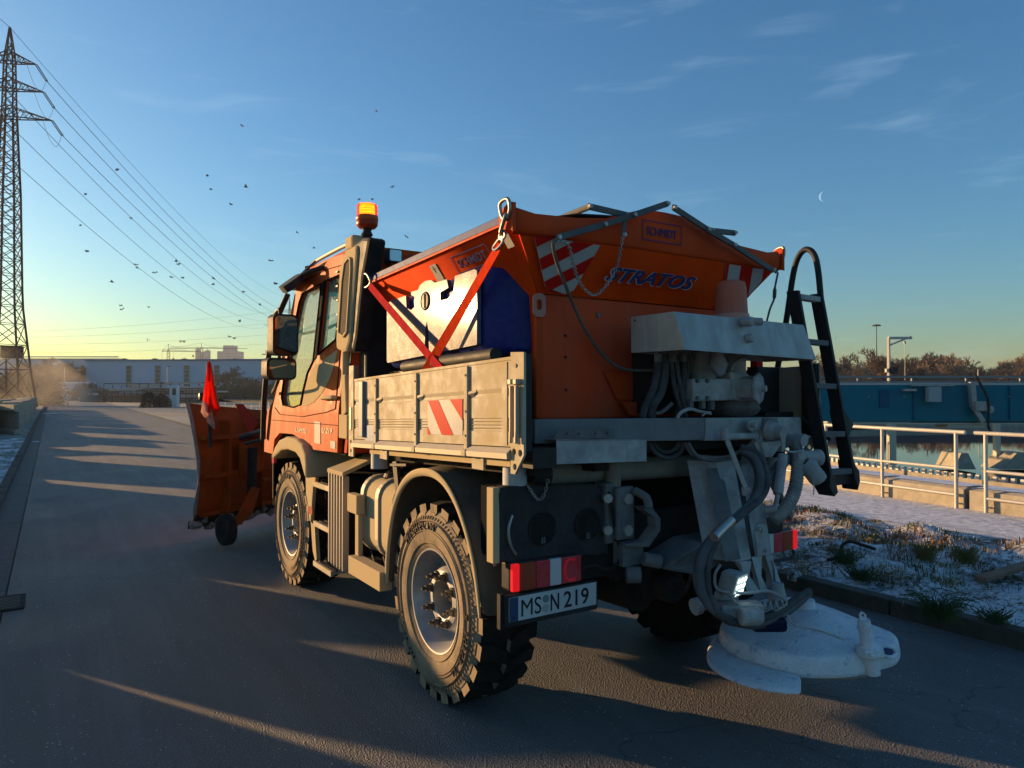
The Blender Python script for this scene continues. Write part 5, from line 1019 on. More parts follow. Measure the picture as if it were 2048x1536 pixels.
# rear mudguards
def arcpts(r, a0, a1, n_=22, cy=YR, cz=.60): return [(cy + r * math.cos(R(a0 + (a1 - a0) * i / n_)), cz + r * math.sin(R(a0 + (a1 - a0) * i / n_))) for i in range(n_ + 1)]
for x0, x1, lip in ((1.755, 2.22, 1.735), (mx_(2.22), mx_(1.755), None)):
    b = B(); oa = [(4.14, .50)] + [(y, z) for y, z in [(4.13, .72), (4.06, .98), (3.95, 1.14), (3.80, 1.245), (3.62, 1.285), (3.46, 1.285), (3.32, 1.24), (3.18, 1.13), (3.06, .96), (2.99, .78), (2.96, .60)]]
    ia = [(y + (YR - y) * .055, z - .035 * (z > .9) - .0) for y, z in oa]
    rows = []
    for sx, k in ((x0, 1), (x0 + .06, 2), (x1, 2)):
        rows.append([(sx, YR + (y - YR) * (1 if k == 2 else .965), .6 + (z - .6) * (1 if k == 2 else .955)) for y, z in oa])
    if lip is not None:
        lp = B(); q0 = [(y, z) for y, z in oa]; q1 = [(YR + (y - YR) * .93, .6 + (z - .6) * .925) for y, z in oa]
        lp.grid([[(x0 - .012, y, z) for y, z in q0], [(x0 - .018, (a_[0] + c_[0]) / 2, (a_[1] + c_[1]) / 2) if 0 else (x0 - .018, (y + y2) / 2, (z + z2) / 2) for (y, z), (y2, z2) in zip(q0, q1)], [(x0 - .004, y, z) for y, z in q1]])
        lo_ = lp.out('mudguard_lit_lip', m_tan, truck, smooth=60); md = lo_.modifiers.new('solid', 'SOLIDIFY'); md.thickness = .012; md = lo_.modifiers.new('sub', 'SUBSURF'); md.levels = 2; md.render_levels = 2  # added ring; its pale golden colour stands in for the sunlit edge
    b.grid(rows); o = b.out('rear_mudguard', m_blackp if lip is None else mat('dusty_mudguard', (.03, .03, .03), .55, var=.2, dust=(.26, .20, .13), dustamt=.6, dscale=3, thr=(.3, .6)), truck, smooth=60); md = o.modifiers.new('solid', 'SOLIDIFY'); md.thickness = .02; md.offset = 0
    md = o.modifiers.new('sub', 'SUBSURF'); md.levels = 1; md.render_levels = 2
# ---- load bed
b = B(); b.prism([(1.78, 2.70, rk_(2.7, 1.44)), (1.78, 4.72, rk_(4.72, 1.44)), (mx_(1.78), 4.72, rk_(4.72, 1.44)), (mx_(1.78), 2.70, rk_(2.7, 1.44))], (0, 0, -.05)); b.out('bed_floor', m_black, truck)
b = B()
for x in (1.94, 2.3, 3.3, mx_(1.94)): b.bar((x, 2.72, rk_(2.7, 1.34)), (x, 4.72, rk_(4.72, 1.34)), .06, .09, up=(1, 0, 0))
for y in (2.9, 3.6, 4.3): b.bar((1.92, y, rk_(y, 1.30)), (mx_(1.92), y, rk_(y, 1.30)), .07, .07)
b.out('bed_subframe', m_under, truck)
b = B(); b.bar((1.775, 2.74, rk_(2.74, 1.375)), (1.775, 4.45, rk_(4.45, 1.375)), .03, .012, up=(1, 0, 0)); b.out('bed_side_rail', m_tan, truck)
b = B()
for y in (4.20, 3.02): b.obox((1.765, y, rk_(y, 1.365)), (1, 0, 0), (0, 1, 0), (0, 0, 1), .012, .11, .06)
b.out('hinge_plate', m_alu, truck)
def sideboard(x, s):
    # cross section of the extruded aluminium profile (x offset outwards, height)
    pr = [(0, 1.455), (.006, 1.455), (.006, 1.522), (.001, 1.526), (.001, 1.534), (.006, 1.538), (.001, 1.542), (.001, 1.550), (.006, 1.554), (.001, 1.558), (.001, 1.566), (.006, 1.570), (.001, 1.574), (.001, 1.582), (.006, 1.586), (.006, 1.682), (.001, 1.690), (-.001, 1.702), (.004, 1.716), (.006, 1.722), (.006, 1.845), (.010, 1.848), (.010, 1.862), (-.02, 1.862), (-.02, 1.455)]
    y0, y1 = 2.692, 4.665; b = B(); A = [b.bm.verts.new((x - s * p[0], y0, rk_(y0, p[1]))) for p in pr]; C = [b.bm.verts.new((x - s * p[0], y1, rk_(y1, p[1]))) for p in pr]; n_ = len(pr)
    for i in range(n_): b.bm.faces.new((A[i], A[(i + 1) % n_], C[(i + 1) % n_], C[i]))
    b.bm.faces.new(A[::-1]); b.bm.faces.new(C); sb = b.out('side_board', m_alu, truck)
    b = B(); b.prism([(x - s * .004, y0, rk_(y0, 1.395)), (x - s * .03, y0, rk_(y0, 1.40)), (x - s * .032, y0, rk_(y0, 1.425)), (x - s * .004, y0, rk_(y0, 1.45)), (x + s * .02, y0, rk_(y0, 1.45))], (0, y1 - y0, rk_(y1, 0) - rk_(y0, 0))); b.out('bottom_rail', m_alu_hi, sb)
    for y in (4.27, 3.675, 3.09):
        b = B(); b.obox((x - s * .012, y, rk_(y, 1.635)), (1, 0, 0), (0, 1, 0), (0, 0, 1), .016, .034, .42); b.obox((x - s * .018, y, rk_(y, 1.415)), (1, 0, 0), (0, 1, 0), (0, 0, 1), .034, .045, .035); r_ = b.out('board_rib', m_alu, sb, bevel=.004)
        b = B()
        for z in (1.80, 1.62, 1.50): b.cyl((x - s * .019, y, rk_(y, z)), (x - s * .024, y, rk_(y, z)), .006, n=8)
        b.out('rivet', m_black, r_)
        b = B(); b.prism([(x - s * .008, y - .02, rk_(y, 1.700)), (x - s * .020, y - .03, rk_(y, 1.705)), (x - s * .008, y - .085, rk_(y, 1.716)), (x - s * .004, y - .05, rk_(y, 1.69))], (0, 0, .012)); b.out('rope_hook', m_alu_hi, r_)
    for y, w_ in ((2.745, .055),): b = B(); b.box((x - s * .010, y - .022, 1.46), (x - s * .004, y + .022, 1.84)); b.out('edge_strip', m_alu, sb)
    b = B(); b.obox((x - s * .016, 4.50, rk_(4.5, 1.655)), (1, 0, 0), (0, 1, 0), (0, 0, 1), .024, .07, .37); b.out('grey_stay', mat('grey_blue_paint', (.16, .20, .25), .5), sb, bevel=.004)
    if s > 0:
        # red and white warning sticker
        X = x - .0085; y0_, y1_, z0_, z1_ = 3.14, 3.535, 1.488, 1.672
        b = B(); b.prism([(X, y0_, rk_(y0_, z0_ + .012)), (X, y1_, rk_(y1_, z0_ + .012)), (X, y1_, rk_(y1_, z1_ + .012)), (X, y0_, rk_(y0_, z1_ + .012))], (.002, 0, 0)); b.out('warning_sticker', m_white, sb)
        def par(ya, yb, yc, yd, za=z0_, zb=z1_):   # bottom ya..yb, top yc..yd
            q = B(); q.prism([(X - .0015, ya, rk_(ya, za + .012)), (X - .0015, yb, rk_(yb, za + .012)), (X - .0015, yd, rk_(yd, zb + .012)), (X - .0015, yc, rk_(yc, zb + .012))], (.0014, 0, 0)); q.out('red_stripe', m_red, sb)
        par(3.235, 3.365, 3.405, 3.53); par(3.14, 3.142, 3.14, 3.275, za=1.565); par(3.495, 3.535, 3.533, 3.535, zb=1.528)
        b = B(); b.box((X + .001, 4.315, 1.435 - .05), (X + .004, 4.475, 1.53 - .045)); b.out('blue_sticker', mat('blue_grey_decal', (.13, .19, .30), .5, var=.3, scale=40), sb)
    return sb
sideboard(1.75, 1); sideboard(mx_(1.75), -1)
b = B(); b.box((1.80, 4.70, 1.38), (mx_(1.80), 4.74, 1.80)); b.out('front_board', m_black, truck)
for x, s in ((1.745, 1), (mx_(1.745), -1)):
    b = B(); b.plate([(4.675, 1.26), (4.765, 1.26), (4.76, 1.885), (4.675, 1.885)], [circ((4.72, 1.30), .014, 10), circ((4.72, 1.36), .016, 10)], (x, 0, 0), (0, 1, 0), (0, 0, 1), .012); b.box((x, 4.755, 1.38) if s > 0 else (x - .06, 4.755, 1.38), (x + .06, 4.775, 1.885) if s > 0 else (x, 4.775, 1.885)); ps = b.out('front_post', m_alu, truck)
    b = B(); b.box((x - s * .012, 4.70, 1.44), (x - s * .004, 4.735, 1.60)); b.out('latch', m_alu_hi, ps, bevel=.003)
    b = B(); rp_ = [(2.583, 1.43), (2.583, 1.878), (2.69, 1.882), (2.69, 1.335), (2.655, 1.335), (2.583, 1.425)]
    b.plate(rp_, [circ((2.612, 1.432), .016, 14), circ((2.662, 1.434), .016, 14), circ((2.655, 1.368), .015, 14)], (x, 0, 0), (0, 1, 0), (0, 0, 1), .012); ps = b.out('rear_post', m_alu, truck); b = B(); b.box(*( ((x + .008, 2.586, 1.44), (x + .04, 2.68, 1.87)) if s > 0 else ((x - .04, 2.586, 1.44), (x - .008, 2.68, 1.87)) )); b.out('post_core', m_black, ps)
    for yy in (2.616, 2.660):
        b = B(); X_ = x - s * .02; b.bar((X_, yy, 1.50), (X_, yy, 1.73), .014, .022, up=(1, 0, 0)); b.bar((X_, yy, 1.735), (X_ , yy, 1.76), .028, .030, up=(1, 0, 0)); b.bar((X_ - s * .004, yy, 1.475), (X_ - s * .002, yy, 1.54), .012, .018, up=(1, 0, 0)); b.out('latch', m_alu_hi, ps, bevel=.004)
    b = B(); b.cyl((x - s * .01, 2.645, 1.82), (x + s * .005, 2.645, 1.82), .009, n=8); b.out('latch_bolt', m_black, ps)
# hydraulic lifting posts of the bed
for x0 in (1.86, mx_(1.86)):
    for y, z0, z1 in ((4.50, 1.19, 1.33), (2.84, 1.20, 1.37)):
        b = B(); b.cyl((x0, y, z0), (x0, y, z1), .058, n=18); b.box((x0 - .07, y - .08, z1), (x0 + .06, y + .07, z1 + .02)); b.out('bed_support', mat('pale_blue_grey', (.40, .44, .48), .5, dust=DUST, dustamt=.4), truck, smooth=40)
# rear: mesh covered silencer box with two round grilles
YB = 2.775
b = B(); b.prism([(1.735, YB, .915), (1.715, YB, 1.245), (1.76, YB, 1.265), (2.31, YB, 1.24), (2.345, YB, 1.21), (2.385, YB, .99), (2.395, YB, .875)], (0, .07, 0)); rb = b.out('rear_box', mat('perforated_black', (.026, .026, .028), .55, var=.4, scale=30, dust=(.12, .11, .1), dustamt=.4, dscale=6, bump=.8, bscale=300), truck, bevel=.012)
b = B(); b.box((1.700, YB + .0, .915), (1.735, YB + .06, 1.262)); b.prism([(1.70, YB, .915), (1.70, YB, .90), (1.75, YB + .05, .89), (1.75, YB + .06, .92)], (0, 0, .03)); b.out('box_edge_plate', m_tan, truck, bevel=.004)
b = B(); b.box((1.80, YB + .07, .90), (2.36, YB + .28, 1.24)); b.out('silencer_housing', m_seal_shade, truck)
for cx_, cz in ((1.972, 1.052), (2.246, 1.044)):
    b = B(); o_ = LV((cx_, YB - .006, cz)); b.lathe([(.075, .012), (.080, -.002), (.072, -.004), (.068, .004)], o_, (0, 1, 0), 30); b.out('grille_ring', m_under, rb, smooth=60)
    b = B(); b.lathe([(0, -.003), (.068, -.003)], o_, (0, 1, 0), 24)
    for i in range(11): x = -.055 + i * .011; hh = math.sqrt(max(0, .066 ** 2 - x * x)); b.box((cx_ + x - .0015, YB - .016, cz - hh), (cx_ + x + .0015, YB - .010, cz + hh))
    b.out('round_grille', m_black, rb)
    b = B(); b.box((cx_ - .014, YB - .014, cz - .07), (cx_ + .014, YB - .012, cz - .04)); b.out('drain_tab', m_saltdk, rb)
b = B(); chain(b, [(1.88, 2.76, 1.262), (1.93, 2.762, 1.20), (1.955, 2.762, 1.19), (1.98, 2.762, 1.22), (2.0, 2.76, 1.29)], link=.022, r=.003, w=.007); b.out('safety_chain', m_chain, truck)
b = B(); b.tube([(1.80, YB - .006, 1.13), (1.775, YB - .012, 1.07), (1.785, YB - .012, 1.0), (1.82, YB - .006, .945)], .008, n=6); b.out('wire_loop', m_chain, rb)
# tail lamps
def tail(x0, x1, z0, z1, flip, slope):
    y = 2.735; h = z1 - z0; t = B(); t.prism([(x0, y + .01, z0), (x1, y + .01, z0 + slope), (x1, y + .01, z1 + slope), (x0, y + .01, z1)], (0, .08, 0)); tl = t.out('tail_lamp', m_black, truck, bevel=.012)
    segs = [(0, .10, m_lampglow), (.10, .33, m_lampamb), (.33, .53, m_lampred), (.53, .70, m_lampclr), (.70, 1, m_lampred)]
    for a, c, m_ in segs:
        if flip: a, c = 1 - c, 1 - a
        xa, xb = x0 + (x1 - x0) * a + .001, x0 + (x1 - x0) * c - .001; q = B(); q.prism([(xa, y - .012, z0 + slope * a + .004), (xb, y - .012, z0 + slope * c + .004), (xb, y - .012, z1 + slope * c - .004), (xa, y - .012, z1 + slope * a - .004)], (0, .022, 0)); q.out('lamp_lens', m_, tl, bevel=.004)
    q = B(); c0 = .78 if not flip else .22; sg = 1 if not flip else -1; xx = lambda k: x0 + (x1 - x0) * (c0 + sg * k)
    q.tube([(xx(.12), y - .014, z1 - .02 + slope * c0), (xx(0), y - .014, z1 - .022 + slope * c0), (xx(-.04), y - .014, (z0 + z1) / 2 + slope * c0), (xx(0), y - .014, z0 + .022 + slope * c0), (xx(.12), y - .014, z0 + .02 + slope * c0)], .007, n=6); q.out('lamp_light_guide', mat('light_guide', (.7, .03, .04), .4, emit=(1, .03, .04), estr=.03), tl)
tail(1.772, 2.172, .783, .917, False, -.004); tail(3.44, mx_(1.77), .733, .858, True, 0)
b = B(); b.box((3.5, 2.74, .858), (3.75, 2.9, .95)); b.tube([(3.55, 2.72, .733), (3.6, 2.70, .70), (3.78, 2.70, .70), (3.82, 2.72, .735)], .01, n=6); b.out('lamp_bracket', m_black, truck, bevel=.01)
b = B(); b.box((1.95, 2.80, .76), (2.5, 2.86, .93)); b.tube([(2.18, 2.74, .835), (2.25, 2.72, .85), (2.32, 2.72, .82), (2.40, 2.73, .83), (2.43, 2.74, .90), (2.36, 2.74, 1.2)], .009, n=6); b.out('rear_crossmember', m_under, truck, bevel=.01)
# licence plate
YP = 2.725; b = B(); b.plate(rrect(0, 0, .540, .142, .012), [], (1.735, YP + .012, .632), (1, 0, -.004), (0, 0, 1), .022); pl = b.out('number_plate', m_black, truck, bevel=.004)
b = B(); b.box((1.752, YP - .004, .655), (2.262, YP, .765)); b.out('plate_face', m_plate, pl)
b = B(); b.box((1.753, YP - .006, .656), (1.800, YP - .0045, .764)); b.out('blue_band', m_eu, pl)
b = B(); b.text('MS', (1.818, YP - .0045, .670), (1, 0, 0), (0, 0, 1), .078, w=.112, th=.002); b.text('N', (1.984, YP - .0045, .670), (1, 0, 0), (0, 0, 1), .078, w=.050, th=.002, bold=.010); b.text('219', (2.062, YP - .0045, .670), (1, 0, 0), (0, 0, 1), .078, w=.152, th=.002, bold=.010); b.text('D', (1.768, YP - .007, .668), (1, 0, 0), (0, 0, 1), .014, th=.001); b.out('plate_lettering', m_inkbk, pl)
for z, m_ in ((.732, mat('seal_grey', (.16, .20, .20), .6)), (.688, mat('seal_pale', (.30, .34, .34), .6))): b = B(); b.cyl((1.956, YP - .007, z), (1.956, YP - .0042, z), .018, n=18); b.out('plate_seal', m_, pl)
b = B(); b.box((1.72, YP + .022, .62), (1.74, YP + .05, .78)); b.box((1.75, YP + .022, .64), (2.2, YP + .05, .72)); b.out('plate_bracket', m_black, pl)
# tow hitch and its bracket
b = B(); b.box((2.36, 2.76, .93), (2.42, 2.86, 1.24)); b.box((2.40, 2.72, .95), (2.52, 2.76, 1.22)); ht = b.out('hitch_plate', m_saltdk, truck, bevel=.012)
b = B()
for z in (1.16, 1.0): b.cyl((2.46, 2.70, z), (2.46, 2.73, z), .028, n=12); b.cyl((2.34, 2.72, z + .01), (2.38, 2.80, z + .01), .024, n=8)
b.out('hitch_bolt', m_steel, ht)
b = B(); b.tube([(2.50, 2.70, 1.20), (2.52, 2.64, 1.17), (2.52, 2.62, 1.12)], .022, n=8); b.prism([(2.50, 2.66, 1.12), (2.56, 2.64, 1.12), (2.60, 2.62, 1.06), (2.60, 2.62, 1.0), (2.54, 2.64, .92), (2.42, 2.68, .93), (2.42, 2.68, .94), (2.52, 2.64, .95), (2.57, 2.62, 1.02), (2.565, 2.62, 1.07), (2.52, 2.64, 1.10)], (0, .06, 0)); b.out('hitch_hook', m_saltdk, ht)
b = B(); b.cyl((2.52, 2.66, .86), (2.60, 2.62, .84), .035, n=14); b.cyl((2.44, 2.70, .78), (2.50, 2.66, .78), .042, n=14); b.box((2.42, 2.70, .82), (2.56, 2.78, .94)); b.out('air_coupling', m_saltdk, truck, bevel=.004)
b = B(); b.cyl((1.97, 2.88, 1.30), (3.60, 2.88, 1.27), .062, n=18); b.out('cross_tube', mat('pale_underbody_tube', (.22, .20, .17), .7, var=.3), truck, smooth=50)
b = B(); b.cyl((1.955, 2.87, 1.30), (2.06, 2.87, 1.30), .066, n=18); b.out('tube_end', m_black, truck)
b = B(); b.cyl((2.44, 2.80, 1.20), (2.44, 2.80, 1.38), .042, n=14); b.out('vertical_tube', MATS['pale_underbody_tube'], truck, smooth=50)
b = B(); b.box((2.25, 3.06, .95), (3.7, 3.10, 1.42)); b.out('underbody_shade_sheet', m_seal_shade, truck)  # added near-black sheet stands in for underbody shade, hides lit ground behind
b = B(); b.box((2.50, 2.86, .70), (3.5, 2.93, 1.05)); b.out('rear_plate', m_under, truck, bevel=.01)
b = B(); b.lathe([(0, -.05), (.075, -.05), (.08, -.02), (.08, .12), (0, .12)], (2.78, 2.74, .66), (0, 1, 0), 20); b.lathe([(0, -.09), (.02, -.09), (.03, -.05)], (2.78, 2.74, .66), (0, 1, 0), 12); b.box((2.66, 2.80, .58), (2.95, 2.90, .74)); b.out('tow_jaw', m_under, truck, bevel=.005)
b = B(); b.prism([(2.62, 2.62, .80), (2.66, 2.55, .86), (2.80, 2.52, .93), (3.0, 2.50, .94), (3.0, 2.50, .84), (2.80, 2.52, .76)], (0, .22, 0)); b.out('tow_guard', m_saltdk, truck, bevel=.015)
# ================================================================ SALT SPREADER standing on the bed
sp = thing('salt_spreader', 'large orange salt spreader hopper with blue water tank standing on the load bed', 'salt spreader', (XC, 3.6, 1.45))
def hz(y, z): return z - .036 * (y - 2.85)          # rake of the hopper
def clip(poly, n_, d_):                                # keep points with n.p <= d (2D)
    o = []
    for i in range(len(poly)):
        a, c = poly[i], poly[(i + 1) % len(poly)]; fa, fc = n_[0] * a[0] + n_[1] * a[1] - d_, n_[0] * c[0] + n_[1] * c[1] - d_
        if fa <= 0: o.append(a)
        if fa * fc < 0: t_ = fa / (fa - fc); o.append((a[0] + (c[0] - a[0]) * t_, a[1] + (c[1] - a[1]) * t_))
    return o
# hopper shell
Y0, Y1 = 2.80, 4.60
b = B()
rim = lambda y, x, z: (x, y, hz(y, z))
def sec(y, yi, top):      # half section points from the rim down
    return [(1.835, y, hz(y, top)), (1.845, y, hz(y, 2.505)), (2.06, yi, hz(y, 2.20)), (2.08, yi, hz(y, 1.56))]
L1, L2_ = sec(Y0, 2.95, 2.56), sec(Y1, 4.42, 2.56)
b.grid([L1, L2_]); b.grid([[(mx_(p[0]), p[1], p[2]) for p in L1], [(mx_(p[0]), p[1], p[2]) for p in L2_]])
b.grid([L2_, [(mx_(p[0]), p[1], p[2]) for p in L2_]])
sh = b.out('hopper_side', m_hopper, sp, smooth=20); md = sh.modifiers.new('solid', 'SOLIDIFY'); md.thickness = .012; md.offset = -1
# sloping back panel with creases
def pan(x, s_, dy=0): # s_: 0 at the top rail, 1 at the fold
    return LV((x, 2.815 + .135 * s_ - dy, 2.455 - .25 * s_))
b = B()
for xa, xb, xc_, xd, da, db in ((1.87, 2.36, 2.075, 2.25, 0, .03), (2.36, 3.28, 2.25, 3.39, .03, .03), (3.28, mx_(1.87), 3.39, mx_(2.075), .03, 0)):
    b.face([pan(xa, 0, da), pan(xb, 0, db), pan(xd, 1, db * .3), pan(xc_, 1, da * .3)])
o = b.out('back_panel', m_hopper, sp); md = o.modifiers.new('solid', 'SOLIDIFY'); md.thickness = .01
b = B(); rows = []
for x, zt in ((1.83, 2.578), (1.95, 2.562), (2.2, 2.575), (2.4, 2.60), (2.58, 2.66), (2.70, 2.685), (XC, 2.688), (2.94, 2.685), (3.06, 2.66), (3.24, 2.60), (3.44, 2.575), (3.69, 2.562), (3.79, 2.578)):
    rows.append([(x, 2.86, zt - .01), (x, 2.80, zt), (x, 2.785, zt - .02), (x, 2.785, (zt + 2.455) / 2), (x, 2.79, 2.48), (x, 2.812, 2.452)])
b.grid(rows); o = b.out('top_rail', m_orange2, sp, smooth=50); md = o.modifiers.new('solid', 'SOLIDIFY'); md.thickness = .012
for s, x in ((1, 1.83), (-1, mx_(1.83))):
    b = B(); b.plate([(2.78, 2.46), (2.90, 2.49), (2.90, 2.56), (2.87, 2.575), (2.82, 2.60), (2.78, 2.595)], [circ((2.83, 2.565), .016, 10)], (x - .012 * s, 0, 0), (0, 1, 0), (0, 0, 1), .02); b.out('corner_plate', m_orange2, sp, bevel=.004)
    b = B(); b.tube([(x - .03 * s, 2.86, 2.54), (x - .04 * s, 2.86, 2.60), (x - .035 * s, 2.80, 2.61), (x - .03 * s, 2.79, 2.56), (x - .03 * s, 2.82, 2.52)], .009, n=8, closed=True); b.tube([(x - .04 * s, 2.81, 2.54), (x - .045 * s, 2.83, 2.50), (x - .04 * s, 2.86, 2.46), (x - .035 * s, 2.84, 2.50)], .008, n=8, closed=True); b.out('shackle', m_chain, sp, smooth=50)
    b = B(); b.tube([(x - .03 * s, 4.52, hz(4.5, 2.50)), (x - .04 * s, 4.56, hz(4.5, 2.56)), (x - .035 * s, 4.63, hz(4.5, 2.56)), (x - .03 * s, 4.62, hz(4.5, 2.48))], .008, n=8, closed=True); b.out('shackle', m_chain, sp, smooth=50)
b = B(); b.box((2.065, 2.95, 1.56), (mx_(2.065), 2.98, 2.205)); b.out('lower_back', mat('weathered_orange_plate', (.62, .062, .014), .5, spec=.05, streak=True, var=.18, scale=3, dust=(.46, .11, .06), dustamt=.5, dscale=2.2, bump=.2, bscale=30), sp, bevel=.012)
b = B(); b.prism([(2.05, 2.93, 1.57), (2.10, 2.945, 1.57), (2.10, 2.945, 2.19), (2.05, 2.93, 2.19)], (0, .03, 0)); b.out('side_flange', m_orange2, sp, bevel=.004)
b = B(); b.plate(rrect(2.20 - .13, 2.10, 2.145, 2.22, .03), [rrect(2.088, 2.135, 2.122, 2.19, .015)], (-.045, 2.925, -.02), (1, 0, 0), (0, 0, 1), .014); b.out('lifting_eye', mat('pale_red_steel', (.45, .2, .15), .6), sp, bevel=.003)
b = B()
for u, v in ((1131, 671), (1131, 714), (1132, 780)): p = P(u, v, y=2.945); b.obox(p, (.8, 0, -.6), (0, 1, 0), (.6, 0, .8), .014, .012, .007)
b.out('slot', m_black, sp)
b = B(); p = P(1197, 630, y=2.945); b.cyl(p, p - LV((0, .006, 0)), .014, n=12); p = P(1088, 605, y=2.945); b.cyl(p, p - LV((0, .006, 0)), .008, n=8); b.out('bolt', m_saltdk, sp)
# lower door plates on the back
b = B(); b.prism([P(1208, 742, y=2.93), P(1330, 745, y=2.93), P(1330, 800, y=2.93), P(1235, 800, y=2.93)], (0, .015, 0)); b.prism([P(1245, 805, y=2.90), P(1400, 800, y=2.90), P(1400, 832, y=2.90), P(1262, 832, y=2.90)], (0, .03, 0)); b.out('outlet_door', m_orange2, sp, bevel=.004)
b = B(); b.box((2.7, 2.80, 1.58), (3.2, 2.95, 2.0)); b.out('auger_box', m_under, sp, bevel=.02)
# stripes
def stripes(poly, f, w_, off, nm):
    bw = B(); bw.prism([pan(x, s_, .034) for x, s_ in poly], (0, .003, 0)); base_ = bw.out(nm, m_white, sp)
    vals = [f[0] * p[0] + f[1] * p[1] for p in poly]; k = math.floor((min(vals) - off) / w_)
    while off + k * w_ < max(vals):
        if k % 2 == 0:
            q = clip(clip(poly, f, off + (k + 1) * w_), (-f[0], -f[1]), -(off + k * w_))
            if len(q) > 2: r_ = B(); r_.prism([pan(x, s_, .0362) for x, s_ in q], (0, .002, 0)); r_.out('red_stripe', m_red, base_)
        k += 1
stripes([(1.935, .02), (2.345, .02), (2.265, .93), (2.215, .99), (2.085, .90)], (.55, 1.0 * .25), .068, 1.065, 'warning_sign')
stripes([(3.295, .02), (mx_(1.935), .02), (mx_(2.085), .90), (3.36, .99), (3.375, .6)], (1.0, -.10), .105, 3.215, 'warning_sign')
# rear badge and lettering
def frame(b, x0, z0, x1, z1, w_, pt):
    for (a, c, e, g) in ((x0, z0, x1, z0 + w_), (x0, z1 - w_, x1, z1), (x0, z0 + w_, x0 + w_, z1 - w_), (x1 - w_, z0 + w_, x1, z1 - w_)): b.prism([pt(a, c), pt(e, c), pt(e, g), pt(a, g)], pt(0, 0, .002) - pt(0, 0))
    return b
pt = lambda x, z, o_=0: LV((x, 2.783 - o_, z))
b = frame(B(), 2.635, 2.515, 2.93, 2.622, .004, pt); b.text('SCHMIDT', (2.665, 2.781, 2.545), (1, 0, 0), (0, 0, 1),   .045, w=.225, th=.003); b.out('badge_lettering', m_ink, sp)
U_, V_ = LV((1, 0, 0)), LV((0, -.135, .25)).normalized(); b = B(); b.text('STRATOS', LV((2.415, 2.843, 2.282)), U_, V_, .082, w=.665, th=.004, shear=.35, bold=.03); b.out('white_outline', m_white, sp)
for v_ in (): pass
b = B(); b.text('STRATOS', LV((2.425, 2.839, 2.286)), U_, V_, .076, w=.645, th=.005, shear=.35, bold=.022); b.out('lettering', m_ink, sp)
b = B(); b.prism([LV((2.80, 2.836, 2.345)), LV((2.83, 2.836, 2.345)), LV((2.815, 2.834, 2.36))], (0, -.004, 0)); b.out('red_accent', m_red, sp)
# left side badge, sticker, blue lid rail
def sd_(y, h, o_=0): # point on the sloping left upper face, h measured up the slope from the fold
    k = h / math.hypot(.215, .305); p = LV((2.06 - .215 * k, 2.95 + (y - 2.95), hz(y, 2.20 + .305 * k))); yy = y
    return p + LV((-.817, 0, -.576)) * o_
def sdp(y, h, o_=0): return sd_(y, h, .004 + o_)
b = B()
for y0, y1, h0, h1 in ((3.12, 3.50, .235, .24), (3.12, 3.50, .335, .34), (3.12, 3.125, .235, .34), (3.495, 3.50, .235, .34)): b.prism([sdp(y0, h0), sdp(y1, h0), sdp(y1, h1), sdp(y0, h1)], sdp(0, 0, .002) - sdp(0, 0))
Us = (sdp(3.0, .2) - sdp(3.5, .2)).normalized(); Vs = (sdp(3.2, .3) - sdp(3.2, .2)).normalized(); b.text('SCHMIDT', sdp(3.46, .262), Us, Vs, .048, w=.30, th=.003, bold=.004); b.out('badge_lettering', m_ink, sp)
b = B(); b.prism([sdp(3.68, .22), sdp(3.76, .22), sdp(3.76, .34), sdp(3.68, .34)], sdp(0, 0, .002) - sdp(0, 0)); stk = b.out('paper_sticker', m_white, sp)
b = B(); b.bar(sdp(3.70, .315, .003), sdp(3.745, .315, .003), .004, .002); b.bar(sdp(3.7225, .29, .003), sdp(3.7225, .33, .003), .004, .002); b.out('sticker_mark', m_inkbk, stk)
b = B(); b.prism([sdp(2.90, .27), sdp(2.96, .27), sdp(2.96, .34), sdp(2.90, .34)], sdp(0, 0, .002) - sdp(0, 0)); b.out('paper_sticker', m_white, sp)
for s, x in ((1, 1.835), (-1, mx_(1.835))):
    b = B(); b.prism([(x - .01 * s, 2.86, hz(2.86, 2.522)), (x + .06 * s, 2.86, hz(2.86, 2.522)), (x + .06 * s, 2.86, hz(2.86, 2.565)), (x - .004 * s, 2.86, hz(2.86, 2.565))], (0, 1.72, -.036 * 1.72)); b.out('blue_lid_rail', m_blueP, sp, bevel=.004)
    b = B(); b.prism([(x - .012 * s, 2.86, hz(2.86, 2.508)), (x + .02 * s, 2.86, hz(2.86, 2.508)), (x + .02 * s, 2.86, hz(2.86, 2.519)), (x - .012 * s, 2.86, hz(2.86, 2.519))], (0, 1.72, -.036 * 1.72)); b.out('rail_lip', m_hopper, sp)
# tarpaulin cover
b = B(); rows = []
for j in range(9):
    y = 2.88 + j * .21; r_ = []
    for x, z in ((1.90, 2.555), (2.1, 2.585), (2.27, 2.625), (2.42, 2.64), (2.6, 2.655), (XC, 2.715), (3.04, 2.655), (3.22, 2.64), (3.37, 2.625), (3.54, 2.585), (3.74, 2.555)): r_.append((x, y, hz(y, z) - .012 * math.sin(j * math.pi / 2) ** 2 * (z > 2.56)))
    rows.append(r_)
b.grid(rows); o = b.out('tarpaulin', m_tarp, sp, smooth=60); md = o.modifiers.new('solid', 'SOLIDIFY'); md.thickness = .012
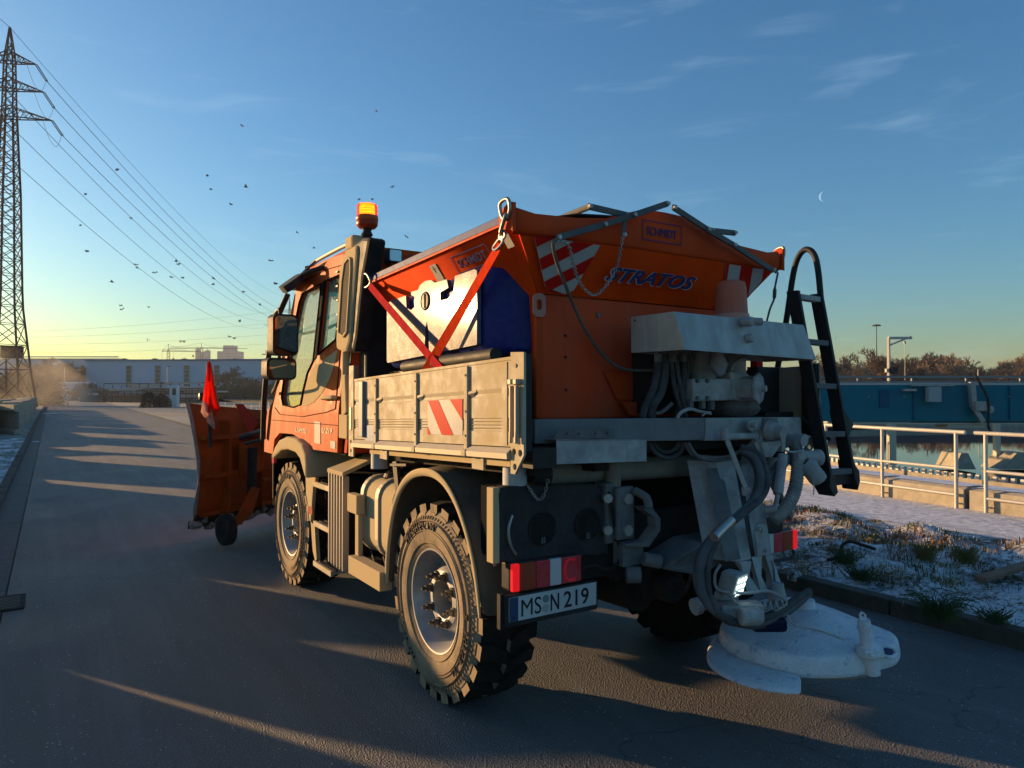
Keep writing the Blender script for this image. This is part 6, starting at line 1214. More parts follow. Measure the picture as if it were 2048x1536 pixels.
# cover linkage
def link(pts, w_=.032, y=2.745, nm='cover_arm', dy=0):
    q = [P(u, v, y=y + dy * i) for i, (u, v) in enumerate(pts)]; b = B()
    for a, c in zip(q, q[1:]): b.bar(a, c, .014, w_, up=(0, 1, 0)) if False else b.obox((a + c) / 2, (c - a).normalized(), LV((0, 1, 0)), (c - a).normalized().cross(LV((0, 1, 0))), (c - a).length + w_ * .5, .014, w_)
    o = b.out(nm, mat('cover_arm_steel', (.05, .055, .06), .45, dust=DUST, dustamt=.2), sp, bevel=.003); b = B()
    for a in q: b.cyl(a - LV((0, .006, 0)), a - LV((0, .020, 0)), .011, n=10)
    b.out('arm_bolt', m_steel, o)
link([(1116, 475), (1208, 449)], y=2.72); link([(1208, 449), (1267, 430), (1333, 408)], y=2.725); link([(1178, 413), (1252, 430)], y=2.76); link([(1347, 415), (1415, 459)], y=2.735); link([(1415, 459), (1467, 490), (1545, 540)], y=2.725); link([(1422, 461), (1468, 466)], y=2.76); link([(1250, 435), (1246, 470)], y=2.74, w_=.022)
for q in ((1180, 413, 1200, 416), (1330, 408, 1347, 415)):
    b = B(); b.cyl(P(q[0], q[1], y=2.77), P(q[0], q[1], y=2.77) + LV((0, 1.6, -.06)), .016, n=10); b.out('cover_bow', m_saltdk, sp)
rp = B(); rp.tube([P(u, v, y=y) for u, v, y in ((1116, 478, 2.69), (1106, 486, 2.69), (1112, 520, 2.72), (1130, 568, 2.78), (1146, 608, 2.85), (1172, 662, 2.88), (1208, 712, 2.88), (1248, 738, 2.85), (1305, 741, 2.78))], .0085, n=8); rp.out('rope', m_rope, sp, smooth=60)
rp = B(); chain(rp, [P(u, v, y=y) for u, v, y in ((1112, 480, 2.69), (1136, 488, 2.70), (1146, 525, 2.74), (1160, 566, 2.78), (1186, 590, 2.80), (1212, 572, 2.80), (1233, 535, 2.78), (1241, 500, 2.74), (1247, 462, 2.72))], link=.018, r=.0035, w=.007); rp.out('chain', m_chain, sp)
rp = B(); rp.tube([P(u, v, y=y) for u, v, y in ((1556, 545, 2.74), (1550, 575, 2.75), (1548, 598, 2.76), (1540, 618, 2.77), (1533, 645, 2.78))], lambda t_: .011 if .25 < t_ < .5 else .006, n=8); rp.out('rope', m_rope, sp, smooth=60)
# side brace of the flared top (right rear), chain loops
b = B(); b.bar((3.66, 2.84, 2.44), (3.45, 2.93, 2.22), .02, .07); b.out('red_brace', m_red, sp)
# blue tank
TK = .968
def near(b):
    for v in b.bm.verts: v.co = LV((v.co.x * TK, v.co.y * TK, EYE + (v.co.z - EYE) * TK))
    return b
def tank_side(s):
    X = lambda x: x if s > 0 else mx_(x); b = B(); prof = [(1.872, 4.36), (1.872, 3.19), (1.892, 3.13), (2.055, 3.0), (2.30, 2.985), (2.40, 3.2), (2.40, 4.50)]
    A = [b.bm.verts.new((X(x), y, hz(y, 1.895 + (.02 if x < 2 else 0)))) for x, y in prof]
    C = [b.bm.verts.new((X(x + (.0 if x < 1.9 else .03)), y, hz(y, 2.348 + (.02 if i in (2, 3) else 0)))) for i, (x, y) in enumerate(prof)]
    n_ = len(prof)
    for i in range(n_): b.bm.faces.new((A[i], A[(i + 1) % n_], C[(i + 1) % n_], C[i]))
    b.bm.faces.new(A[::-1]); b.bm.faces.new(C)
    o = b.out('water_tank', m_blue, sp, bevel=.035, smooth=50); return o
bt = tank_side(1); tank_side(-1)
fo = [(3.275, 1.965), (4.47, 1.915), (4.485, 1.93), (4.485, 2.29), (4.42, 2.325), (4.05, 2.325), (4.02, 2.345)] + [(3.893 + .115 * math.cos(R(a)), 2.262 + .115 * math.sin(R(a))) for a in range(30, 160, 15)][::-1][::1]
outer = [(3.275, 1.955), (4.47, 1.90), (4.485, 1.915), (4.485, 2.30), (4.40, 2.315), (4.18, 2.32), (4.17, 2.24), (4.10, 2.22), (4.05, 2.235), (4.05, 2.30), (4.10, 2.315), (4.10, 2.335), (4.00, 2.335), (3.97, 2.362), (3.90, 2.378), (3.82, 2.372), (3.77, 2.350), (3.62, 2.350), (3.60, 2.30), (3.70, 2.285), (3.70, 2.235), (3.60, 2.235), (3.54, 2.27), (3.52, 2.355), (3.30, 2.362), (3.275, 2.35)]
b = B(); b.plate(outer, [[(3.845, 1.96), (3.905, 1.957), (3.898, 2.08), (3.876, 2.135), (3.856, 2.08)]], (1.916, 0, 0), (0, 1, 0), (0, 0, 1), .026)
m_tankface = mat('scuffed_sunlit_blue_plastic', (0.03, 0.04, 0.14), .24, var=.15, scale=9, dust=(.24, .19, .12), dustamt=.55, dscale=17, bump=.22, bscale=120, thr=(.3, .7), spec=.05)  # golden tone among the scuffs stands in for low sun on the gloss
m_tankface.node_tree.nodes['Principled BSDF'].inputs['Coat Weight'].default_value = .10; m_tankface.node_tree.nodes['Principled BSDF'].inputs['Coat Roughness'].default_value = .09
near(b); b.out('tank_face', m_tankface, bt, bevel=.010, smooth=40)
b = B(); c = LV((1.925, 3.893, 2.255)); b.lathe([(.052, .02), (.060, -.020), (.052, -.032), (.046, -.026), (.044, 0)], c, (1, 0, 0), 30); near(b); b.out('cap_ring', m_tankface, bt, smooth=50)
b = B(); b.lathe([(0, -.028), (.047, -.028)], c, (1, 0, 0), 26); b.box((1.890, 3.888, 2.212), (1.896, 3.898, 2.298)); near(b); b.out('filler_cap', m_black, bt)
b = B(); b.cyl((1.865, 4.10, hz(4.1, 1.905)), (1.865, 3.02, hz(3.02, 1.895)), .036, n=18); near(b); b.out('rubber_bumper', m_blackp, sp, smooth=40)
b = B(); b.cyl((1.92, 3.9, 1.86), (1.92, 3.15, 1.875), .03, n=12); b.box((1.93, 3.0, 1.50), (2.3, 4.5, 1.84)); b.out('bumper_carrier', m_black, sp)
# lower frame beam with brackets
m_bm = mat('grey_beam_paint', (.13, .135, .14), .55, var=.2, dust=(.26, .26, .255), dustamt=.5, dscale=5, bump=.15)
b = B(); b.prism([(1.88, 2.70, 1.462), (2.86, 2.56, 1.452), (2.86, 2.56, 1.568), (1.88, 2.70, 1.575)], (0, .06, 0)); b.out('rear_beam', m_bm, sp, bevel=.004)
b = B(); b.prism([(2.862, 2.555, 1.448), (3.66, 2.555, 1.432), (3.67, 2.555, 1.445), (3.67, 2.555, 1.545), (3.66, 2.555, 1.556), (2.862, 2.555, 1.567)], (0, .05, 0)); b.out('rear_beam_plate', m_salt, sp, bevel=.004)
b = B(); b.prism([(1.93, 2.60, 1.378), (2.486, 2.60, 1.362), (2.486, 2.60, 1.46), (1.93, 2.60, 1.480)], (0, .004, 0)); b.prism([(1.93, 2.60, 1.482), (2.486, 2.60, 1.461), (2.486, 2.76, 1.461), (1.93, 2.76, 1.482)], (0, 0, .004)); b.prism([(1.93, 2.60, 1.374), (2.486, 2.60, 1.358), (2.486, 2.76, 1.358), (1.93, 2.76, 1.374)], (0, 0, .004)); b.prism([(2.20, 2.603, 1.38), (2.204, 2.603, 1.38), (2.204, 2.603, 1.46), (2.20, 2.603, 1.46)], (0, .15, 0)); b.out('hollow_section', m_salt, sp)
b = B(); b.plate([(1.905, 1.49), (2.27, 1.483), (2.27, 1.525), (1.96, 1.532), (1.93, 1.525)], [circ((2.05, 1.508), .008, 8), circ((2.15, 1.506), .008, 8), circ((2.22, 1.503), .010, 8), circ((1.98, 1.511), .008, 8)], (0, 2.595, 0), (1, 0, 0), (0, 0, 1), .006); b.out('mounting_strip', m_saltdk, sp)
b = B(); b.box((2.05, 2.75, 1.40), (3.60, 4.5, 1.56)); b.out('base_frame', m_black, sp, bevel=.01)
b = B(); b.box((1.80, 2.60, 1.36), (1.93, 2.76, 1.45)); b.out('end_block', m_black, sp)
# stainless guard box
b = B(); ft = [(2.522, 2.75), (2.522, 2.45), (3.545, 2.45), (3.545, 2.75)]; fb = [(2.522, 2.75), (2.548, 2.40), (3.59, 2.40), (3.60, 2.75)]
T_ = [LV((x, y, 2.092 - .012 * (x - 2.52))) for x, y in ft]; D_ = [LV((x, y, 1.905 - .02 * (x - 2.52))) for x, y in fb]
b.face(T_); 
for i in range(4): b.face([D_[i], D_[(i + 1) % 4], T_[(i + 1) % 4], T_[i]])
bmesh.ops.remove_doubles(b.bm, verts=b.bm.verts, dist=.0005); o = b.out('guard_box', m_steel, sp); md = o.modifiers.new('solid', 'SOLIDIFY'); md.thickness = .006; md.offset = -1; md = o.modifiers.new('bevel', 'BEVEL'); md.width = .004; md.segments = 2
gbx = o
b = B(); p = P(1497, 643, y=2.40); b.lathe([(0, -.03), (.022, -.03), (.026, -.01), (.026, .03), (.018, .05)], p, (0, 1, .1), 16); p2 = P(1512, 643, y=2.38); b.lathe([(0, -.02), (.02, -.02), (.02, .03)], p2, (.9, -.3, 0), 14); p3 = P(1502, 676, y=2.40); b.lathe([(0, -.018), (.02, -.012), (.024, 0), (.024, .02)], p3, (0, 1, 0), 6); b.out('socket', m_salt, gbx, smooth=40)
b = B(); p = P(1269, 641, y=2.72); b.cyl(p, p + LV((.01, 0, 0)), .006, n=8); b.out('hole', m_black, gbx)
# second beacon
bc = LV((3.178, 2.65, 2.09)); b = B(); b.lathe([(.096, 0), (.096, .035), (.090, .05), (.082, .19), (.074, .222), (.05, .232), (0, .233)], bc, (0, 0, 1), 32); lz = b.out('beacon', mat('dusty_amber_lens', (.55, .09, .03), .35, var=.1, dust=(.40, .19, .14), dustamt=.7, dscale=7, thr=(.3, .7)), sp, smooth=45)
b = B(); b.lathe([(.0975, .0), (.0985, .03), (.0965, .045)], bc, (0, 0, 1), 32); b.out('beacon_foot', mat('dusty_amber_foot', (.55, .25, .18), .5), lz, smooth=45)
# gearbox, hydraulic motor
b = B(); b.cyl((3.03, 2.72, 1.72), (3.03, 2.72, 1.92), .07, n=20); b.cyl((3.22, 2.66, 1.80), (3.22, 2.66, 1.90), .06, n=20); b.out('motor_shaft', m_salt, sp, smooth=40)
b = B(); b.prism([P(1387, 757, y=2.60), P(1495, 757, y=2.60), P(1500, 800, y=2.60), P(1387, 803, y=2.60)], (0, .12, 0)); b.prism([P(1460, 742, y=2.59), P(1500, 748, y=2.59), P(1500, 806, y=2.59), P(1470, 800, y=2.59)], (0, .14, 0)); mt_ = b.out('hydraulic_motor', m_salt, sp, bevel=.012)
b = B()
for u, v in ((1393, 762), (1413, 762), (1393, 796), (1413, 796), (1473, 776)): p = P(u, v, y=2.60); b.cyl(p, p - LV((0, .014, 0)), .011, n=6)
b.out('bolt', m_saltdk, mt_)
c = P(1522, 777, y=2.50); b = B(); b.lathe([(0, -.03), (.018, -.03), (.018, -.005), (.035, 0), (.035, .004), (.085, .006), (.088, .02), (.07, .03), (.07, .12), (.05, .16)], c, (-.35, 1, 0), 8); b.out('gear_cover', m_salt, sp, bevel=.004)
b = B(); b.lathe([(.09, 0), (.10, .02), (.10, .05), (.12, .06), (.12, .085), (.14, .095), (.14, .13), (.15, .14), (.13, .17), (.09, .19)], (3.28, 2.72, 1.75), (0, 0, -1), 28); b.out('gear_housing', m_saltdk, sp, smooth=35)
# wrapped cloth
b = B(); b.lathe([(0, 0), (.03, .02), (.045, .07), (.035, .12), (.05, .17), (.05, .2)], P(1437, 755, y=2.58), (0, 0, 1), 12)
for v in b.bm.verts: v.co += LV((noise.noise(v.co * 30), noise.noise(v.co * 28 + LV((3, 0, 0))), 0)) * .02
b.out('wrapped_cloth', mat('grey_cloth', (.3, .3, .31), .9, var=.3), sp, smooth=60)
# hoses under the guard box
m_hose = mat('dusty_hose', (.035, .035, .036), .7, var=.3, scale=14, dust=(.13, .13, .13), dustamt=.6, dscale=12)
def hose(pts, r_, nm='hose', m_=None, smv=6):
    b = B(); b.tube([P(u, v, y=y) for u, v, y in pts], r_, n=10, sm=smv); return b.out(nm, m_ or m_hose, sp, smooth=60)
hose([(1316, 708, 2.68), (1314, 745, 2.68), (1306, 780, 2.68), (1290, 815, 2.68), (1285, 838, 2.70)], .020); hose([(1328, 708, 2.66), (1330, 745, 2.66), (1322, 785, 2.66), (1306, 812, 2.66), (1303, 838, 2.68)], .022); hose([(1342, 708, 2.64), (1345, 745, 2.64), (1350, 780, 2.64), (1358, 805, 2.64), (1364, 835, 2.66)], .013)
hose([(1352, 708, 2.62), (1356, 745, 2.62), (1362, 775, 2.62), (1366, 800, 2.62), (1372, 835, 2.64)], .012); hose([(1364, 708, 2.66), (1368, 750, 2.66), (1362, 800, 2.66), (1352, 838, 2.68)], .017); hose([(1374, 708, 2.66), (1376, 740, 2.66), (1370, 780, 2.66)], .012)
hose([(1345, 806, 2.62), (1320, 826, 2.66), (1296, 822, 2.7)], .010, m_=m_saltdk); hose([(1355, 836, 2.56), (1362, 825, 2.55), (1380, 818, 2.55), (1400, 823, 2.56), (1420, 826, 2.58)], .009, m_=m_salt); hose([(1404, 832, 2.55), (1412, 826, 2.55), (1422, 828, 2.55)], .005, m_=m_salt); hose([(1462, 742, 2.56), (1468, 728, 2.56), (1478, 720, 2.58), (1490, 716, 2.6)], .007, m_=m_salt)
for u, v in ((1316, 712), (1345, 712), (1366, 712), (1380, 806), (1404, 806), (1422, 808)): b = B(); p = P(u, v, y=2.63); b.cyl(p + LV((0, 0, .02)), p - LV((0, 0, .03)), .022, n=6); b.out('hose_fitting', m_saltdk, sp)
# chute: inclined box sections
def sect(tl, tr, bl, br, y_t, y_b, dep, nm, m_):
    a, c, d, e = P(*tl, y=y_t), P(*tr, y=y_t), P(*br, y=y_b), P(*bl, y=y_b); b = B(); b.prism([a, c, d, e], (0, dep, 0)); return b.out(nm, m_, sp, bevel=.006)
sect((1433, 924), (1466, 919), (1503, 1119), (1474, 1124), 2.585, 2.385, .17, 'chute', m_salt) if False else None
def duct(tl, tr, bl, br, y_t, y_b, dep, nm, m_):
    a, c, d, e = P(*tl, y=y_t), P(*tr, y=y_t), P(*br, y=y_b), P(*bl, y=y_b); dv_ = LV((-.10, dep, .05 * dep)); b = B(); b.prism([a, c, d, e], dv_); return b.out(nm, m_, sp, bevel=.005)
duct((1433, 924), (1468, 919), (1474, 1124), (1504, 1119), 2.585, 2.385, .12, 'chute', m_salt)
duct((1482, 932), (1514, 925), (1508, 1116), (1545, 1110), 2.63, 2.42, .03, 'slide_guide', m_salt)
sect((1467, 922), (1481, 922), (1503, 1117), (1511, 1117), 2.60, 2.40, .003, 'chute_gap_shade', m_black)  # black strip painted in as the shaded gap between the chute boxes
duct((1440, 935), (1444, 935), (1478, 1118), (1482, 1118), 2.575, 2.375, .002, 'chute_seam', m_saltdk)
p1 = B(); p1.prism([P(1510, 1060, y=2.37), P(1518, 1048, y=2.37), P(1530, 1048, y=2.37), P(1543, 1108, y=2.365), P(1517, 1113, y=2.365)], (0, .012, 0)); pc = p1.out('guide_plate', m_salt, sp, bevel=.003)
b = B()
for u, v in ((1523, 1060), (1531, 1101), (1517, 1058)): p = P(u, v, y=2.365); b.cyl(p, p - LV((0, .012, 0)), .010, n=6)
b.out('bolt', m_salt, pc)
sect((1506, 1116), (1522, 1114), (1540, 1186), (1520, 1186), 2.38, 2.32, .05, 'slide_tube', m_salt); sect((1533, 1112), (1545, 1112), (1562, 1176), (1548, 1178), 2.40, 2.34, .05, 'slide_tube', m_salt); sect((1478, 1123), (1504, 1122), (1516, 1180), (1496, 1182), 2.38, 2.31, .04, 'lower_bracket', m_salt)
sect((1545, 1120), (1556, 1140), (1566, 1180), (1556, 1185), 2.38, 2.32, .03, 'side_tab', m_salt)
b = B(); c = P(1555, 1180, y=2.30); b.lathe([(0, .04), (.03, .035), (.035, 0), (.045, -.03), (.045, -.07)], c, (0, 0, 1), 16); b.out('swivel_knob', m_salt, sp, smooth=40)
# crank and brackets under the beam
b = B(); b.bar(P(1452, 872, y=2.44), P(1512, 872, y=2.50), .030, .030); b.cyl(P(1448, 856, y=2.44), P(1450, 880, y=2.44), .022, n=14); ck = b.out('crank', m_salt, sp, bevel=.006)
b = B(); b.bar(P(1454, 880, y=2.42), P(1492, 978, y=2.36), .020, .024); b.cyl(P(1491, 974, y=2.36), P(1493, 990, y=2.36), .022, n=14); b.out('crank_handle', m_salt, ck, bevel=.004)
b = B(); b.prism([P(1500, 840, y=2.50), P(1522, 836, y=2.50), P(1529, 870, y=2.50), P(1529, 905, y=2.50), P(1520, 908, y=2.50), P(1508, 885, y=2.50)], (0, .012, 0)); b.prism([P(1555, 836, y=2.44), P(1566, 838, y=2.44), P(1572, 865, y=2.44), P(1572, 902, y=2.44), P(1566, 905, y=2.44)], (0, .10, 0)); b.prism([P(1523, 885, y=2.48), P(1566, 880, y=2.44), P(1566, 885, y=2.44), P(1545, 915, y=2.46), P(1530, 915, y=2.48)], (0, .08, 0)); b.out('pivot_bracket', m_salt, sp, bevel=.004)
b = B(); c = P(1548, 862, y=2.44); b.lathe([(0, -.06), (.032, -.06), (.034, -.02), (.05, 0), (.055, .03)], c, (0, 1, .1), 14); c = P(1503, 850, y=2.49); b.lathe([(0, -.03), (.012, -.03), (.012, 0), (.03, 0), (.03, .01)], c, (0, 1, 0), 14); c = P(1514, 872, y=2.49); b.lathe([(.03, 0), (.034, -.01), (.034, .02)], c, (0, 1, 0), 14); b.out('pivot_bolt', m_salt, sp)
b = B(); b.cyl(P(1566, 910, y=2.42), P(1556, 988, y=2.38), .026, n=14); b.cyl(P(1556, 988, y=2.38), P(1548, 1022, y=2.36), .013, n=10); b.cyl(P(1550, 1018, y=2.36), P(1530, 1020, y=2.40), .02, n=10); b.out('hydraulic_cylinder', m_salt, sp, smooth=40)
# corrugated hose
pts = [P(u, v, y=y) for u, v, y in ((1566, 884, 2.50), (1582, 882, 2.48), (1594, 900, 2.46), (1595, 940, 2.44), (1588, 985, 2.42), (1570, 1018, 2.42), (1548, 1040, 2.44))]
b = B(); b.tube(pts, lambda t_: .034 + .0035 * math.sin(t_ * 330), n=14, sm=40); b.out('corrugated_hose', m_salt, sp, smooth=60)
b = B(); c = P(1618, 915, y=2.44); b.lathe([(0, -.07), (.045, -.07), (.05, -.05), (.04, -.03), (.04, .05), (.055, .06), (.055, .1)], c, (-1, .4, .05), 20); c = P(1603, 880, y=2.44); b.lathe([(.0, -.02), (.035, -.02), (.035, .04), (0, .04)], c, (0, 1, .1), 16); c = P(1622, 940, y=2.40); b.lathe([(.036, -.075), (.046, -.075), (.05, -.05), (.048, 0), (.055, .03), (.03, .06)], c, (-.55, .3, .75), 18); b.out('suction_coupling', m_salt, sp, smooth=35)
b = B(); b.tube([P(1625, 952, y=2.36), P(1628, 970, y=2.35), P(1627, 990, y=2.35)], .003, n=5); b.tube([P(1568, 900, y=2.40), P(1585, 904, y=2.38), P(1606, 900, y=2.40), P(1600, 893, y=2.44)], .006, n=6); b.out('wire', m_salt, sp)
b = B(); b.bar(P(1535, 960, y=2.44), P(1575, 915, y=2.5), .04, .05); b.bar(P(1540, 955, y=2.5), P(1580, 1035, y=2.55), .03, .03); b.out('stay', m_saltdk, sp)
# hose bundles hanging below the beam
hose([(1370, 885, 2.62), (1385, 908, 2.60), (1420, 915, 2.56), (1460, 912, 2.52), (1500, 890, 2.50)], .010, m_=m_saltdk); hose([(1376, 885, 2.60), (1395, 912, 2.58), (1430, 921, 2.55), (1470, 912, 2.52)], .010, m_=m_saltdk)
hose([(1298, 885, 2.68), (1310, 905, 2.66), (1335, 916, 2.65), (1360, 905, 2.64), (1366, 885, 2.64)], .013); hose([(1306, 885, 2.70), (1318, 900, 2.68), (1335, 905, 2.66), (1352, 897, 2.66), (1358, 885, 2.64)], .012)
# large control hose loop
for k, (du, dv, y_, r_) in enumerate(((0, 0, 2.30, .021), (9, -4, 2.29, .019), (-5, 3, 2.33, .016))):
    hose([(1478 + du * .3, 898 + dv, 2.44 + y_ - 2.30), (1508 + du, 915 + dv, y_ + .08), (1522 + du * 1.3, 955, y_ + .02), (1512 + du * 1.4, 995 + dv, y_), (1478 + du, 1030 + dv, y_ - .02), (1432 + du * 1.2, 1068 + dv, y_ - .03), (1406 + du * 1.4, 1112, y_ - .04), (1400 + du * 1.5, 1162, y_ - .05), (1416 + du, 1208 - dv, y_ - .07), (1455 + du * .5, 1238 - dv * 1.2, y_ - .09), (1505, 1248 + dv * 1.6, y_ - .10), (1555, 1232 + dv * 2, y_ - .08), (1590, 1208 + dv * 2, y_ - .04), (1618, 1186 + dv, y_ + .0)], r_, nm='control_hose', m_=m_hose if k else mat('hose_dusty_grey', (.06, .062, .066), .7, var=.25, dust=(.19, .20, .21), dustamt=.5))
hose([(1428, 1075, 2.215), (1440, 1062, 2.22), (1452, 1050, 2.225), (1462, 1040, 2.23)], lambda t_: .0255, nm='spiral_guard', m_=mat('spiral_steel', (.45, .42, .38), .35, metal=.8))
hose([(1440, 1130, 2.32), (1430, 1150, 2.30), (1435, 1178, 2.26), (1470, 1185, 2.20), (1500, 1186, 2.18), (1535, 1182, 2.2), (1565, 1196, 2.2), (1572, 1208, 2.2), (1548, 1222, 2.2)], .007, m_=m_salt); hose([(1470, 1186, 2.20), (1466, 1200, 2.20), (1490, 1213, 2.2), (1520, 1208, 2.2), (1528, 1216, 2.2), (1510, 1222, 2.2)], .007, m_=m_salt); hose([(1575, 1230, 2.15), (1590, 1250, 2.12), (1640, 1262, 2.05), (1690, 1280, 1.98)], .005, m_=m_salt)
b = B(); pts = [P(1500 + i * 1.7, 1216 - 8 * math.sin(i * .9) - i * .2, y=2.20 + .03 * math.cos(i * .9)) for i in range(40)]; b.tube(pts, .006, n=6, sm=2); b.out('coiled_cable', m_salt, sp)
# lower arm and motor of the disc
b = B(); b.cyl(P(1390, 1213, y=2.36), P(1470, 1192, y=2.30), .028, n=14); b.cyl(P(1388, 1214, y=2.36), P(1398, 1211, y=2.355), .04, n=14); b.lathe([(0, .03), (.02, .03), (.025, 0)], P(1438, 1196, y=2.30), (0, 0, 1), 10); b.out('pivot_tube', m_salt, sp, smooth=40)
b = B(); b.obox(P(1480, 1222, y=2.22), (.84, -.54, 0), (.54, .84, 0), (0, 0, 1), .20, .10, .08); b.cyl(P(1480, 1234, y=2.16), P(1520, 1232, y=2.12), .04, n=16); b.out('disc_motor', m_salt, sp, bevel=.01)
b = B(); c = P(1560, 1232, y=2.32); b.obox(P(1535, 1246, y=2.25), (.84, -.54, 0), (.54, .84, 0), (0, 0, 1), .17, .10, .07); b.out('chute_foot', mat('deep_blue_rubber', (.004, .006, .035), .5), sp, bevel=.02)
# floodlight, lit
fl = P(1472, 1168, y=2.22); fd = LV((.22, -.93, -.28)).normalized(); fu = LV((0, 0, 1)); fx = fd.cross(fu).normalized(); fu = fx.cross(fd)
b = B(); A = [fl + fx * sx * .058 + fu * sz * .060 + fd * .02 for sx, sz in ((-1, -1), (1, -1), (1, 1), (-1, 1))]; C = [fl + fx * sx * .035 + fu * sz * .042 - fd * .07 for sx, sz in ((-1, -1), (1, -1), (1, 1), (-1, 1))]
va, vc_ = [b.bm.verts.new(p) for p in A], [b.bm.verts.new(p) for p in C]; b.bm.faces.new(va); b.bm.faces.new(vc_[::-1])
for i in range(4): b.bm.faces.new((va[i], vc_[i], vc_[(i + 1) % 4], va[(i + 1) % 4]))
fh = b.out('floodlight', m_salt, sp, bevel=.01)
b = B(); b.plate(rrect(-.050, -.052, .050, .052, .01), [], fl + fd * .0215, fx, fu, .003); b.out('lens', mat('dim_led_panel', (.35, .4, .38), .3, emit=(.55, .75, .66), estr=.16), fh)
b = B()
for i in range(3):
    for j in range(3): b.plate(circ((-.032 + i * .032, -.032 + j * .032), .0125, 12), [], fl + fd * .0245, fx, fu, .002)
b.out('led', m_led, fh)
b = B(); b.tube([fl - fd * .05 - fx * .05, fl - fd * .03 - fx * .07 + fu * .02, fl - fx * .07, fl + LV((.02, .12, -.03))], .008, n=6); b.out('lamp_bracket', m_salt, fh)
# ---- spreading disc shroud
def zz(pts, z): return [P(u, v, z=z) for u, v in pts]
body = [(1434, 1285), (1440, 1262), (1470, 1240), (1520, 1222), (1580, 1214), (1640, 1232), (1700, 1256), (1755, 1282), (1790, 1294), (1803, 1307), (1800, 1320), (1785, 1330), (1760, 1334), (1735, 1346), (1672, 1352), (1605, 1352), (1540, 1340), (1480, 1320), (1448, 1302)]
lo = zz(body, .335); cen = sum(lo, LV((0, 0, 0))) / len(lo)
def ringz(k, z): return [LV((cen.x + (p.x - cen.x) * k, cen.y + (p.y - cen.y) * k, z)) for p in lo]
b = B(); rs = [ringz(.985, .320), ringz(1.0, .335), ringz(1.0, .345), ringz(.985, .395), ringz(.965, .418), ringz(.92, .424), ringz(.62, .445), ringz(.35, .49), ringz(.16, .53)]
vs = [[b.bm.verts.new(p) for p in r_] for r_ in rs]; n_ = len(lo)
for A, C in zip(vs, vs[1:]):
    for i in range(n_): b.bm.faces.new((A[i], A[(i + 1) % n_], C[(i + 1) % n_], C[i]))
b.bm.faces.new(vs[-1]); dsc = b.out('disc_shroud', m_shroud, sp, smooth=60, sub=2)
brim_i = [(1440, 1262), (1434, 1285), (1448, 1302), (1480, 1320), (1540, 1340), (1605, 1351)]; brim_o = [(1420, 1285), (1408, 1315), (1425, 1338), (1470, 1362), (1535, 1379), (1605, 1385)]
b = B(); rows = []
for i in range(6): p, q = P(*brim_i[i], z=.345), P(*brim_o[i], z=.318); m_i = p.lerp(q, .5); p2_ = LV((cen.x + (p.x - cen.x) * .975, cen.y + (p.y - cen.y) * .975, .350)); rows.append([p2_, LV((m_i.x, m_i.y, .340)), LV((q.x, q.y, .325)), LV((q.x, q.y, .300))])
b.grid(rows); o = b.out('shroud_brim', m_shroud, dsc, smooth=60); md = o.modifiers.new('solid', 'SOLIDIFY'); md.thickness = .012; md = o.modifiers.new('sub', 'SUBSURF'); md.levels = 2; md.render_levels = 2
# hand hole in the shroud tip
b = B(); pts = [P(u, v, z=.418) for u, v in ((1765, 1296), (1785, 1300), (1792, 1308), (1782, 1315), (1766, 1310))]; b.tube(pts, .010, n=8, closed=True); b.out('hand_hole_rim', m_shroud, dsc, smooth=60)
b = B(); pp = [P(u, v, z=.421) for u, v in ((1765, 1296), (1776, 1297), (1785, 1300), (1792, 1308), (1782, 1315), (1774, 1313), (1766, 1310))]; b.prism(pp, (0, 0, .002)); b.out('hand_hole', mat('deep_blue_hole', (.01, .02, .09), .6), dsc)
b = B(); c = P(1640, 1330, z=.27); b.lathe([(0, .0), (.30, .0), (.305, .006), (.30, .012), (0, .012)], LV((cen.x - .03, cen.y - .03, .285)), (0, 0, 1), 48); sdk = b.out('spreading_disc', m_steel, dsc)
b = B()
for k in range(6): a = k * math.pi / 3; o_ = LV((cen.x - .03, cen.y - .03, .297)); b.obox(o_ + LV((math.cos(a), math.sin(a), 0)) * .17 + LV((0, 0, .012)), (math.cos(a), math.sin(a), 0), (-math.sin(a), math.cos(a), 0), (0, 0, 1), .26, .006, .026)
b.out('disc_vane', m_steel, sdk)
b = B(); b.lathe([(.10, 0), (.07, .03), (.05, .06), (.045, .10), (0, .10)], P(1612, 1235, z=.47), (0, 0, 1), 18); b.prism(zz([(1580, 1226), (1640, 1240), (1642, 1246), (1600, 1246), (1570, 1240)], .47), (0, 0, .012)); c = P(1637, 1240, z=.485); b.cyl(c, c + LV((0, 0, .05)), .008, n=8); b.out('disc_bearing', m_shroud, dsc, smooth=40)
# upright knob on the shroud
kt = P(1727, 1240, y=1.98); kb_ = P(1748, 1350, y=1.96); ax = (kb_ - kt).normalized(); H_ = (kb_ - kt).length
b = B(); b.lathe([(0, 0), (.030, 0), (.030, .03 * 1), (.036, .03), (.036, .04), (.030, .042), (.034, H_ * .42), (.040, H_ * .45), (.058, H_ * .50), (.060, H_ * .60), (.052, H_ * .64), (.036, H_ * .66), (.032, H_ * .98), (0, H_)], kt, ax, 24); sk = b.out('support_foot', m_shroud, dsc, smooth=35)
b = B(); b.plate([(-.018, 0), (.018, 0), (.016, .03), (0, .045), (-.016, .03)], [circ((0, .024), .008, 8)], kt, (.84, -.54, 0), -ax, .01); b.out('eye_tab', m_shroud, sk)
b = B(); b.obox(kt + ax * H_ * .56, (.84, -.54, 0), (.54, .84, 0), (0, 0, 1), .10, .10, .035); b.cyl(kt + ax * H_ * .56 - cx * .06 - rx * .02, kt + ax * H_ * .56 - cx * .075 - rx * .02, .012, n=6); b.out('clamp', m_shroud, sk, bevel=.006)
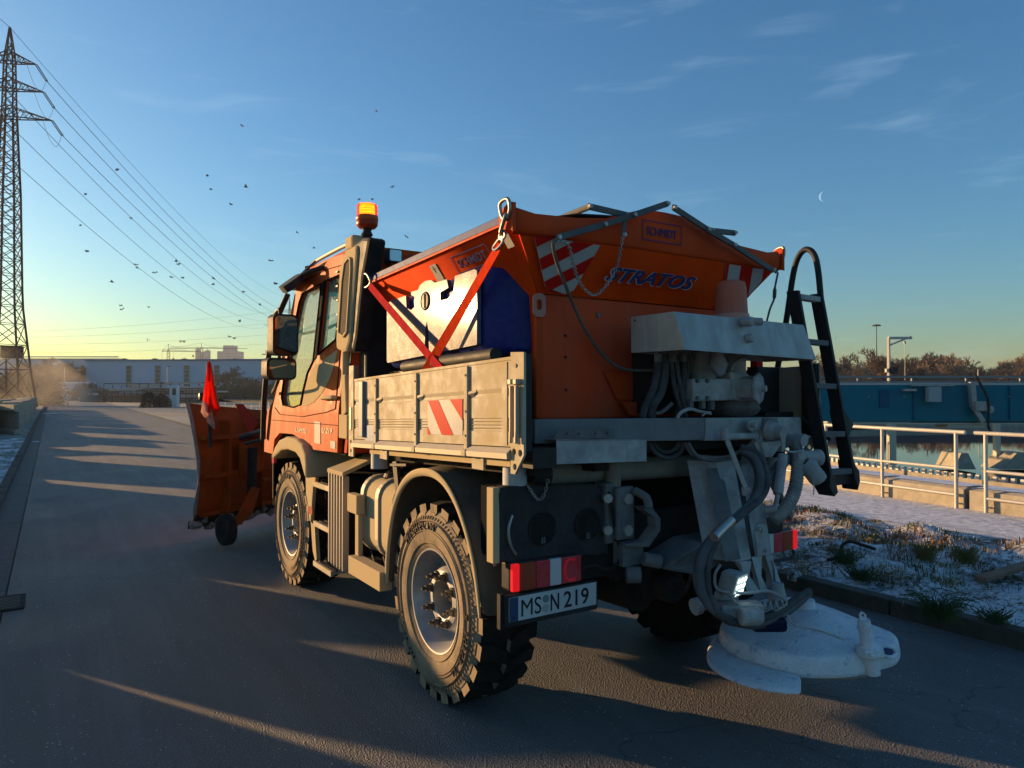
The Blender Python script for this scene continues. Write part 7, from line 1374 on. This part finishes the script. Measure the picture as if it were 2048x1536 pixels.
# ---- ladder on the right rear corner
def ls(x, z): return LV((x, 2.385 + (z - 1.2) * .19, z))
lad = thing('ladder', 'black steel ladder with grey rungs hanging at the right rear corner of the spreader', 'ladder', tuple(ls(3.8, 1.15)))
for x in (3.695, 3.925):
    b = B(); b.prism([ls(x, 2.305), ls(x, 1.19), ls(x, 1.19) + LV((0, .075, 0)), ls(x, 2.305) + LV((0, .075, 0))], (.012, 0, 0)); b.prism([ls(x, 2.305), ls(x, 1.19), ls(x + .028, 1.19), ls(x + .028, 2.305)], (0, .006, 0)); b.out('ladder_stile', m_black, lad, bevel=.002)
for z in (2.27, 2.0, 1.74, 1.46, 1.245):
    b = B(); p, q = ls(3.71, z), ls(3.925, z - .004); b.obox((p + q) / 2 + LV((0, .03, 0)), (1, 0, -.02), (0, 1, 0), (0, 0, 1), .215, .05, .032); b.out('rung', m_salt if z > 2.2 else m_saltdk, lad, bevel=.003)
b = B(); b.prism([ls(3.66, 1.26) + LV((0, -.03, 0)), ls(3.70, 1.22) + LV((0, -.03, 0)), ls(3.70, 1.14) + LV((0, -.03, 0)), ls(3.66, 1.12) + LV((0, -.03, 0)), ls(3.63, 1.17) + LV((0, -.03, 0))], (0, .10, 0)); b.out('ladder_bracket', m_black, lad, bevel=.004); b = B(); b.obox(ls(3.82, 1.21) + LV((0, .05, 0)), (1, 0, 0), (0, 1, 0), (0, 0, 1), .26, .05, .09); b.prism([ls(3.94, 1.30), ls(3.99, 1.24), ls(3.98, 1.18), ls(3.94, 1.13)], (0, .10, 0)); b.prism([ls(3.95, 1.60), ls(4.02, 1.51), ls(3.95, 1.44)], (0, .10, 0)); b.out('ladder_bracket', m_black, lad, bevel=.004)
b = B(); b.tube([(4.0, 3.02, 1.50), (4.0, 2.96, 1.85), (4.0, 2.89, 2.17), (4.0, 2.84, 2.45), (4.0, 2.80, 2.565), (4.0, 2.745, 2.605), (4.0, 2.69, 2.565), (4.0, 2.66, 2.45), (4.0, 2.63, 2.15), (4.0, 2.57, 1.75), (4.0, 2.51, 1.32)], .019, n=12); b.out('hand_hoop', m_black, lad, smooth=50)
b = B(); b.bar(P(1604, 835, y=2.62), P(1660, 880, y=2.50), .05, .02); b.bar(P(1600, 740, y=2.75), P(1600, 830, y=2.75), .03, .05); b.box((3.60, 2.75, 1.50), (3.95, 2.80, 1.58)); b.out('ladder_carrier', m_black, lad)
b = B(); b.box((3.78, 2.95, 1.62), (3.84, 3.0, 2.02)); b.out('red_post', m_red, sp); b = B(); b.box((3.66, 2.85, 1.45), (3.98, 2.93, 1.86)); b.out('side_frame', m_black, sp)

# ---------------------------------------------------------------- lashing straps
def strap(a, c, w_, m_, label, sag=.0, tw=0):
    a, c = LV(a), LV(c); d = (c - a).normalized(); n_ = 14; rows = []
    for i in range(n_ + 1):
        t_ = i / n_; side = d.cross(LV((1, 0, 0))).normalized(); rot = Matrix.Rotation(tw * t_, 3, d); side = rot @ side; p = a.lerp(c, t_); th = rot @ LV((1, 0, 0)) * .002
        rows.append([p - side * w_ / 2 - th, p + side * w_ / 2 - th, p + side * w_ / 2 + th, p - side * w_ / 2 + th, p - side * w_ / 2 - th])
    b = B(); b.grid(rows); o = b.out('lashing_strap', m_, base=c); tag(o, label, 'strap'); return o
strap((1.80, 4.54, 2.425), (1.765, 3.40, 1.81), .055, m_strap, 'crimson lashing strap running down from the front corner of the hopper over the tank')
s2_ = strap((1.815, 2.90, 2.415), (1.768, 3.64, 1.80), .055, m_strap2, 'bright orange red lashing strap running down from the rear corner of the hopper', tw=-.5)
b = B(); b.tube([(1.80, 2.86, 2.445), (1.795, 2.93, 2.405), (1.79, 2.90, 2.385), (1.795, 2.85, 2.41)], .007, n=6, closed=True); b.tube([(1.80, 2.85, 2.47), (1.80, 2.83, 2.445), (1.80, 2.86, 2.43), (1.80, 2.88, 2.45)], .007, n=6, closed=True); b.out('strap_hook', m_chain, s2_)
strap((mx_(1.80), 4.54, 2.425), (mx_(1.745), 3.5, 1.83), .05, m_strap, 'red lashing strap on the far right side of the hopper')

# ================================================================ SNOW PLOUGH
pw = thing('snow_plough', 'curved orange snow plough blade with frosty edge raised in front of the truck', 'snow plough', (2.6, 9.2, .15))
e_ = LV((math.cos(R(33)), math.sin(R(33)), 0)); f_ = LV((-math.sin(R(33)), math.cos(R(33)), 0)); o_ = LV((1.36, 8.48, 0))
def bp(l, off, z): return o_ + e_ * l + f_ * off + LV((0, 0, z))
prof = [(.08, .24), (.03, .32), (.0, .48), (-.035, .72), (-.03, .95), (.01, 1.18), (.07, 1.38), (.14, 1.58)]
LN = 3.0
def topz(l): return 1 - .10 * (1 - abs(l / LN - .5) * 2) * (1 if l < 1.5 else .9)
b = B(); rows = []
for i in range(31):
    l = LN * i / 30; k = topz(l); rows.append([bp(l, p[0], .22 + (p[1] - .22) * k) for p in prof])
b.grid(rows); o = b.out('blade', m_plow, pw, smooth=50); md = o.modifiers.new('solid', 'SOLIDIFY'); md.thickness = .03
b = B()
for i in range(len(prof) - 1): b.bar(bp(-.012, prof[i][0], prof[i][1]), bp(-.012, prof[i + 1][0], prof[i + 1][1]), .016, .034, up=e_)
for v in b.bm.verts: v.co += LV((noise.noise(v.co * 20), noise.noise(v.co * 21), 0)) * .012
b.out('frosted_edge', m_frost, pw)
def ribz(l, w_, o1, z0, z1, nm, m_=None):
    pr = [p for p in prof if z0 - .2 <= p[1] <= z1 + .2]; b = B(); pts = [bp(l, p[0] - .02, min(max(p[1], z0), z1)) for p in prof if z0 <= p[1] <= z1]; back = [bp(l, -o1, p.z) for p in pts[::-1]]
    b.prism(pts + back, e_ * w_); return b.out(nm, m_ or m_plow, pw)
for l in (.34, .85, 1.35, 1.85, 2.4): ribz(l, .02, .13, .28, 1.40, 'blade_rib')
for z, dpt in ((1.17, .12), (.74, .10), (.32, .06)):
    b = B(); b.prism([bp(.02, -.01, z), bp(LN - .02, -.01, z), bp(LN - .02, -dpt, z), bp(.02, -dpt, z)], (0, 0, .05)); b.out('blade_rail', m_plow, pw, bevel=.004)
b = B(); b.prism([bp(.5, -.12, .75), bp(.9, -.12, .75), bp(.9, -.12, 1.1), bp(.5, -.12, 1.1)], f_ * .02); b.out('back_plate', m_plow, pw)
b = B(); b.prism([bp(0, .04, .20), bp(0, .14, .18), bp(0, .13, .26), bp(0, .02, .34)], e_ * LN); o = b.out('cutting_edge', m_under, pw); b = B()
for i in range(26):
    c = bp(.02 + i * .115, .05 + .03 * math.sin(i), .24 + .04 * math.sin(i * 2.3)); b.lathe([(0, .05), (.05, .03), (.07, -.01), (.05, -.05), (0, -.06)], c, (0, 0, 1), 8)
for v in b.bm.verts: v.co += LV((noise.noise(v.co * 15), noise.noise(v.co * 15 + LV((4, 0, 0))), noise.noise(v.co * 15 + LV((0, 4, 0))))) * .04
b.out('snow_crust', m_frost, pw, smooth=60)
# top deflector with the dark patch
b = B(); b.prism([P(470, 808, y=8.75), P(486, 808, y=8.75), P(518, 845, y=8.7), P(500, 868, y=8.7)], (0, .02, 0)); b.out('rubber_flap', mat('dark_red_flap', (.35, .03, .015), .6), pw)
# support wheel
c = LV((1.60, 8.14, .215)); b = B(); b.lathe([(.06, -.04), (.09, -.05), (.14, -.055), (.165, -.04), (.17, 0), (.165, .04), (.14, .055), (.09, .05), (.06, .04)], c, (1, .3, 0), 36); wl_ = b.out('support_wheel', m_tread, pw, smooth=40)
b = B(); b.lathe([(0, -.05), (.03, -.05), (.06, -.03), (.09, -.035)], c, (1, .3, 0), 20); b.out('wheel_hub', m_under, wl_)
b = B(); b.prism([c + LV((.09, .0, 0)), c + LV((.09, .04, .06)), c + LV((.32, .22, .42)), c + LV((.42, .26, .38)), c + LV((.30, .12, .12))], (0, .05, 0)); b.out('wheel_arm', m_plow, pw, bevel=.01)
# push frame and hydraulics
b = B()
for x in (2.45, 3.25): b.bar((x, 7.25, .60), (x + .05, 9.0 + (x - 2.45) * .6, .55), .10, .12)
b.bar((2.3, 7.3, .5), (3.4, 7.3, .5), .1, .1); b.bar((2.3, 7.3, 1.1), (3.4, 7.3, 1.1), .08, .1)
for x in (2.35, 3.3): b.bar((x, 7.32, .45), (x, 7.32, 1.15), .08, .08)
b.out('push_frame', m_plow, pw, bevel=.01)
b = B(); b.bar(bp(1.0, -.25, .66), bp(1.0, -.25, 1.16), .05, .05); b.bar(bp(.72, -.25, .66), bp(1.3, -.25, .68), .06, .05); b.bar(bp(.72, -.25, 1.10), bp(1.3, -.25, 1.12), .06, .05); b.bar(bp(1.3, -.25, .4), bp(1.3, -.25, 1.15), .05, .05); b.out('pivot_frame', m_plow, pw, bevel=.006)
b = B(); b.cyl(bp(.56, -.24, .42), bp(.58, -.24, 1.06), .055, n=14); b.out('damper', m_under, pw, smooth=40)
b = B(); b.tube([P(480, 876, y=7.9), P(505, 868, y=7.8), P(530, 862, y=7.6), P(555, 868, y=7.5)], .03, n=8); b.tube([P(490, 888, y=7.9), P(520, 880, y=7.7), P(550, 880, y=7.5)], .02, n=8); b.out('hydraulic_hose', m_black, pw, smooth=50)
b = B(); b.box((1.98, 7.35, 1.10), (2.25, 7.75, 1.60)); b.lathe([(.0, .0), (.10, .0), (.10, .06), (.0, .08)], (2.05, 7.55, 1.605), (0, 0, 1), 14); b.out('headlamp_block', m_black, pw, bevel=.03)
b = B(); b.bar(P(450, 803, y=8.5), P(560, 803, y=7.6), .025, .02); b.lathe([(0, -.03), (.04, -.02), (.05, .02), (0, .05)], P(402, 793, y=8.6), (1, 0, 0), 12); b.bar(P(402, 793, y=8.6), P(455, 803, y=8.55), .02, .02); b.out('marker_rail', m_black, pw)
# flag on a rod
fp = LV((1.475, 8.33, 1.10)); b = B(); b.cyl(fp, fp + LV((-.02, 0, .36)), .022, n=10); fr_ = b.out('flag_holder', m_black, pw); b = B(); b.cyl(fp + LV((-.02, 0, .3)), fp + LV((-.045, 0, .93)), .012, n=8); b.cyl(fp + LV((-.03, 0, .34)), fp + LV((-.035, 0, .55)), .026, n=10); b.out('flag_rod', m_white, fr_)
def flag(pts, m_, nm, dy):
    b = B(); rows = []
    for i in range(len(pts)):
        (u0, v0), (u1, v1) = pts[i]; a = P(u0, v0, y=8.28 + dy); c2_ = P(u1, v1, y=8.30 + dy); rows.append([a.lerp(c2_, t_ / 4) + LV((0, .025 * math.sin(t_ * 2.2 + i), 0)) for t_ in range(5)])
    b.grid(rows); o = b.out(nm, m_, fr_, smooth=60); md = o.modifiers.new('solid', 'SOLIDIFY'); md.thickness = .004; return o
m_flag = mat('fluorescent_red_cloth', (.90, .04, .01), .8, var=.08); m_flag.node_tree.nodes['Principled BSDF'].inputs['Transmission Weight'].default_value = 0
m_flagw = mat('dirty_white_cloth', (.75, .50, .42), .8, var=.15)
for m_ in (m_flag, m_flagw):
    n_m = m_.node_tree; pb = n_m.nodes['Principled BSDF']; om = n_m.nodes['Material Output']; tl_ = n_m.nodes.new('ShaderNodeBsdfTranslucent'); mxs = n_m.nodes.new('ShaderNodeMixShader'); mxs.inputs[0].default_value = .55
    tl_.inputs[0].default_value = (.95, .07, .02, 1) if m_ is m_flag else (.8, .6, .5, 1); n_m.links.new(pb.outputs[0], mxs.inputs[1]); n_m.links.new(tl_.outputs[0], mxs.inputs[2]); n_m.links.new(mxs.outputs[0], om.inputs['Surface'])
flag([((417, 722), (421, 722)), ((411, 762), (427, 765)), ((406, 800), (434, 805)), ((410, 826), (441, 820))], m_flag, 'flag', 0)
flag([((421, 724), (423, 730)), ((427, 765), (432, 780)), ((434, 805), (440, 818))], m_flagw, 'flag_fold', .02); flag([((406, 800), (420, 812)), ((402, 824), (424, 826)), ((410, 835), (426, 834))], m_flagw, 'flag_hem', -.01); flag([((411, 832), (426, 830)), ((415, 845), (429, 848)), ((428, 857), (430, 858))], m_flagw, 'flag_tail', 0)
flag([((426, 818), (442, 820)), ((427, 836), (430, 832))], m_flag, 'flag_corner', .01)
for o in bpy.data.objects:
    if 'o' in o: del o['o']
